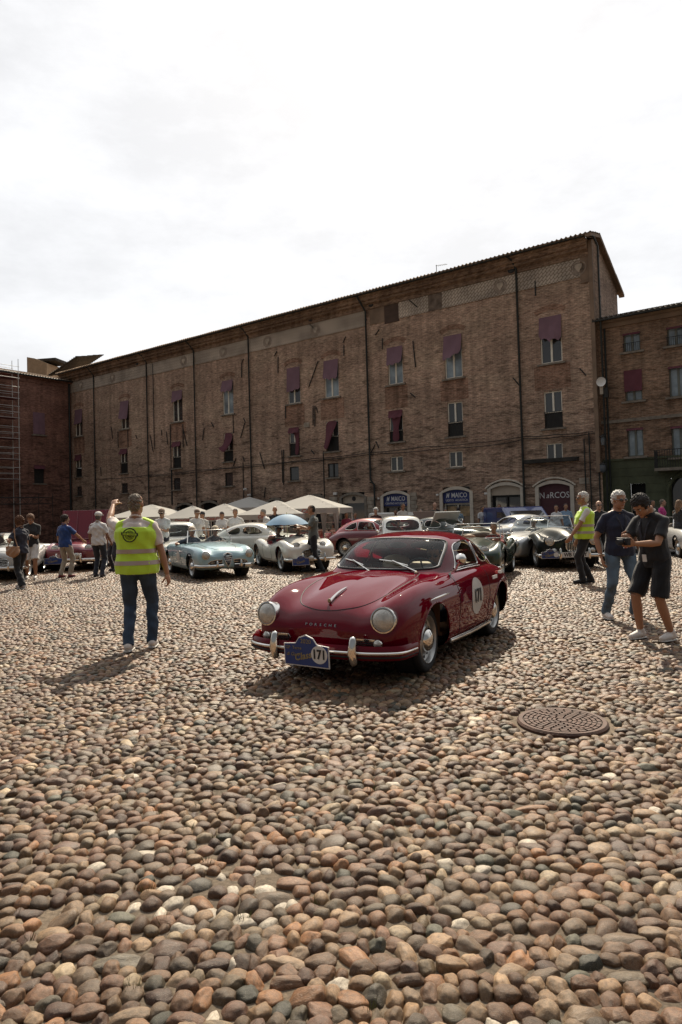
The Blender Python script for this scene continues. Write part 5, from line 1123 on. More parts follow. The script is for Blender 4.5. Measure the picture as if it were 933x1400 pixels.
# pale blue spider
t, sh = roadster('open_spider', 'pale blue open two seater with shield grille and two men wearing hats', 333, 787.5, (.47, -.88), RSP, (.30, .47, .52), 2.2, 1.27, .30, tubm=LEATD)
SPIDER = t
lamps(t, sh, .55, .60, .09)
h, _ = sh.proj(0, 0, .48, 1); fx_ = h.x
k = MB().tube([(fx_ + .01, 0, .30), (fx_ + .02, -.07, .42), (fx_ + .0, -.11, .55), (fx_ - .03, -.10, .60), (fx_ - .03, 0, .64), (fx_ - .03, .10, .60), (fx_, .11, .55), (fx_ + .02, .07, .42)], .014, 6, closed=True); k.build('shield_grille', CHROME, t, smooth=True)
MB().add([(fx_ + .012, 0, .30), (fx_ + .022, -.07, .42), (fx_ + .002, -.11, .55), (fx_ - .02, 0, .63), (fx_ + .002, .11, .55), (fx_ + .022, .07, .42)], [(0, 1, 2, 3, 4, 5)]).build('grille_recess', INK, t)
for j in range(5): MB().tube([(fx_ + .03, -.075 + abs(j - 2) * .0, .36 + j * .05), (fx_ + .03, .075, .36 + j * .05)], .005, 5).build('grille_bar', CHROME, t)
for s_ in (1, -1):
    P = [sh.proj(0, s_ * y_, z_, 1)[0] for y_, z_ in ((.15, .36), (.15, .47), (.30, .475), (.44, .45), (.50, .40), (.44, .355))]
    P = [p + Vector((.008, 0, 0)) for p in P if p is not None]
    MB().add(P, [tuple(range(len(P)))]).build('grille_recess', INK, t); MB().tube(P, .010, 6, closed=True).build('side_grille', CHROME, t, smooth=True)
    MB().tube([P[0] + Vector((.01, 0, .06)), P[3] + Vector((.02, 0, -.04))], .009, 6).build('grille_bar', CHROME, t)
    MB().tube([(.78, s_ * .14, .335), (.80, s_ * .3, .33), (.77, s_ * .5, .33), (.66, s_ * .68, .33), (.45, s_ * .76, .34)], .036, 8, flat=.5, up=(0, 0, 1)).build('bumper', CHROME, t, smooth=True)
    MB().limb([(.80, s_ * .30, .30), (.82, s_ * .30, .36), (.80, s_ * .30, .44)], [.025, .03, .022], 10).build('overrider', CHROME, t, smooth=True)
    MB().box(-.02, .02, -.02, .02, -.02, .02).build('indicator', LENS, t, loc=(.66, s_ * .60, .50))
MB().box(.80, .81, .12, .40, .27, .36).build('number_plate', INK, t)
for x in (-1.0, -1.15): roundel(sh, 1, x, .52, .16, .15, -1, '', t, ts=.1) if x == -1.0 else None
roundel(sh, 1, -1.0, .52, .2, .12, 1, '', t, ts=.1)

# white TR with blue umbrella
WHT = paint('cream_white_paint', (.72, .69, .62), .3); REDL = mat('red_leather', (.22, .015, .02), rough=.5)
t, sh = roadster('open_roadster', 'cream white open roadster with oval mesh mouth under the pale blue umbrella', 443, 779, (.38, -.92), RTR, WHT, 2.24, 1.16, .32, tubm=REDL, wk='wire', sc=(-.62, .54, .88, -.74, .50, 1.18))
TRW = t
def tr_front(t, sh, plate=True, pw=True):
    lamps(t, sh, .36, .69, .085, ang=0, out=.0); h, _ = sh.proj(0, 0, .50, 1); x0 = h.x
    P = [(x0 - .02 - .25 * abs(y_) ** 2, y_, z_) for y_, z_ in ((-.27, .47), (-.24, .56), (-.12, .60), (0, .61), (.12, .60), (.24, .56), (.27, .47), (.22, .40), (0, .38), (-.22, .40))]
    P = [Vector(p) + Vector((.035, 0, 0)) for p in P]
    MB().add(P, [tuple(range(len(P)))]).build('grille_recess', INK, t); MB().tube([Vector(p) for p in chaikin(P, 1)], .014, 6, closed=True).build('grille_surround', CHROME, t, smooth=True)
    k = MB()
    for j in range(9): y_ = -.22 + j * .055; k.tube([(x0 + .025, y_, .40), (x0 + .025, y_, .57)], .004, 4)
    for j in range(4): k.tube([(x0 + .025, -.24, .43 + j * .042), (x0 + .025, .24, .43 + j * .042)], .004, 4)
    k.build('grille_mesh', CHROME, t)
    bumper(t, .80, .68, .34, wrap=.2, r=.035, bow=.06)
    for s_ in (1, -1): MB().limb([(.845, s_ * .30, .28), (.86, s_ * .30, .36), (.845, s_ * .30, .48)], [.025, .03, .022], 10).build('overrider', CHROME, t, smooth=True)
    for s_ in (1, -1): MB().ell((.60, s_ * .60, .52), (.03, .03, .03)).build('indicator', LENS, t, smooth=True)
tr_front(t, sh); rally_plate(t, facing(.89, -.38, .33), '', w=.46, h=.24)
o_ = headlamp(t, (.90, -.10, .38), (1, 0, 0), .07)
roundel(sh, 1, -1.15, .44, .16, .15, -1, '', t, ts=.12)

# dark red far coupe
t, sh = car('classic_coupe', 'dull maroon fastback coupe with bright red roof parked in profile behind', 0, 0, (.86, -.52), R356, None, 2.1, 1.29, .315, nx=100, nj=36, pos=(2.25, 22.8), arch_r=.35)
MR2 = paint('maroon_paint', (.13, .012, .022), .35); MR3 = paint('bright_red_paint', (.32, .012, .015), .35)
sh.cut(2, chaikin([(-.70, .56), (-2.15, .54), (-2.3, .40), (-2.3, -.40), (-2.15, -.54), (-.70, -.56), (-.64, 0)], 1), lambda C: C[:, 2] > .7)
finish(t, sh, MR2); cabin(t, C356, MR3, 70, 30, W356, [[(-.84, .92), (-.90, .925), (-.98, 1.06), (-1.06, 1.16), (-1.3, 1.19), (-1.55, 1.195), (-1.60, 1.18), (-1.60, 1.1), (-1.60, .97), (-1.60, .92), (-1.5, .92)], [(-1.66, .925), (-1.66, 1.18), (-1.85, 1.145), (-2.02, 1.05), (-2.18, .93)]],
    [(-.42, 1.0), (-.38, 1.16), (.38, 1.16), (.42, 1.0)], -1.2, -1.7)
bumper(t, .875, .79, .335, wrap=.26, r=.05, bow=.10, flat=.25); bumper(t, -3.03, .78, .40, wrap=.3, r=.05, bow=.08, flat=.25, back=-1); lamps(t, sh, .575, .62, .09)
seat(t, -1.35, .36, .42, LEAT, .22, .52); seat(t, -1.35, -.36, .42, LEAT, .22, .52)
MB().ell((-.62, -.88, 1.0), (.05, .07, .05)).build('mirror', CHROME, t, smooth=True); MB().ell((-.62, .88, 1.0), (.05, .07, .05)).build('mirror', CHROME, t, smooth=True)

# green TR behind the red coupe
GRN = paint('british_green_paint', (.012, .035, .018), .3)
t, sh = roadster('open_roadster', 'dark green open roadster with cut down doors just behind the red coupe', 684, 796, (-.36, -1), RTR, GRN, 2.24, 1.16, .32, wk='wire', tubm=LEAT, sc=(-.62, .54, .88, -.74, .50, 1.20))
TRG = t; tr_front(t, sh); seam(sh, 1, [(-.42, .78), (-.45, .3)], t, .004)
for s_ in (1, -1):
    k = MB(); k.tube([(-.62, s_ * .60, .86), (-.58, s_ * .70, .92)], .01, 5); k.ell((-.58, s_ * .72, .96), (.03, .06, .05)); k.build('mirror', CHROME, t, smooth=True)
MB().limb([(-1.9, -.5, .86), (-1.95, 0, .90), (-1.9, .5, .86)], [.07, .09, .07], 10).build('folded_hood', LEATD, t, smooth=True)
k = MB().tube([(-1.72, -.52, .75), (-1.75, -.45, 1.10), (-1.75, .45, 1.10), (-1.72, .52, .75)], .018, 8); k.build('roll_hoop', CHROME, t, smooth=True)

# dark Jaguar style roadster
JAG = paint('black_green_paint', (.008, .012, .011), .4); JAG.node_tree.nodes['Principled BSDF'].inputs['Coat Weight'].default_value = .15; JAG.node_tree.nodes['Principled BSDF'].inputs['Specular IOR Level'].default_value = .2
t, sh = roadster('open_tourer', 'black open tourer with tall oval chrome grille and Austrian plate beside the older marshal', 807, 775, (-.04, -1), RXK, JAG, 2.59, 1.30, .34, wk='wire', tubm=mat('cream_leather', (.5, .42, .3), rough=.5), sc=(-.95, .56, .96, -1.12, .52, 1.28), openp=[(-1.05, .5), (-1.4, .60), (-2.05, .56), (-2.2, .30), (-2.2, -.30), (-2.05, -.56), (-1.4, -.60), (-1.05, -.5), (-1.0, 0)])
XKR = t
for s_ in (1, -1):
    MB().limb([(.45, s_ * .53, .70), (.62, s_ * .53, .69)], [.10, .115], 16).build('lamp_pod', JAG, t, smooth=True); headlamp(t, (.73, s_ * .53, .69), (1, .03 * s_, .0), .10, depth=.05)
    headlamp(t, (.82, s_ * .46, .46), (1, 0, 0), .062, depth=.06)
    MB().ell((.42, s_ * .70, .86), (.06, .025, .02)).build('side_light', CHROME, t, smooth=True)
k = MB(); oc = [(.79 - .13 * (z_ - .60) ** 2 * 6 * (1 if z_ > .6 else .3), y_, z_) for y_, z_ in [(.155 * math.cos(a) * (1 - .18 * math.sin(a)), .62 + .215 * math.sin(a)) for a in np.linspace(0, 2 * math.pi, 32, endpoint=False)]]
k.tube(oc, .016, 8, closed=True); k.build('grille_surround', CHROME, t, smooth=True)
MB().add([Vector(p) - Vector((.03, 0, 0)) for p in oc], [tuple(range(len(oc)))]).build('grille_recess', INK, t)
for j in range(7):
    y_ = -.12 + .04 * j; hh = .20 * math.sqrt(max(0, 1 - (y_ / .155) ** 2)); MB().tube([(.80 - .13 * (z_ - .60) ** 2 * 6 * (1 if z_ > .6 else .3), y_, z_) for z_ in np.linspace(.62 - hh, .62 + hh, 7)], .009, 6).build('grille_bar', CHROME, t, smooth=True)
k = bumper(t, .92, .80, .34, wrap=.25, r=.045, bow=.06)
for s_ in (1, -1): MB().limb([(.97, s_ * .34, .28), (.985, s_ * .34, .38), (.97, s_ * .34, .50)], [.03, .035, .025], 10).build('overrider', CHROME, t, smooth=True)
pl = MB().box(-.003, .003, -.33, .33, -.062, .062).build('number_plate', PLW, t, loc=(1.0, 0, .37)); text('WB 800 EY', .125, INK, pl, facing(.006, 0, 0), bold=.003, xs=.92)
rally_plate(t, facing(1.0, -.60, .40), '', w=.42, h=.22); MB().lathe([(0, 0), (.06, 0)], n=16, axis='x').build('number_disc', PLW, t, loc=(1.012, -.46, .38))

# silver coupe and silver roadster at right
SIL = paint('silver_paint', (.42, .43, .43), .3, .4)
SWIN = ([(-.58, .96), (-.48, 1.17), (0, 1.20), (.48, 1.17), (.58, .96)], [[(-.82, .92), (-1.08, 1.16), (-1.55, 1.18), (-1.55, .92)], [(-1.62, .92), (-1.62, 1.17), (-1.85, 1.12), (-2.15, .94)]], [(-.45, .96), (-.38, 1.12), (.38, 1.12), (.45, .96)])
def closed(name, label, pos, head, m_, rows=RSE, cab=CGT, wins=SWIN, wb=2.4, track=1.32, r=.31, fx=-1.15, rx=-1.75, roofm=None, z=None, wk='disc'):
    t, sh = car(name, label, 0, 0, head, rows, None, wb, track, r, nx=80, nj=28, pos=pos, wk=wk, z=z)
    sh.cut(2, chaikin([(-.70, .56), (-2.15, .54), (-2.3, .40), (-2.3, -.40), (-2.15, -.54), (-.70, -.56), (-.64, 0)], 1), lambda C: C[:, 2] > .7)
    finish(t, sh, m_)
    cabin(t, cab, roofm or m_, 60, 26, *wins, fx, rx, tr=.011); lamps(t, sh, .56, .60, .085)
    bumper(t, .80, .76, .36, wrap=.25, r=.04, bow=.08); bumper(t, -3.36, .74, .42, wrap=.25, r=.04, bow=.06, back=-1)
    h, _ = sh.proj(0, 0, .5, 1); k = MB().tube([(h.x + .01, -.28, .42), (h.x + .01, -.24, .52), (h.x, .24, .52), (h.x + .01, .28, .42)], .012, 6, closed=True); k.build('grille_surround', CHROME, t, smooth=True)
    MB().add([(h.x + .008, -.27, .42), (h.x + .008, -.23, .51), (h.x + .006, .23, .51), (h.x + .008, .27, .42)], [(0, 1, 2, 3)]).build('grille_recess', INK, t)
    seat(t, -1.4, .36, .42, LEATD, .22, .52); seat(t, -1.4, -.36, .42, LEATD, .22, .52); steering(t, -.85, .36, .84)
    for s_ in (1, -1): MB().ell((-.62, s_ * .80, .98), (.04, .06, .04)).build('mirror', CHROME, t, smooth=True); seam(sh, 1, [(-.66, .84), (-.68, .28), (-1.55, .28), (-1.62, .84)], t, .005, side=s_)
    return t, sh
def gp(px, dist): q = atd(px, 700, dist); return (q.x, q.y)
closed('silver_coupe', 'silver fastback coupe in profile before the blue van', gp(668, 23.5), (-.94, -.34), SIL)
t, sh = roadster('silver_roadster', 'low silver roadster with round tail between the green roadster and the black tourer', 0, 0, (-.75, -.66), RSP, SIL, 2.2, 1.27, .30, pos=gp(700, 18.6) + (0,)); lamps(t, sh, .55, .60, .09)
closed('dark_coupe', 'very dark green small coupe behind the dark green roadster', gp(648, 23), (.8, -.6), paint('deep_green_paint', (.012, .022, .016), .25))
# white saloon seen over the red roof
closed('white_saloon', 'white saloon whose windscreen shows just over the red coupe roof', gp(553, 21.2), (.02, -1), paint('white_paint', (.62, .62, .58), .3), cab=CSE, wins=([(-.58, 1.0), (-.52, 1.30), (0, 1.34), (.52, 1.30), (.58, 1.0), (0, .97)], [[(-.75, .95), (-.95, 1.28), (-1.5, 1.32), (-1.5, .95)], [(-1.57, .95), (-1.57, 1.32), (-1.95, 1.28), (-2.15, .95)]], [(-.45, 1.05), (-.40, 1.22), (.40, 1.22), (.45, 1.05)]), fx=-1.0, rx=-2.1, z=-.08)
# green car with lifted bonnet panels
t, sh = roadster('open_bonnet_car', 'pale green roadster with white and brown bonnet panels propped open', 0, 0, (-.9, -.4), RTR, (.20, .30, .20), 2.24, 1.16, .32, pos=gp(590, 24) + (0,)); lamps(t, sh, .36, .69, .08, ang=0)
MB().box(-.5, .5, -.02, .02, 0, .75, Matrix.Rotation(R(-38), 4, 'X')).build('bonnet_panel', paint('white_paint', (.62, .62, .58)), t, loc=(-.1, .45, .86), bevel=.01)
MB().box(-.5, .5, -.02, .02, 0, .70, Matrix.Rotation(R(28), 4, 'X')).build('bonnet_panel', mat('rusty_brown_panel', (.12, .07, .05), rough=.6), t, loc=(-.2, -.45, .86), bevel=.01)
# white coupe 223 and white saloon behind the spider
WPT = paint('off_white_paint', (.55, .53, .47), .3)
t, sh = closed('white_coupe', 'white coupe in profile carrying number 223 between the two open cars', gp(404, 21.6), (.97, -.16), WPT, z=0)
roundel(sh, 1, -1.66, .58, .27, .20, -1, '223', t, ts=.24)
SWINS = ([(-.58, 1.0), (-.52, 1.30), (0, 1.34), (.52, 1.30), (.58, 1.0), (0, .97)], [[(-.75, .95), (-.95, 1.28), (-1.5, 1.32), (-1.5, .95)], [(-1.57, .95), (-1.57, 1.32), (-1.95, 1.28), (-2.15, .95)]], [(-.45, 1.05), (-.40, 1.22), (.40, 1.22), (.45, 1.05)])
closed('pearl_saloon', 'pearl white saloon parked close behind the pale blue open car', gp(247, 20.6), (.42, -1), paint('pearl_paint', (.50, .50, .46), .25, .3), cab=CSE, wins=SWINS, fx=-1.0, rx=-2.1, z=-.05)
# left group
RED2 = paint('crimson_paint', (.17, .008, .02), .3)
t, sh = roadster('open_bonnet_roadster', 'crimson roadster with its bonnet raised and men standing round it', 136, 778.5, (.05, -1), RTR, RED2, 2.24, 1.25, .32, tubm=LEATD)
t.scale = (1.05, 1.18, 1.0); lamps(t, sh, .42, .69, .092, ang=0, out=.02); bumper(t, .80, .68, .34, wrap=.2, r=.045, bow=.06)
for s_ in (1, -1): MB().limb([(.845, s_ * .30, .28), (.86, s_ * .30, .38), (.845, s_ * .30, .52)], [.03, .035, .025], 10).build('overrider', CHROME, t, smooth=True)
headlamp(t, (.86, .20, .48), (1, 0, 0), .075); rally_plate(t, facing(.90, -.36, .36), '', w=.46, h=.24)
k = MB(); k.box(-.022, .022, -.62, .62, 0, 1.0, Matrix.Rotation(R(-14), 4, 'Y')); k.build('bonnet_lid', RED2, t, loc=(-.52, 0, .86), bevel=.012); k = MB()
for y_ in (-.56, .56, -.2, .2): k.tube([(-.49, y_, .9), (-.73, y_, 1.82)], .015, 5)
k.tube([(-.50, -.58, .92), (-.50, .58, .92)], .02, 6); k.build('bonnet_ribs', RED2, t); MB().tube([(.1, .5, .82), (-.55, .58, 1.3)], .008, 5).build('bonnet_prop', CHROME, t)
t, sh = roadster('white_roadster', 'white open car with chrome tail behind the boy in white shorts', 0, 0, (.55, .8), RSP, (.58, .57, .54), 2.2, 1.27, .30, pos=gp(52, 22) + (0,))
t, sh = roadster('white_roadster', 'silver white open car cut off by the left edge of the piazza view', 0, 0, (.25, -1), RTR, (.50, .50, .48), 2.24, 1.16, .32, pos=gp(4, 18.4) + (0,), wk='wire'); tr_front(t, sh)
t, sh = roadster('white_roadster', 'white open car beyond the right edge beside the arched doorway', 0, 0, (-.2, -1), RSP, (.6, .6, .57), 2.2, 1.27, .30, pos=gp(962, 19) + (0,)); lamps(t, sh, .55, .60, .09)
# red MG types far behind
for i, (px_, lb) in enumerate(((443, 'small bright red open tourer, left of the two by the tent curtains'), (463, 'small bright red open tourer with chrome radiator, right of the two by the tent curtains'))):
    t, sh = roadster('red_tourer', lb, 0, 0, (.25, -1), RXK, (.42, .015, .012), 2.59, 1.2, .33, wk='wire', pos=gp(px_, 27 + i * .6) + (0,), nx=60, nj=22, sc=(-.95, .5, .96, -1.05, .48, 1.25), tubm=LEATD)
    t.scale = (.8, .8, .92); lamps(t, sh, .5, .66, .10); k = MB().box(.70, .80, -.17, .17, .40, .86); k.build('radiator', CHROME, t, bevel=.02)
    for j in range(7): MB().box(.80, .812, -.14 + j * .045, -.125 + j * .045, .44, .82).build('radiator_slat', INK, t)
    for s_ in (1, -1): MB().tube([(.55, s_ * .5, .45), (.80, s_ * .45, .40), (.86, s_ * .2, .38), (.86, 0, .38)], .03, 6).build('bumper', CHROME, t)
# vans
def van(name, label, pos, head, m_, L_=4.2, H=1.95, W=1.7):
    h = Vector((head[0], head[1], 0)).normalized(); z = gz(pos[0], pos[1]) + .02
    t = thing(name, label, 'van', (pos[0], pos[1], z), math.atan2(h.y, h.x))
    P = [(.75, .35), (.78, .62), (.60, .98), (.15, 1.08), (-.30, H - .16), (-.55, H), (-L_ + .95, H), (-L_ + .85, H - .12), (-L_ + .80, .35)]
    b_ = MB().prism(P, -W / 2, W / 2).build('body', m_, t, bevel=.07)
    for s_ in (1, -1):
        MB().prism([(.02, 1.12), (-.32, H - .24), (-.60, H - .2), (-1.15, H - .2), (-1.15, 1.12)], s_ * (W / 2 - .01), s_ * (W / 2 + .012)).build('side_window', PANE, t)
        k = MB(); k.box(-1.22, -1.205, s_ * (W / 2), s_ * (W / 2 + .006), .4, H - .15); k.box(-2.5, -2.485, s_ * (W / 2), s_ * (W / 2 + .006), .4, H - .15); k.build('panel_gap', INK, t)
        wheel(t, 0, s_ * (W / 2 - .09), s_, .31); wheel(t, -L_ + 1.65, s_ * (W / 2 - .09), s_, .31)
        MB().box(.55, .80, s_ * .52, s_ * .80, .66, .84).build('headlight', LENS, t, bevel=.03); MB().box(-L_ + .78, -L_ + .82, s_ * .62, s_ * .80, .8, 1.2).build('tail_light', MATS['red_lens'], t)
    MB().add([(.20, -W / 2 + .12, 1.10), (.20, W / 2 - .12, 1.10), (-.27, W / 2 - .2, H - .17), (-.27, -W / 2 + .2, H - .17)], [(0, 1, 2, 3)]).build('windscreen', PANE, t, loc=(.02, 0, .01))
    MB().box(.76, .84, -W / 2 + .05, W / 2 - .05, .35, .55).build('bumper', INK, t, bevel=.03); return t
van('blue_van', 'small royal blue van parked before the cream arch', gp(722, 27), (.12, -1), paint('royal_blue_paint', (.012, .035, .16), .35), L_=3.8, H=1.55)
van('white_van', 'white panel van beneath the second navy shop sign', gp(574, 31), (.75, -.66), paint('white_paint', (.62, .62, .58)), L_=3.2, H=1.5)
# ================================================================ people
def remesh(mb, voxel, it=3, amp=0, freq=9, name='m'):
    me = mb.mesh(name); o = bpy.data.objects.new('tmp', me)
    a = o.modifiers.new('a', 'REMESH'); a.mode = 'VOXEL'; a.voxel_size = voxel
    b_ = o.modifiers.new('b', 'SMOOTH'); b_.iterations = it; b_.factor = .5
    r_ = evalmesh(o); bpy.data.objects.remove(o); bpy.data.meshes.remove(me)
    if amp:
        n_ = len(r_.vertices); co = np.empty(n_ * 3); r_.vertices.foreach_get('co', co); co = co.reshape(-1, 3); no_ = np.empty(n_ * 3); r_.vertices.foreach_get('normal', no_); no_ = no_.reshape(-1, 3)
        X_, Y_, Z_ = co.T * freq; d2 = (1 - 2 * np.abs(np.sin(X_ * 2.1 + 1.3 * np.sin(Z_ * 1.7 + Y_) + .6 * Z_))) * .5 + .5 * np.sin(Z_ * 3.1 + 2 * np.sin(X_ * 1.9 - Y_ * 1.4)) + .4 * np.sin(Y_ * 4.3 + Z_ * 5.1 + X_ * 3)
        co += no_ * (amp * d2)[:, None]; r_.vertices.foreach_set('co', co.ravel()); r_.update()
    r_.polygons.foreach_set('use_smooth', [True] * len(r_.polygons)); return r_
def mo(me, name, m_, parent):
    me.materials.clear(); me.materials.append(m_); me.name = name; o = bpy.data.objects.new(name, me); COL.objects.link(o); o.parent = parent; return o
def ik(a, c, l1, l2, hint):
    a, c, hint = Vector(a), Vector(c), Vector(hint); d = c - a; D = min(d.length, (l1 + l2) * .999); u = d.normalized(); x = (l1 * l1 - l2 * l2 + D * D) / (2 * D); h_ = math.sqrt(max(l1 * l1 - x * x, 0)); p = hint - u * hint.dot(u)
    p = p.normalized() if p.length > 1e-6 else Vector((0, 1, 0)); return a + u * x + p * h_, a + u * D
SKIN = {k: mat('skin_' + k, c, rough=.5, var=.06, spec=.4) for k, c in (('light', (.50, .29, .20)), ('tan', (.36, .19, .115)), ('deep', (.24, .12, .075)))}
def cloth(c, nm=None, var=.08): return mat(nm or 'cloth_%d_%d_%d' % tuple(int(q * 100) for q in c), c, rough=.9, var=var, vscale=6, sheen=.2, bump=.15, bscale=160)
def hand(mb, w, d, nrm, side, curl=.5, point=False, k=1.0, grip=False):
    """palm + five bent fingers; w wrist, d forearm direction, nrm palm normal (towards palm side)"""
    w, d, nrm = Vector(w), Vector(d).normalized(), Vector(nrm); nrm = (nrm - d * nrm.dot(d)).normalized(); s_ = d.cross(nrm) * side
    P = w + d * .045 * k; mb.limb([w - d * .01, w + d * .03 * k, w + d * .075 * k], [.024 * k, .030 * k, .034 * k], 10, flat=.5, up=s_)
    for i, (o_, L_) in enumerate(((.028, .072), (.010, .082), (-.009, .076), (-.027, .06))):
        c_ = curl * (1 if not point else (0 if i == 0 else 2.2)); b_ = w + d * .085 * k + s_ * o_ * k
        a1 = .35 * c_; a2 = a1 + .9 * c_; a3 = a2 + .7 * c_
        def dr(a): return d * math.cos(a) + nrm * math.sin(a)
        p1 = b_ + dr(a1) * L_ * .48 * k; p2 = p1 + dr(a2) * L_ * .32 * k; p3 = p2 + dr(a3) * L_ * .25 * k
        mb.limb([b_ - d * .03 * k, b_, p1, p2, p3], [.0095 * k, .0098 * k, .009 * k, .0082 * k, .0072 * k], 8)
    b_ = w + d * .025 * k + s_ * .026 * k; t1 = (d * .6 + s_ * .75 + nrm * .25).normalized(); t2 = (d * .85 + s_ * .2 + nrm * .5 * (1 + curl)).normalized()
    mb.limb([b_, b_ + t1 * .04 * k, b_ + t1 * .04 * k + t2 * .03 * k, b_ + t1 * .04 * k + t2 * .055 * k], [.014 * k, .0115 * k, .010 * k, .008 * k], 8)
def person(label, pos, face, H=1.75, sk='light', hair=(.03, .02, .015), hairk='short', top=(.6, .6, .6), bot=(.05, .06, .09), shoe=(.5, .5, .5), sleeve='short', shorts=False, lhand=None, rhand=None, lh=None, rh=None, lf=(-.10, .02), rf=(.10, -.02),
           lean=0, tilt=0, turn=0, cap=None, glasses=None, vox=.012, fat=1.0, seated=False, curl=.5, lpoint=False, rpoint=False, pn=None, female=False, group=None, side_lean=0, palmn=(None, None), shadesw=False):
    """local frame: +y is where the chest faces, +x the person's right ; face = heading in degrees, 0 looks away from the camera"""
    k = H / 1.75; t = thing('person', label, 'person', pos, -R(face), group); t.scale = (k, k, k)
    ML = Matrix.Rotation(-lean, 3, 'X') @ Matrix.Rotation(side_lean, 3, 'Y')
    hz = .93 if not seated else .16
    hip = Vector((0, 0, hz)); tr = lambda p: hip + ML @ (Vector(p))
    nk = tr((0, -.01, .50)); hc = nk + ML @ Matrix.Rotation(-tilt, 3, 'X') @ Vector((0, .035, .150)); MH = ML @ Matrix.Rotation(-turn, 3, 'Z') @ Matrix.Rotation(-tilt, 3, 'X')
    sw = (.172 if not female else .150) * (1 + (fat - 1) * .4)
    shl, shr = tr((-sw, -.015, .405)), tr((sw, -.015, .405))
    lhand = Vector(lhand) if lhand is not None else Vector((-.25 - .03 * (fat - 1) * 4, .06, .80 if not seated else .35)); rhand = Vector(rhand) if rhand is not None else Vector((.25 + .03 * (fat - 1) * 4, .04, .80 if not seated else .35))
    el, wl = ik(shl, lhand, .285, .25, Vector(lh) if lh else Vector((-.35, -1, -.2))); er, wr_ = ik(shr, rhand, .285, .25, Vector(rh) if rh else Vector((.35, -1, -.2)))
    hl, hr = hip + Vector((-.092, 0, -.04)), hip + Vector((.092, 0, -.04))
    al, ar2 = Vector((lf[0], lf[1] - .03, .085 + (lf[2] if len(lf) > 2 else 0))), Vector((rf[0], rf[1] - .03, .085 + (rf[2] if len(rf) > 2 else 0)))
    kl, al = ik(hl, al, .43, .42, Vector((-.08, 1, 0))); kr, ar2 = ik(hr, ar2, .43, .42, Vector((.08, 1, 0)))
    # body: one skin
    B = MB()
    def torso(mb, g, top_=.47, bot_=-.06, hemw=1.0, n=14):
        prof = [(-.10, .165, .115), (0, .170, .118), (.10, .150, .105), (.20, .150, .105), (.30, .168, .115), (.36, .172, .112), (.41, .135, .095), (.455, .075, .072)]
        if female: prof = [(-.10, .172, .12), (0, .175, .12), (.10, .145, .10), (.18, .132, .095), (.28, .145, .12), (.35, .150, .115), (.41, .12, .085), (.455, .065, .062)]
        V = []; F = []; pr = [p for p in prof if bot_ - .01 <= p[0] <= top_ + .01]
        if pr[0][0] > bot_ + .01: pr = [(bot_, prof[0][1], prof[0][2])] + pr
        for z_, a, b_ in pr:
            q = 1 + (fat - 1) * (1.25 if z_ < .32 else .6)
            for j in range(n):
                th_ = 2 * math.pi * j / n; c, s_ = math.cos(th_), math.sin(th_)
                V.append(tr((math.copysign(abs(c) ** .85, c) * (a * q + g) , math.copysign(abs(s_) ** .9, s_) * (b_ * q * (1 + (fat - 1) * (1.6 if s_ > 0 and z_ < .3 else 0)) + g) - (.02 if z_ > .3 else 0), z_)))
        m_ = len(pr)
        for i in range(m_ - 1):
            for j in range(n): F.append((i * n + j, i * n + (j + 1) % n, (i + 1) * n + (j + 1) % n, (i + 1) * n + j))
        F += [tuple(range(n - 1, -1, -1)), tuple((m_ - 1) * n + j for j in range(n))]; mb.add(V, F)
    torso(B, 0)
    for S_ in (shl, shr): B.limb([nk - ML @ Vector((0, 0, .01)), S_ + ML @ Vector((0, 0, .012))], [.05, .045], 10)
    B.limb([nk - ML @ Vector((0, 0, .06)), nk + ML @ Vector((0, .01, .06)), hc - MH @ Vector((0, .02, .07))], [.062, .054, .054], 12)
    B.ell(hc + MH @ Vector((0, -.008, .03)), (.076, .094, .092), MH); B.ell(hc + MH @ Vector((0, .022, -.045)), (.058, .066, .075), MH)
    B.limb([hc + MH @ Vector((0, .085, .022)), hc + MH @ Vector((0, .108, -.018))], [.010, .0155], 8); B.ell(hc + MH @ Vector((0, .082, -.055)), (.024, .012, .010), MH, 10, 6); B.ell(hc + MH @ Vector((0, .078, -.095)), (.024, .018, .016), MH, 10, 6)
    B.ell(hc + MH @ Vector((0, .078, .035)), (.05, .016, .010), MH, 10, 6)
    for s_ in (-1, 1): B.ell(hc + MH @ Vector((.078 * s_, -.005, -.005)), (.010, .018, .030), MH, 8, 6)
    for (S0, E_, W0) in ((shl, el, wl), (shr, er, wr_)):
        B.limb([S0, S0.lerp(E_, .35), E_, E_.lerp(W0, .3), W0], [.055, .050, .039, .040, .026], 10)
    for (W0, E_, sd, pt, q) in ((wl, el, -1, lpoint, 0), (wr_, er, 1, rpoint, 1)):
        nr = Vector(palmn[q]) if palmn[q] else Vector((-sd * .9, .3, 0)) if W0.z < hz + .1 else Vector((0, .2, -1))
        hand(B, W0, W0 - E_, nr, -sd if palmn[q] is None else sd, curl, pt, 1.05)
    def leg(mb, h_, k_, a_, rr, g=0): mb.limb([h_, h_.lerp(k_, .4), k_, k_.lerp(a_, .3), a_], [r_ + g for r_ in rr], 12)
    if shorts:
        for h_, k_, a_ in ((hl, kl, al), (hr, kr, ar2)): leg(B, h_, k_, a_, (.085, .078, .055, .056, .036)); B.limb([a_, a_ + Vector((0, .02, -.05))], [.036, .04], 8)
    mo(remesh(B, vox, 2), 'body', SKIN[sk], t)
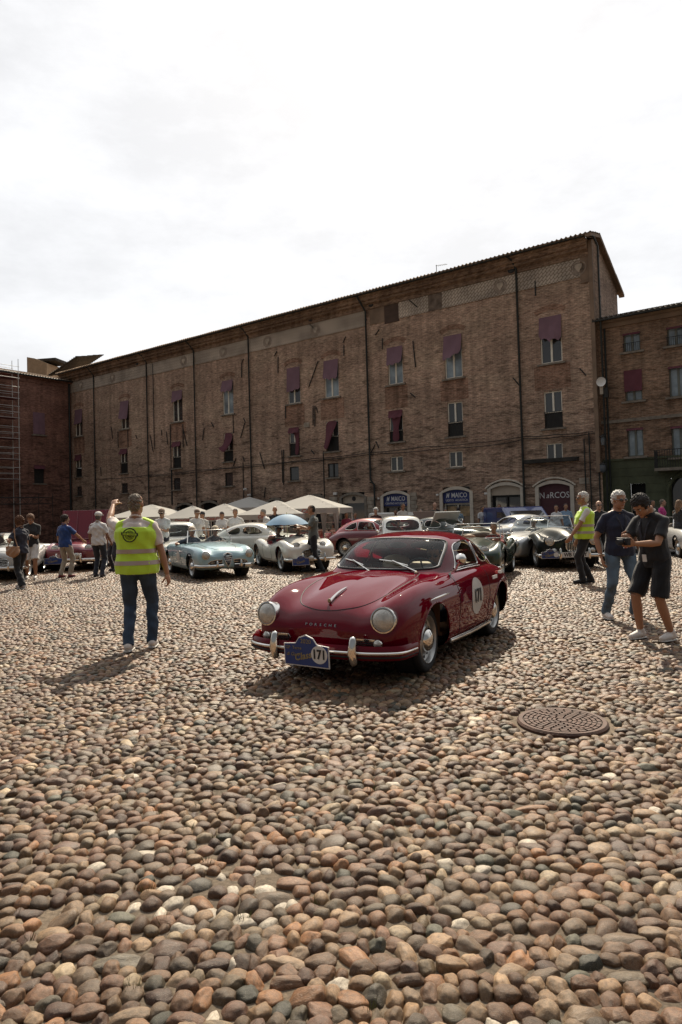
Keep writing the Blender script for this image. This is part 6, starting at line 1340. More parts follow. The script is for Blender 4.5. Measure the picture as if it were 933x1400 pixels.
    # hair
    if hairk != 'bald':
        Hm = MB(); hcol = mat('hair_%d' % int(hair[0] * 1000), hair, rough=.75, var=.35, vscale=40, bump=.8, bscale=120)
        q = {'short': 0, 'crop': -.006, 'curly': .022, 'long': .008, 'white': .004, 'rough': .014}[hairk]
        Hm.ell(hc + MH @ Vector((0, -.018, .040)), (.082 + q, .098 + q, .090 + q), MH, 18, 12)
        if hairk == 'long': Hm.limb([hc + MH @ Vector((0, -.05, .02)), hc + MH @ Vector((0, -.09, -.10)), hc + MH @ Vector((0, -.10, -.26))], [.08, .085, .06], 12)
        elif hairk in ('curly',): Hm.ell(hc + MH @ Vector((0, -.03, -.01)), (.098, .09, .095), MH)
        else: Hm.ell(hc + MH @ Vector((0, -.048, -.005)), (.074 + q * .6, .062 + q * .6, .075), MH)
        me = remesh(Hm, max(.006, vox * .7), 1, .006 if hairk != 'curly' else .016, 45); 
        ob = mo(me, 'hair', hcol, t)
        # trim the hairline: push vertices in front of the face back into the skull
        I = MH.inverted(); n_ = len(me.vertices)
        for v in me.vertices:
            l = I @ (v.co - hc)
            if l.y > .035 and l.z < .068 - .0 * abs(l.x): f_ = .80; v.co = hc + MH @ Vector((l.x * .86, min(l.y, .06) * .9, l.z))
            elif l.z < -.035 and l.y > -.03 and hairk not in ('long', 'curly'): v.co = hc + MH @ Vector((l.x * .8, l.y, l.z))
    # eyes / brows
    if vox < .011:
        for s_ in (-1, 1):
            MB().ell(hc + MH @ Vector((.031 * s_, .076, .008)), (.013, .012, .008), MH, 10, 6).build('eye', mat('eye_white', (.6, .57, .52), rough=.2), t, smooth=True)
            MB().ell(hc + MH @ Vector((.031 * s_, .086, .008)), (.006, .004, .006), MH, 8, 5).build('iris', INK, t, smooth=True)
            MB().limb([hc + MH @ Vector((.016 * s_, .093, .030)), hc + MH @ Vector((.048 * s_, .082, .031))], [.004, .003], 5).build('eyebrow', mat('hair_%d' % int(hair[0] * 1000), hair), t, smooth=True)
        MB().limb([hc + MH @ Vector((-.022, .090, -.054)), hc + MH @ Vector((0, .096, -.056)), hc + MH @ Vector((.022, .090, -.054))], [.003, .0045, .003], 6).build('lips', mat('lip', (.30, .10, .08), rough=.5), t, smooth=True)
    if glasses:
        g_ = MB()
        for s_ in (-1, 1): g_.ell(hc + MH @ Vector((.034 * s_, .092, .006)), (.028, .008, .020), MH, 12, 6); g_.tube([hc + MH @ Vector((.06 * s_, .085, .012)), hc + MH @ Vector((.084 * s_, -.005, .010))], .003, 4)
        g_.tube([hc + MH @ Vector((-.012, .10, .012)), hc + MH @ Vector((.012, .10, .012))], .003, 4); g_.build('sunglasses', mat('dark_lens', (.008, .008, .01), rough=.08, coat=1), t, smooth=True)
    if cap:
        c_ = MB(); V = []; cm_ = cloth(cap)
        c_.ell(hc + MH @ Vector((0, -.012, .058)), (.093, .108, .078), MH, 18, 10)
        c_.add([hc + MH @ Vector((x_, y_, z_)) for x_, y_, z_ in ((-.08, .05, .05), (-.07, .14, .045), (0, .175, .045), (.07, .14, .045), (.08, .05, .05), (-.08, .05, .038), (-.07, .14, .033), (0, .175, .033), (.07, .14, .033), (.08, .05, .038))], [(0, 1, 2, 3, 4), (9, 8, 7, 6, 5), (0, 5, 6, 1), (1, 6, 7, 2), (2, 7, 8, 3), (3, 8, 9, 4)])
        c_.build('cap', cm_, t, smooth=True)
    # shirt
    T = MB(); torso(T, .016, .456, -.10 if not seated else -.04)
    [T.limb([nk - ML @ Vector((0, 0, .025)), S_ + ML @ Vector((0, 0, .004))], [.062, .060], 12) for S_ in (shl, shr)]
    fr = .62 if sleeve == 'short' else 0
    for S0, E_, W0 in ((shl, el, wl), (shr, er, wr_)):
        if sleeve == 'short': e2 = S0.lerp(E_, .72); T.tube([S0 - (E_ - S0) * .05, S0, S0.lerp(E_, .4), e2], [.050, .061, .062, .067], 12)
        elif sleeve == 'rolled': T.tube([S0, S0.lerp(E_, .5), E_, E_.lerp(W0, .35)], [.066, .062, .054, .052], 12)
        elif sleeve == 'long': T.tube([S0, S0.lerp(E_, .5), E_, W0], [.066, .060, .052, .036], 12)
    tc_ = mo(remesh(T, max(.009, vox), 2, .006 if vox < .011 else .008, 9), 'shirt', top if hasattr(top, 'name') else cloth(top), t)
    if vox < .013:
        n0 = nk + ML @ Vector((0, .0, -.005)); MB().tube([n0 + ML @ Vector((.064 * math.cos(a), .066 * math.sin(a) + .0, .012 - .03 * math.sin(a))) for a in np.linspace(0, 2 * math.pi, 20, endpoint=False)], .010, 6, closed=True).build('collar', top if hasattr(top, 'name') else cloth(top), t, smooth=True)
    # trousers
    if not seated or True:
        P = MB(); P.limb([hip + Vector((-.07, 0, 0)), hip + Vector((.07, 0, 0))], [.118 * fat ** .5, .118 * fat ** .5], 14, flat=.92, up=(0, 0, 1)); P.limb([hip + Vector((0, 0, .06)), hip], [.12, .125], 12)
        for h_, k_, a_ in ((hl, kl, al), (hr, kr, ar2)):
            if shorts: P.tube([h_ + Vector((0, 0, .03)), h_.lerp(k_, .45), k_ + (h_ - k_) * .04, ], [.100, .100, .098], 14)
            else: P.tube([h_ + Vector((0, 0, .03)), h_.lerp(k_, .45), k_, k_.lerp(a_, .45), a_ + Vector((0, 0, -.02))], [.100, .090, .070, .064 if not female else .075, .060 if not female else .085], 14)
        mo(remesh(P, max(.009, vox), 2, .007, 8), 'trousers' if not shorts else 'shorts', bot if hasattr(bot, 'name') else cloth(bot, var=.15), t)
        for a_ in (al, ar2):
            s_ = MB(); o_ = Vector((a_.x, a_.y, a_.z - .085))
            s_.limb([o_ + Vector((0, -.03, .055)), o_ + Vector((0, .06, .050)), o_ + Vector((0, .15, .036))], [.042, .045, .036], 12, flat=1.0); s_.limb([o_ + Vector((0, -.02, .05)), o_ + Vector((0, 0, .10))], [.045, .045], 10)
            so_ = mo(remesh(s_, .010, 2), 'shoe', shoe if hasattr(shoe, 'name') else mat('shoe_%d' % int(shoe[0] * 100), shoe, rough=.6), t)
            MB().tube([o_ + Vector((0, -.075, .012)), o_ + Vector((0, -.05, .012)), o_ + Vector((0, .06, .012)), o_ + Vector((0, .14, .012)), o_ + Vector((0, .185, .014))], [.03, .045, .046, .044, .025], 12, flat=.28, up=(1, 0, 0)).build('sole', mat('pale_sole', (.5, .48, .44)) if shoe[0] > .3 else INK, so_)
    return t, dict(tr=tr, ML=ML, hc=hc, MH=MH, wl=wl, wr=wr_, nk=nk, hip=hip, torso=torso, el=el, er=er, shl=shl, shr=shr)
def at_px(px, py, dz=0): g_ = G(px, py); return Vector((g_.x, g_.y, .025 + dz))
def atdist(px, Y): q = atd(px, 700, Y); return Vector((q.x, q.y, gz(q.x, q.y) + .02))
SHOEW = (.62, .58, .54); SHOED = (.02, .02, .022)
HIVIS = mat('hi_vis_yellow', (.50, .74, .04), rough=.75, var=.05, vscale=5, sheen=.3); BAND = mat('reflective_band', (.42, .33, .29), rough=.4, var=.1)
JEANS = mat('blue_jeans', (.035, .06, .10), rough=.9, var=.35, vscale=7, bump=.3, bscale=140); JEANSL = mat('faded_jeans', (.10, .15, .20), rough=.9, var=.3, vscale=6, bump=.3, bscale=140)
def vest(t, I, hem=-.095, emblem=True, fat=1.08):
    tr = I['tr']; T = MB(); I['torso'](T, .036, .42, hem)
    T.limb([I['shl'] + I['ML'] @ Vector((.02, 0, .01)), tr((-.075, 0, .45))], [.068, .062], 10); T.limb([I['shr'] + I['ML'] @ Vector((-.02, 0, .01)), tr((.075, 0, .45))], [.068, .062], 10)
    me = remesh(T, .010, 2, .006, 7); vo = mo(me, 'hi_vis_vest', HIVIS, t)
    bv = BVHTree.FromPolygons([v.co for v in me.vertices], [p.vertices[:] for p in me.polygons])
    for z0 in (.0, .125):
        V = []; F = []; n_ = 48
        for zz_ in (z0, z0 + .045):
            for j in range(n_):
                a = 2 * math.pi * j / n_; o = tr((0, 0, zz_)); d = I['ML'] @ Vector((math.cos(a), math.sin(a), 0)); h = bv.ray_cast(o + d * .6, -d)[0]
                V.append((h if h else o + d * .2) + d * .004)
        for j in range(n_): F.append((j, (j + 1) % n_, n_ + (j + 1) % n_, n_ + j))
        MB().add(V, F).build('reflective_band', BAND, vo, smooth=True)
    if emblem:
        def on(x, z_, off=.004): o = tr((x, -.6, z_)); d = I['ML'] @ Vector((0, 1, 0)); h = bv.ray_cast(o, d)[0]; return (h if h else o + d * .45) - d * off
        cx, cz = -.035, .325
        for r_, w in ((.074, .004), (.068, .0018), (.046, .0025)):
            MB().tube([on(cx + r_ * math.cos(a), cz + r_ * math.sin(a)) for a in np.linspace(0, 2 * math.pi, 36, endpoint=False)], w, 4, closed=True).build('emblem_ring', INK, vo)
        for j in range(14): a = 2 * math.pi * j / 14; MB().tube([on(cx + .012 * math.cos(a), cz + .012 * math.sin(a)), on(cx + .04 * math.cos(a), cz + .04 * math.sin(a))], .0022, 4).build('emblem_spoke', INK, vo)
        V = []; n_ = 8
        for j in range(n_ + 1):
            x = -.09 + .18 * j / n_; zz_ = cz + .010 - .10 * (x) * .8
            V += [on(cx + x, zz_ - .016, .008), on(cx + x, zz_ + .016, .008)]
        MB().add(V, [(2 * j, 2 * j + 2, 2 * j + 3, 2 * j + 1) for j in range(n_)]).build('emblem_banner', INK, vo, fix=False)
        V = []
        for j in range(n_ + 1):
            x = -.074 + .148 * j / n_; zz_ = cz + .010 - .10 * x * .8
            V += [on(cx + x, zz_ - .0105, .0095), on(cx + x, zz_ + .0105, .0095)]
        MB().add(V, [(2 * j, 2 * j + 2, 2 * j + 3, 2 * j + 1) for j in range(n_)]).build('emblem_strip', HIVIS, vo, fix=False)
        for j, ch in enumerate('ROAD SUPPORT'):
            x = -.066 + .012 * j; p = on(cx + x, cz + .010 - .10 * x * .8, .011); M = Matrix.Translation(p) @ Matrix.Rotation(R(-4.5) * -1, 4, 'Y') @ Matrix.Rotation(R(90), 4, 'X'); 
            text(ch, .017, INK, vo, M, extrude=.0005)
    return vo
# --- front marshal, seen from behind, pointing ahead with his left arm
t, I = person('grey haired marshal seen from behind in a yellow vest with emblem, pointing ahead', at_px(190, 891), -4, 1.90, 'tan', (.16, .13, .10), 'crop', (.62, .54, .50), JEANS, SHOEW, fat=1.17, vox=.008, lhand=(-.35, .40, 1.58), lh=(-1, .2, -.4), rhand=(.31, .05, .82), rh=(.9, -.7, 0), lf=(-.09, -.06), rf=(.13, .12), curl=.8, turn=R(14), tilt=R(-6), palmn=((.2, 0, -1), None), glasses=None)
vest(t, I)
# --- right marshal in profile (looks left)
t, I = person('white haired marshal in profile with yellow vest over a white shirt beside the black tourer', at_px(803, 799), -82, 1.87, 'tan', (.62, .60, .56), 'white', (.66, .65, .62), (.012, .013, .016), SHOED, fat=1.14, vox=.010, lhand=(-.16, .30, .86), lh=(-.5, -.8, -.3), rhand=(.24, .10, .82), lf=(-.10, .12), rf=(.10, -.06), glasses=True)
vest(t, I, emblem=False)
# --- smiling man with sunglasses and navy polo
t, I = person('smiling white haired man in sunglasses, navy polo shirt and faded jeans with a lanyard', at_px(851, 848), 176, 1.80, 'tan', (.60, .58, .54), 'white', (.012, .016, .038), JEANSL, SHOEW, fat=1.05, vox=.008, rhand=(.27, .03, .84), rh=(.8, -.8, 0), lhand=(-.26, .10, .84), lf=(-.16, .05), rf=(.20, -.02), glasses=True, turn=R(-12), tilt=R(8))
LANY = mat('lanyard_cloth', (.02, .02, .03), rough=.8)
def lanyard(t, I, zc=.12, w=.05):
    tr = I['tr']; y_ = .150; MB().tube([tr((-.07, .03, .47)), tr((-.05, .115, .38)), tr((-.02, y_, .25)), tr((0, y_ + .01, zc + .04)), tr((.02, y_, .25)), tr((.05, .115, .38)), tr((.07, .03, .47))], .006, 4, flat=2).build('lanyard', LANY, t)
    M = I['ML'].to_4x4(); b_ = MB().box(-w / 2, w / 2, y_ + .012, y_ + .02, zc - .05, zc + .03).build('badge', PLW, t); b_.matrix_local = Matrix.Translation(I['hip']) @ M; return b_
b_ = lanyard(t, I, .06); MB().box(-.016, .016, .172, .174, .01, .05).build('badge_print', mat('badge_print', (.35, .08, .07)), b_)
MB().tube([I['wr'] + Vector((.03 * math.cos(a), .03 * math.sin(a), .02)) for a in np.linspace(0, 6.28, 16)[:-1]], .008, 5, closed=True).build('wristwatch', CHROME, t)
# --- young man looking down at his phone/camera
t, I = person('dark haired young man in charcoal shirt and navy shorts looking down at a camera', at_px(900, 878), 242, 1.78, 'tan', (.015, .011, .01), 'rough', (.016, .016, .016), (.004, .005, .008), SHOEW, shorts=True, vox=.008, lean=R(8), tilt=R(36), lhand=(-.10, .43, 1.10), lh=(-.6, -.4, -1), rhand=(.06, .42, 1.15), rh=(.8, -.3, -1), lf=(-.11, -.05), rf=(.17, .10), glasses=False, curl=.9, palmn=((1, .1, .3), (-1, .1, .3)))
lanyard(t, I, .03)
hp_ = (I['wl'] + I['wr']) / 2 + Vector((0, .10, .0)); cm_ = thing('camera', 'black compact camera held in the hands of the young man in shorts', 'camera', (0, 0, 0)); cm_.matrix_world = Matrix.Translation(t.location) @ Matrix.Rotation(-R(242), 4, 'Z') @ Matrix.Scale(1.78 / 1.75, 4) @ Matrix.Translation(hp_)
MB().box(-.075, .075, -.03, .02, -.035, .045).build('camera_body', INK, cm_, bevel=.006); MB().lathe([(0, .09), (.03, .09), (.034, .08), (.034, 0)], axis='y', n=18).build('lens_barrel', INK, cm_, smooth=True)
# --- woman with tan bag
t, I = person('curly haired woman in navy top and black trousers walking with a tan shoulder bag', at_px(29, 806), -62, 1.70, 'tan', (.12, .055, .03), 'curly', (.018, .02, .035), (.012, .012, .014), (.4, .36, .34), vox=.010, female=True, fat=1.06, rhand=(.22, .08, .80), lhand=(-.20, .16, 1.16), lh=(-.7, -.8, -.4), lf=(-.09, -.16), rf=(.09, .14), sleeve='short', tilt=R(8))
BAGM = mat('tan_bag_leather', (.34, .19, .11), rough=.6, var=.1)
bg_ = thing('shoulder_bag', 'slouchy tan leather bag hanging from the arm of the curly haired woman', 'bag', (0, 0, 0)); bg_.matrix_world = Matrix.Translation(t.location) @ Matrix.Rotation(R(62), 4, 'Z') @ Matrix.Scale(1.70 / 1.75, 4) @ Matrix.Translation((0, -.10, .06)) @ Matrix.Diagonal((-1, 1, 1, 1))
b2 = MB(); b2.limb([(.255, -.14, .84), (.265, .02, .80), (.255, .20, .84)], [.05, .06, .05], 10, flat=2.2, up=(1, 0, 0)); b2.box(.22, .30, -.17, .23, .80, .95); mo(remesh(b2, .012, 4, .01, 8), 'bag_body', BAGM, bg_)
MB().tube([(.25, -.15, .92), (.235, -.02, 1.15), (.21, .02, 1.36), (.20, .04, 1.38), (.235, .06, 1.2), (.26, .21, .92)], .010, 6).build('strap', BAGM, bg_, smooth=True)
# --- left group round the crimson car
person('auburn haired boy in black shirt and white shorts looking down at his hands', at_px(44, 793), 165, 1.80, 'tan', (.13, .06, .03), 'rough', (.02, .02, .022), (.62, .60, .57), SHOEW, shorts=True, vox=.010, tilt=R(30), lhand=(-.07, .28, 1.12), rhand=(.09, .28, 1.14), lf=(-.1, .1), rf=(.12, -.05), curl=.8)
person('dark haired man in bright blue polo and beige trousers leaning toward the crimson roadster', at_px(90, 791), 22, 1.72, 'tan', (.025, .015, .012), 'rough', (.015, .05, .19), (.34, .30, .24), (.16, .03, .04), vox=.010, rhand=(.26, .42, .98), rh=(.6, -.7, -.5), lhand=(-.23, .12, .84), lf=(-.11, -.04), rf=(.13, .06), fat=1.04, turn=R(30))
person('man in white cap, white shirt and dark jeans standing at the crimson car', at_px(136, 790), 8, 1.78, 'deep', (.10, .09, .08), 'crop', (.64, .63, .62), (.02, .026, .04), (.05, .05, .06), vox=.012, cap=(.6, .58, .55), lhand=(-.24, .1, .84), rhand=(.24, .2, .9), fat=1.06)
person('dark haired man in white shirt half hidden behind the pointing marshal', at_px(157, 782), 205, 1.70, 'tan', (.02, .015, .012), 'short', (.6, .58, .56), (.03, .03, .04), SHOED, vox=.014, tilt=R(15))
# --- middle
person('man in white polo and sunglasses with folded hands before the market tents', atdist(222, 20.5), 182, 1.86, 'tan', (.08, .05, .035), 'short', (.66, .65, .63), (.03, .032, .04), SHOED, vox=.013, lhand=(-.06, .26, 1.10), rhand=(.1, .24, 1.16), glasses=True, tilt=R(12), cap=(.25, .17, .12))
person('man in brown cap bending beside the pearl saloon', atdist(269, 22.3), 150, 1.82, 'tan', (.05, .03, .02), 'short', (.62, .6, .57), (.03, .03, .04), SHOED, vox=.014, cap=(.16, .10, .07), tilt=R(10))
person('man in dark cap just right of the brown capped man', atdist(277, 22.8), 200, 1.74, 'tan', (.03, .02, .02), 'short', (.5, .48, .45), (.03, .03, .04), SHOED, vox=.014, cap=(.03, .03, .035))
person('dark haired man in white shirt looking down, left of a pair behind the white coupe', atdist(304, 23.2), 178, 1.74, 'tan', (.03, .02, .015), 'short', (.60, .60, .60), (.03, .03, .04), SHOED, vox=.014, lhand=(-.1, .25, 1.1), rhand=(.1, .25, 1.1), tilt=R(25))
person('stout dark haired man in white polo shirt, right of a pair behind the white coupe', atdist(322, 22.9), 184, 1.80, 'tan', (.03, .02, .015), 'short', (.66, .65, .63), (.06, .06, .07), SHOED, vox=.014, fat=1.16, lhand=(-.3, .05, .9), rhand=(.3, .05, .9))
person('grey haired man in white shirt turned left by the striped umbrella of the roadster', atdist(367, 24.5), 265, 1.80, 'light', (.3, .27, .24), 'short', (.60, .60, .58), (.05, .05, .06), SHOED, vox=.014, lean=R(14))
person('bald sunburnt man in black shirt standing behind the blue umbrella', atdist(376, 24.8), 170, 1.86, 'tan', (.1, .05, .03), 'bald', (.015, .015, .018), (.03, .03, .035), SHOED, vox=.014)
t, I = person('young man in grey green shirt and black trousers striding past the white roadster', at_px(430, 783), 268, 1.80, 'tan', (.02, .015, .012), 'crop', (.105, .115, .105), (.014, .014, .016), SHOED, vox=.009, lhand=(-.14, .34, 1.18), rhand=(.14, .36, 1.12), lf=(-.09, -.18), rf=(.09, .18), curl=.7, tilt=R(6))
cam2 = thing('camera', 'black camera in the hands of the man in the grey green shirt', 'camera', (0, 0, 0)); cam2.matrix_world = Matrix.Translation(t.location) @ Matrix.Rotation(-R(268), 4, 'Z') @ Matrix.Translation((0, .47, 1.20)); MB().box(-.08, .08, -.04, .03, -.05, .05).build('camera_body', INK, cam2, bevel=.008); MB().lathe([(0, .14), (.035, .14), (.038, 0)], axis='y', n=16).build('lens_barrel', INK, cam2, smooth=True)
# --- right background
person('bald man in black shirt and dark glasses standing behind the right marshal', atdist(819, 18), 182, 1.70, 'light', (.1, .1, .1), 'bald', (.013, .013, .015), (.02, .02, .024), SHOED, vox=.013, glasses=True, fat=1.12)
person('dark haired visitor in white blouse by the red shop front', atdist(761, 25), 200, 1.62, 'tan', (.02, .015, .012), 'short', (.62, .62, .62), (.05, .05, .06), SHOED, vox=.014, female=True)
person('visitor in pale blue shirt beside the white bloused visitor', atdist(774, 25.5), 190, 1.66, 'tan', (.03, .02, .015), 'short', (.20, .30, .42), (.05, .05, .06), SHOED, vox=.014)
person('red haired person in magenta shirt near the green doorway', atdist(906, 24.5), 120, 1.72, 'light', (.16, .05, .025), 'short', (.50, .03, .20), (.03, .03, .04), SHOED, vox=.013)
person('woman with long light brown hair in black at the right edge', atdist(929, 19.5), 60, 1.66, 'tan', (.20, .12, .07), 'long', (.02, .02, .022), (.03, .04, .06), SHOED, vox=.013, female=True, lhand=(-.1, .3, 1.1), rhand=(.1, .3, 1.1))
person('person in dark shirt before the green house door, left of the magenta shirt', atdist(893, 26.5), 180, 1.70, 'tan', (.03, .02, .015), 'short', (.03, .03, .035), (.03, .03, .035), SHOED, vox=.014)
for px_, Y, f_, H_, sk_, hr_, hk_, tp_, lb in ((514, 27, 185, 1.72, 'light', (.65, .63, .6), 'curly', (.05, .02, .02), 'white haired person in dark clothes above the maroon coupe roof'),
    (541, 29, 190, 1.66, 'deep', (.02, .015, .01), 'short', (.02, .02, .02), 'dark haired person in black, left neighbour of the tall man in cream shirt'), (551, 28, 150, 1.90, 'tan', (.10, .06, .04), 'short', (.55, .50, .44), 'tall brown haired man in cream shirt before the first navy shop sign'),
    (576, 30, 200, 1.62, 'light', (.3, .25, .2), 'short', (.55, .56, .60), 'person in pale shirt between the two navy shop signs'), (595, 28.5, 176, 1.90, 'light', (.1, .1, .1), 'bald', (.02, .02, .022), 'tall bald man in black shirt by the lifted white bonnet panel'),
    (627, 31, 30, 1.66, 'tan', (.03, .02, .02), 'short', (.22, .30, .36), 'person in grey blue shirt under the second navy shop sign'), (660, 30, 160, 1.68, 'tan', (.04, .03, .02), 'short', (.6, .6, .6), 'person in white shirt left of the cream arch'),
    (683, 31, 190, 1.75, 'tan', (.03, .02, .02), 'short', (.025, .03, .04), 'person in dark clothes at the foot of the cream arch'), (474, 28, 170, 1.60, 'tan', (.03, .02, .02), 'short', (.2, .02, .05), 'person in dark red shirt beside the cafe arch'),
    (461, 29.5, 200, 1.62, 'tan', (.03, .02, .02), 'short', (.03, .03, .04), 'dark clothed person under the edge of the large market tent'), (486, 30.5, 180, 1.62, 'tan', (.08, .05, .03), 'short', (.10, .10, .12), 'grey clothed person in the cafe arch'),
    (609, 30, 170, 1.62, 'tan', (.10, .05, .03), 'short', (.3, .1, .08), 'person in rust coloured shirt left of the second navy shop sign')):
    person(lb, atdist(px_, Y), f_, H_, sk_, hr_, hk_, tp_, (.03, .03, .04), SHOED, vox=.016)
# --- people sitting in the cars
def sit(car_o, x, y, z, label, **k):
    M = Matrix.Translation(car_o.location) @ Matrix.Rotation(car_o.rotation_euler.z, 4, 'Z'); p = M @ Vector((x, y, z)); return person(label, p, 90 - math.degrees(car_o.rotation_euler.z), seated=True, lf=(-.1, .75, .02), rf=(.1, .75, .02), **k)
sit(HERO, -1.28, .34, .27, 'dark haired driver in sunglasses and white shirt inside the red coupe', H=1.74, sk='tan', hair=(.015, .012, .01), hairk='short', top=(.7, .69, .67), glasses=True, vox=.010, lhand=(-.14, .40, .50), rhand=(.14, .40, .50), tilt=R(18), turn=R(-10))
sit(SPIDER, -1.30, .32, .34, 'driver in straw hat and sunglasses in the pale blue spider', H=1.74, sk='tan', hair=(.1, .08, .07), hairk='short', top=(.05, .05, .06), cap=(.55, .46, .34), glasses=True, vox=.012, lhand=(-.1, .4, .5), rhand=(.1, .4, .5))
sit(SPIDER, -1.30, -.32, .34, 'passenger in pale cap and blue shirt in the pale blue spider', H=1.74, sk='tan', hair=(.1, .08, .07), hairk='short', top=(.06, .08, .11), cap=(.45, .36, .27), vox=.012, rhand=(.42, .1, .5))
t, I = sit(TRW, -1.30, -.30, .30, 'dark haired passenger holding a blue umbrella in the white roadster', H=1.66, sk='deep', hair=(.02, .015, .01), hairk='rough', top=(.10, .10, .12), vox=.012, rhand=(.12, .28, .62), lhand=(-.05, .26, .6))
sit(TRW, -1.30, .32, .30, 'driver in dark jacket of the white roadster behind the striding man', H=1.66, sk='tan', hair=(.05, .04, .03), hairk='short', top=(.02, .02, .03), vox=.012)
sit(XKR, -1.75, -.32, .36, 'passenger in white sun hat sitting in the black tourer', H=1.62, sk='light', hair=(.4, .36, .3), hairk='short', top=(.6, .58, .54), cap=(.66, .64, .6), vox=.012)
sit(TRG, -1.30, .32, .32, 'driver in patterned red shirt in the dark green roadster', H=1.66, sk='tan', hair=(.05, .03, .02), hairk='short', top=(.30, .08, .07), vox=.012, lhand=(-.1, .4, .5), rhand=(.1, .4, .5))
# ================================================================ umbrella, tents, street things
M = Matrix.Translation(TRW.location) @ Matrix.Rotation(TRW.rotation_euler.z, 4, 'Z'); p = M @ Vector((-1.02, -.24, 0))
UMB = mat('blue_umbrella_cloth', (.11, .22, .34), rough=.7, var=.15)
um = thing('umbrella', 'pale blue umbrella shading the cockpit of the white roadster', 'umbrella', (p.x + .12, p.y, .93))
n_ = 8; V = [(0, 0, .62)]; F = []
for k in range(1, 6):
    for j in range(n_ * 3):
        a = 2 * math.pi * j / (n_ * 3); e = j % 3 != 0; r_ = .64 * k / 5 * (.965 if e else 1); V.append((r_ * math.cos(a), r_ * math.sin(a), .62 - .30 * (k / 5) ** 2 + (.012 * k / 5 if e else 0)))
m_ = n_ * 3
for j in range(m_): F.append((0, 1 + j, 1 + (j + 1) % m_))
for k in range(4):
    for j in range(m_): F.append((1 + k * m_ + j, 1 + (k + 1) * m_ + j, 1 + (k + 1) * m_ + (j + 1) % m_, 1 + k * m_ + (j + 1) % m_))
MB().add(V, F).build('canopy', UMB, um, smooth=True, fix=False); k = MB(); k.tube([(0, 0, .68), (0, 0, -.12)], .008, 6); k.build('shaft', CHROME, um)
for j in range(n_): a = 2 * math.pi * j / n_; MB().tube([(0.02 * math.cos(a), .02 * math.sin(a), .60)] + [(.64 * q / 5 * math.cos(a), .64 * q / 5 * math.sin(a), .608 - .30 * (q / 5) ** 2) for q in range(1, 6)], .004, 4).build('rib', INK, um)
TENTM = bpy.data.materials.new('tent_canvas'); TENTM.use_nodes = True; nn_ = TENTM.node_tree; b = nn_.nodes['Principled BSDF']; b.inputs['Base Color'].default_value = (.56, .54, .50, 1); b.inputs['Roughness'].default_value = .9
tl = nd(nn_, 'ShaderNodeBsdfTranslucent'); tl.inputs[0].default_value = (.42, .39, .35, 1); mx_ = nd(nn_, 'ShaderNodeMixShader'); mx_.inputs[0].default_value = .35
nn_.links.new(b.outputs[0], mx_.inputs[1]); nn_.links.new(tl.outputs[0], mx_.inputs[2]); nn_.links.new(mx_.outputs[0], nn_.nodes['Material Output'].inputs[0])
REDP = mat('faded_red_print', (.45, .09, .07), rough=.8)
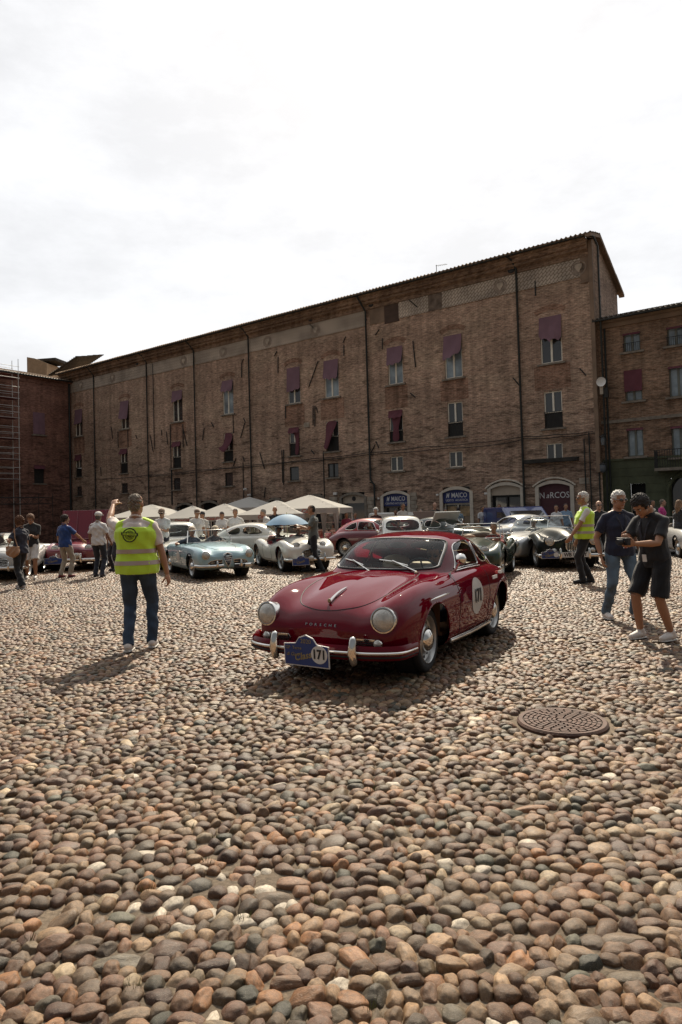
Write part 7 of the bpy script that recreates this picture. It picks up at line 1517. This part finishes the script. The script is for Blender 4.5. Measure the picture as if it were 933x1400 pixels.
def tent(px_l, px_r, apex, eave, Y, label, txt=True, curtain=False, val=.18):
    a = atd(px_l, eave, Y); b_ = atd(px_r, eave, Y); w = (b_.x - a.x) * 1.13; c = (a + b_) / 2; zap = atd((px_l + px_r) / 2, apex, Y + w / 2).z; ze = c.z
    yw = R(-12); t = thing('market_tent', label, 'market tent', (c.x, c.y + w / 2, 0), yw, 'pale market tents before the palazzo'); g0 = gz(c.x, c.y); hw = w / 2 * .97
    N_ = 10; V = []; F = []
    for i in range(N_ + 1):
        for j in range(N_ + 1):
            x, y = -1 + 2 * i / N_, -1 + 2 * j / N_; r_ = max(abs(x), abs(y)); V.append((x * hw, y * hw, ze + (zap - ze) * ((1 - r_) ** 1.02) + .02 * math.sin(5 * x) * math.sin(4 * y) * (1 - r_)))
    for i in range(N_):
        for j in range(N_): q = i * (N_ + 1) + j; F.append((q, q + N_ + 1, q + N_ + 2, q + 1))
    MB().add(V, F).build('canopy', TENTM, t, fix=False)
    va = MB(); R_ = [(-hw, -hw), (hw, -hw), (hw, hw), (-hw, hw)]
    for q in range(4):
        (xa, ya), (xb, yb) = R_[q], R_[(q + 1) % 4]
        for s_ in range(8):
            u0, u1 = s_ / 8, (s_ + 1) / 8; P = lambda u, z_: (xa + (xb - xa) * u, ya + (yb - ya) * u, z_); va.quad(P(u0, ze), P(u1, ze), P(u1, ze - val - .02 * math.sin(s_)), P(u0, ze - val - .02 * math.sin(s_ - 1)))
    va.build('valance', TENTM, t, fix=False)
    if txt:
        for x in ((-.5, .35) if w > 4 else (0,)): text('Coca-Cola', val * 1.0, REDP, t, front(x * hw, -hw - .01, ze - val * .5), shear=.25, bold=.004)
    MB().tube([(0, 0, g0), (0, 0, zap)], .035, 8).build('mast', STEEL, t); k = MB()
    for q in R_: MB().tube([(q[0] * .5, q[1] * .5, ze + (zap - ze) * .45), (0, 0, ze - .05)], .015, 4).build('strut', STEEL, t)
    MB().box(-.4, .4, -.4, .4, g0, g0 + .08).build('base', GREYST, t)
    for q in R_: MB().tube([(q[0] * .97, q[1] * .97, g0), (q[0] * .97, q[1] * .97, ze)], .025, 6).build('pole', STEEL, t)
    if curtain:
        for x in (.35, .62, .95):
            c_ = MB(); n2 = 12; V = []; F = []
            for i in range(n2 + 1):
                for j in range(6):
                    tt = j / 5; ww = .34 * (1 - .65 * math.sin(math.pi * tt * .8)); V.append((x * hw + ww * (i / n2 - .5), -hw + .04 + .04 * math.sin(i * 1.9), ze - (ze - g0) * tt * .97))
            for i in range(n2):
                for j in range(5): q = i * 6 + j; F.append((q, q + 6, q + 7, q + 1))
            c_.add(V, F).build('curtain', TENTM, t, smooth=True, fix=False)
    return t
tent(150, 238, 690, 707, 34, 'pale market tent furthest left, its edge hidden by the pointing marshal')
tent(225, 287, 691.5, 708.5, 33, 'small peaked market tent above the pearl saloon roof')
tent(300, 372, 679.5, 694, 35, 'rear market tent rising behind the third peak from the left', txt=False)
tent(267, 335, 688.5, 706, 30, 'peaked market tent over the pair of men in white shirts')
tent(372, 470, 676.5, 695, 26.5, 'largest market tent with tied white curtains at its right corner', curtain=True, val=.22)
tent(333, 417, 684, 703, 26, 'peaked market tent just above the blue umbrella')
# crowd-control barrier and planter at the right
for i, px_ in enumerate((905, 945)):
    c = atdist(px_, 21.5 - i); t = thing('crowd_barrier', ('dark steel barrier behind the young man in shorts', 'dark steel barrier running out at the right edge')[i], 'barrier', c, R(-12), 'steel barriers at the right')
    k = MB(); k.tube([(-1.1, 0, .12), (-1.1, 0, 1.02), (-1.0, 0, 1.1), (1.0, 0, 1.1), (1.1, 0, 1.02), (1.1, 0, .12)], .02, 6); k.tube([(-1.1, 0, .25), (1.1, 0, .25)], .015, 6); k.build('frame', IRON, t)
    for j in range(14): MB().tube([(-1 + j * .154, 0, .25), (-1 + j * .154, 0, 1.1)], .008, 4).build('bar', IRON, t)
    k = MB(); k.box(-.85, -.8, -.25, .25, 0, .12); k.box(.8, .85, -.25, .25, 0, .12); k.build('foot', IRON, t)
bpy.data.scenes.remove(BENCH)
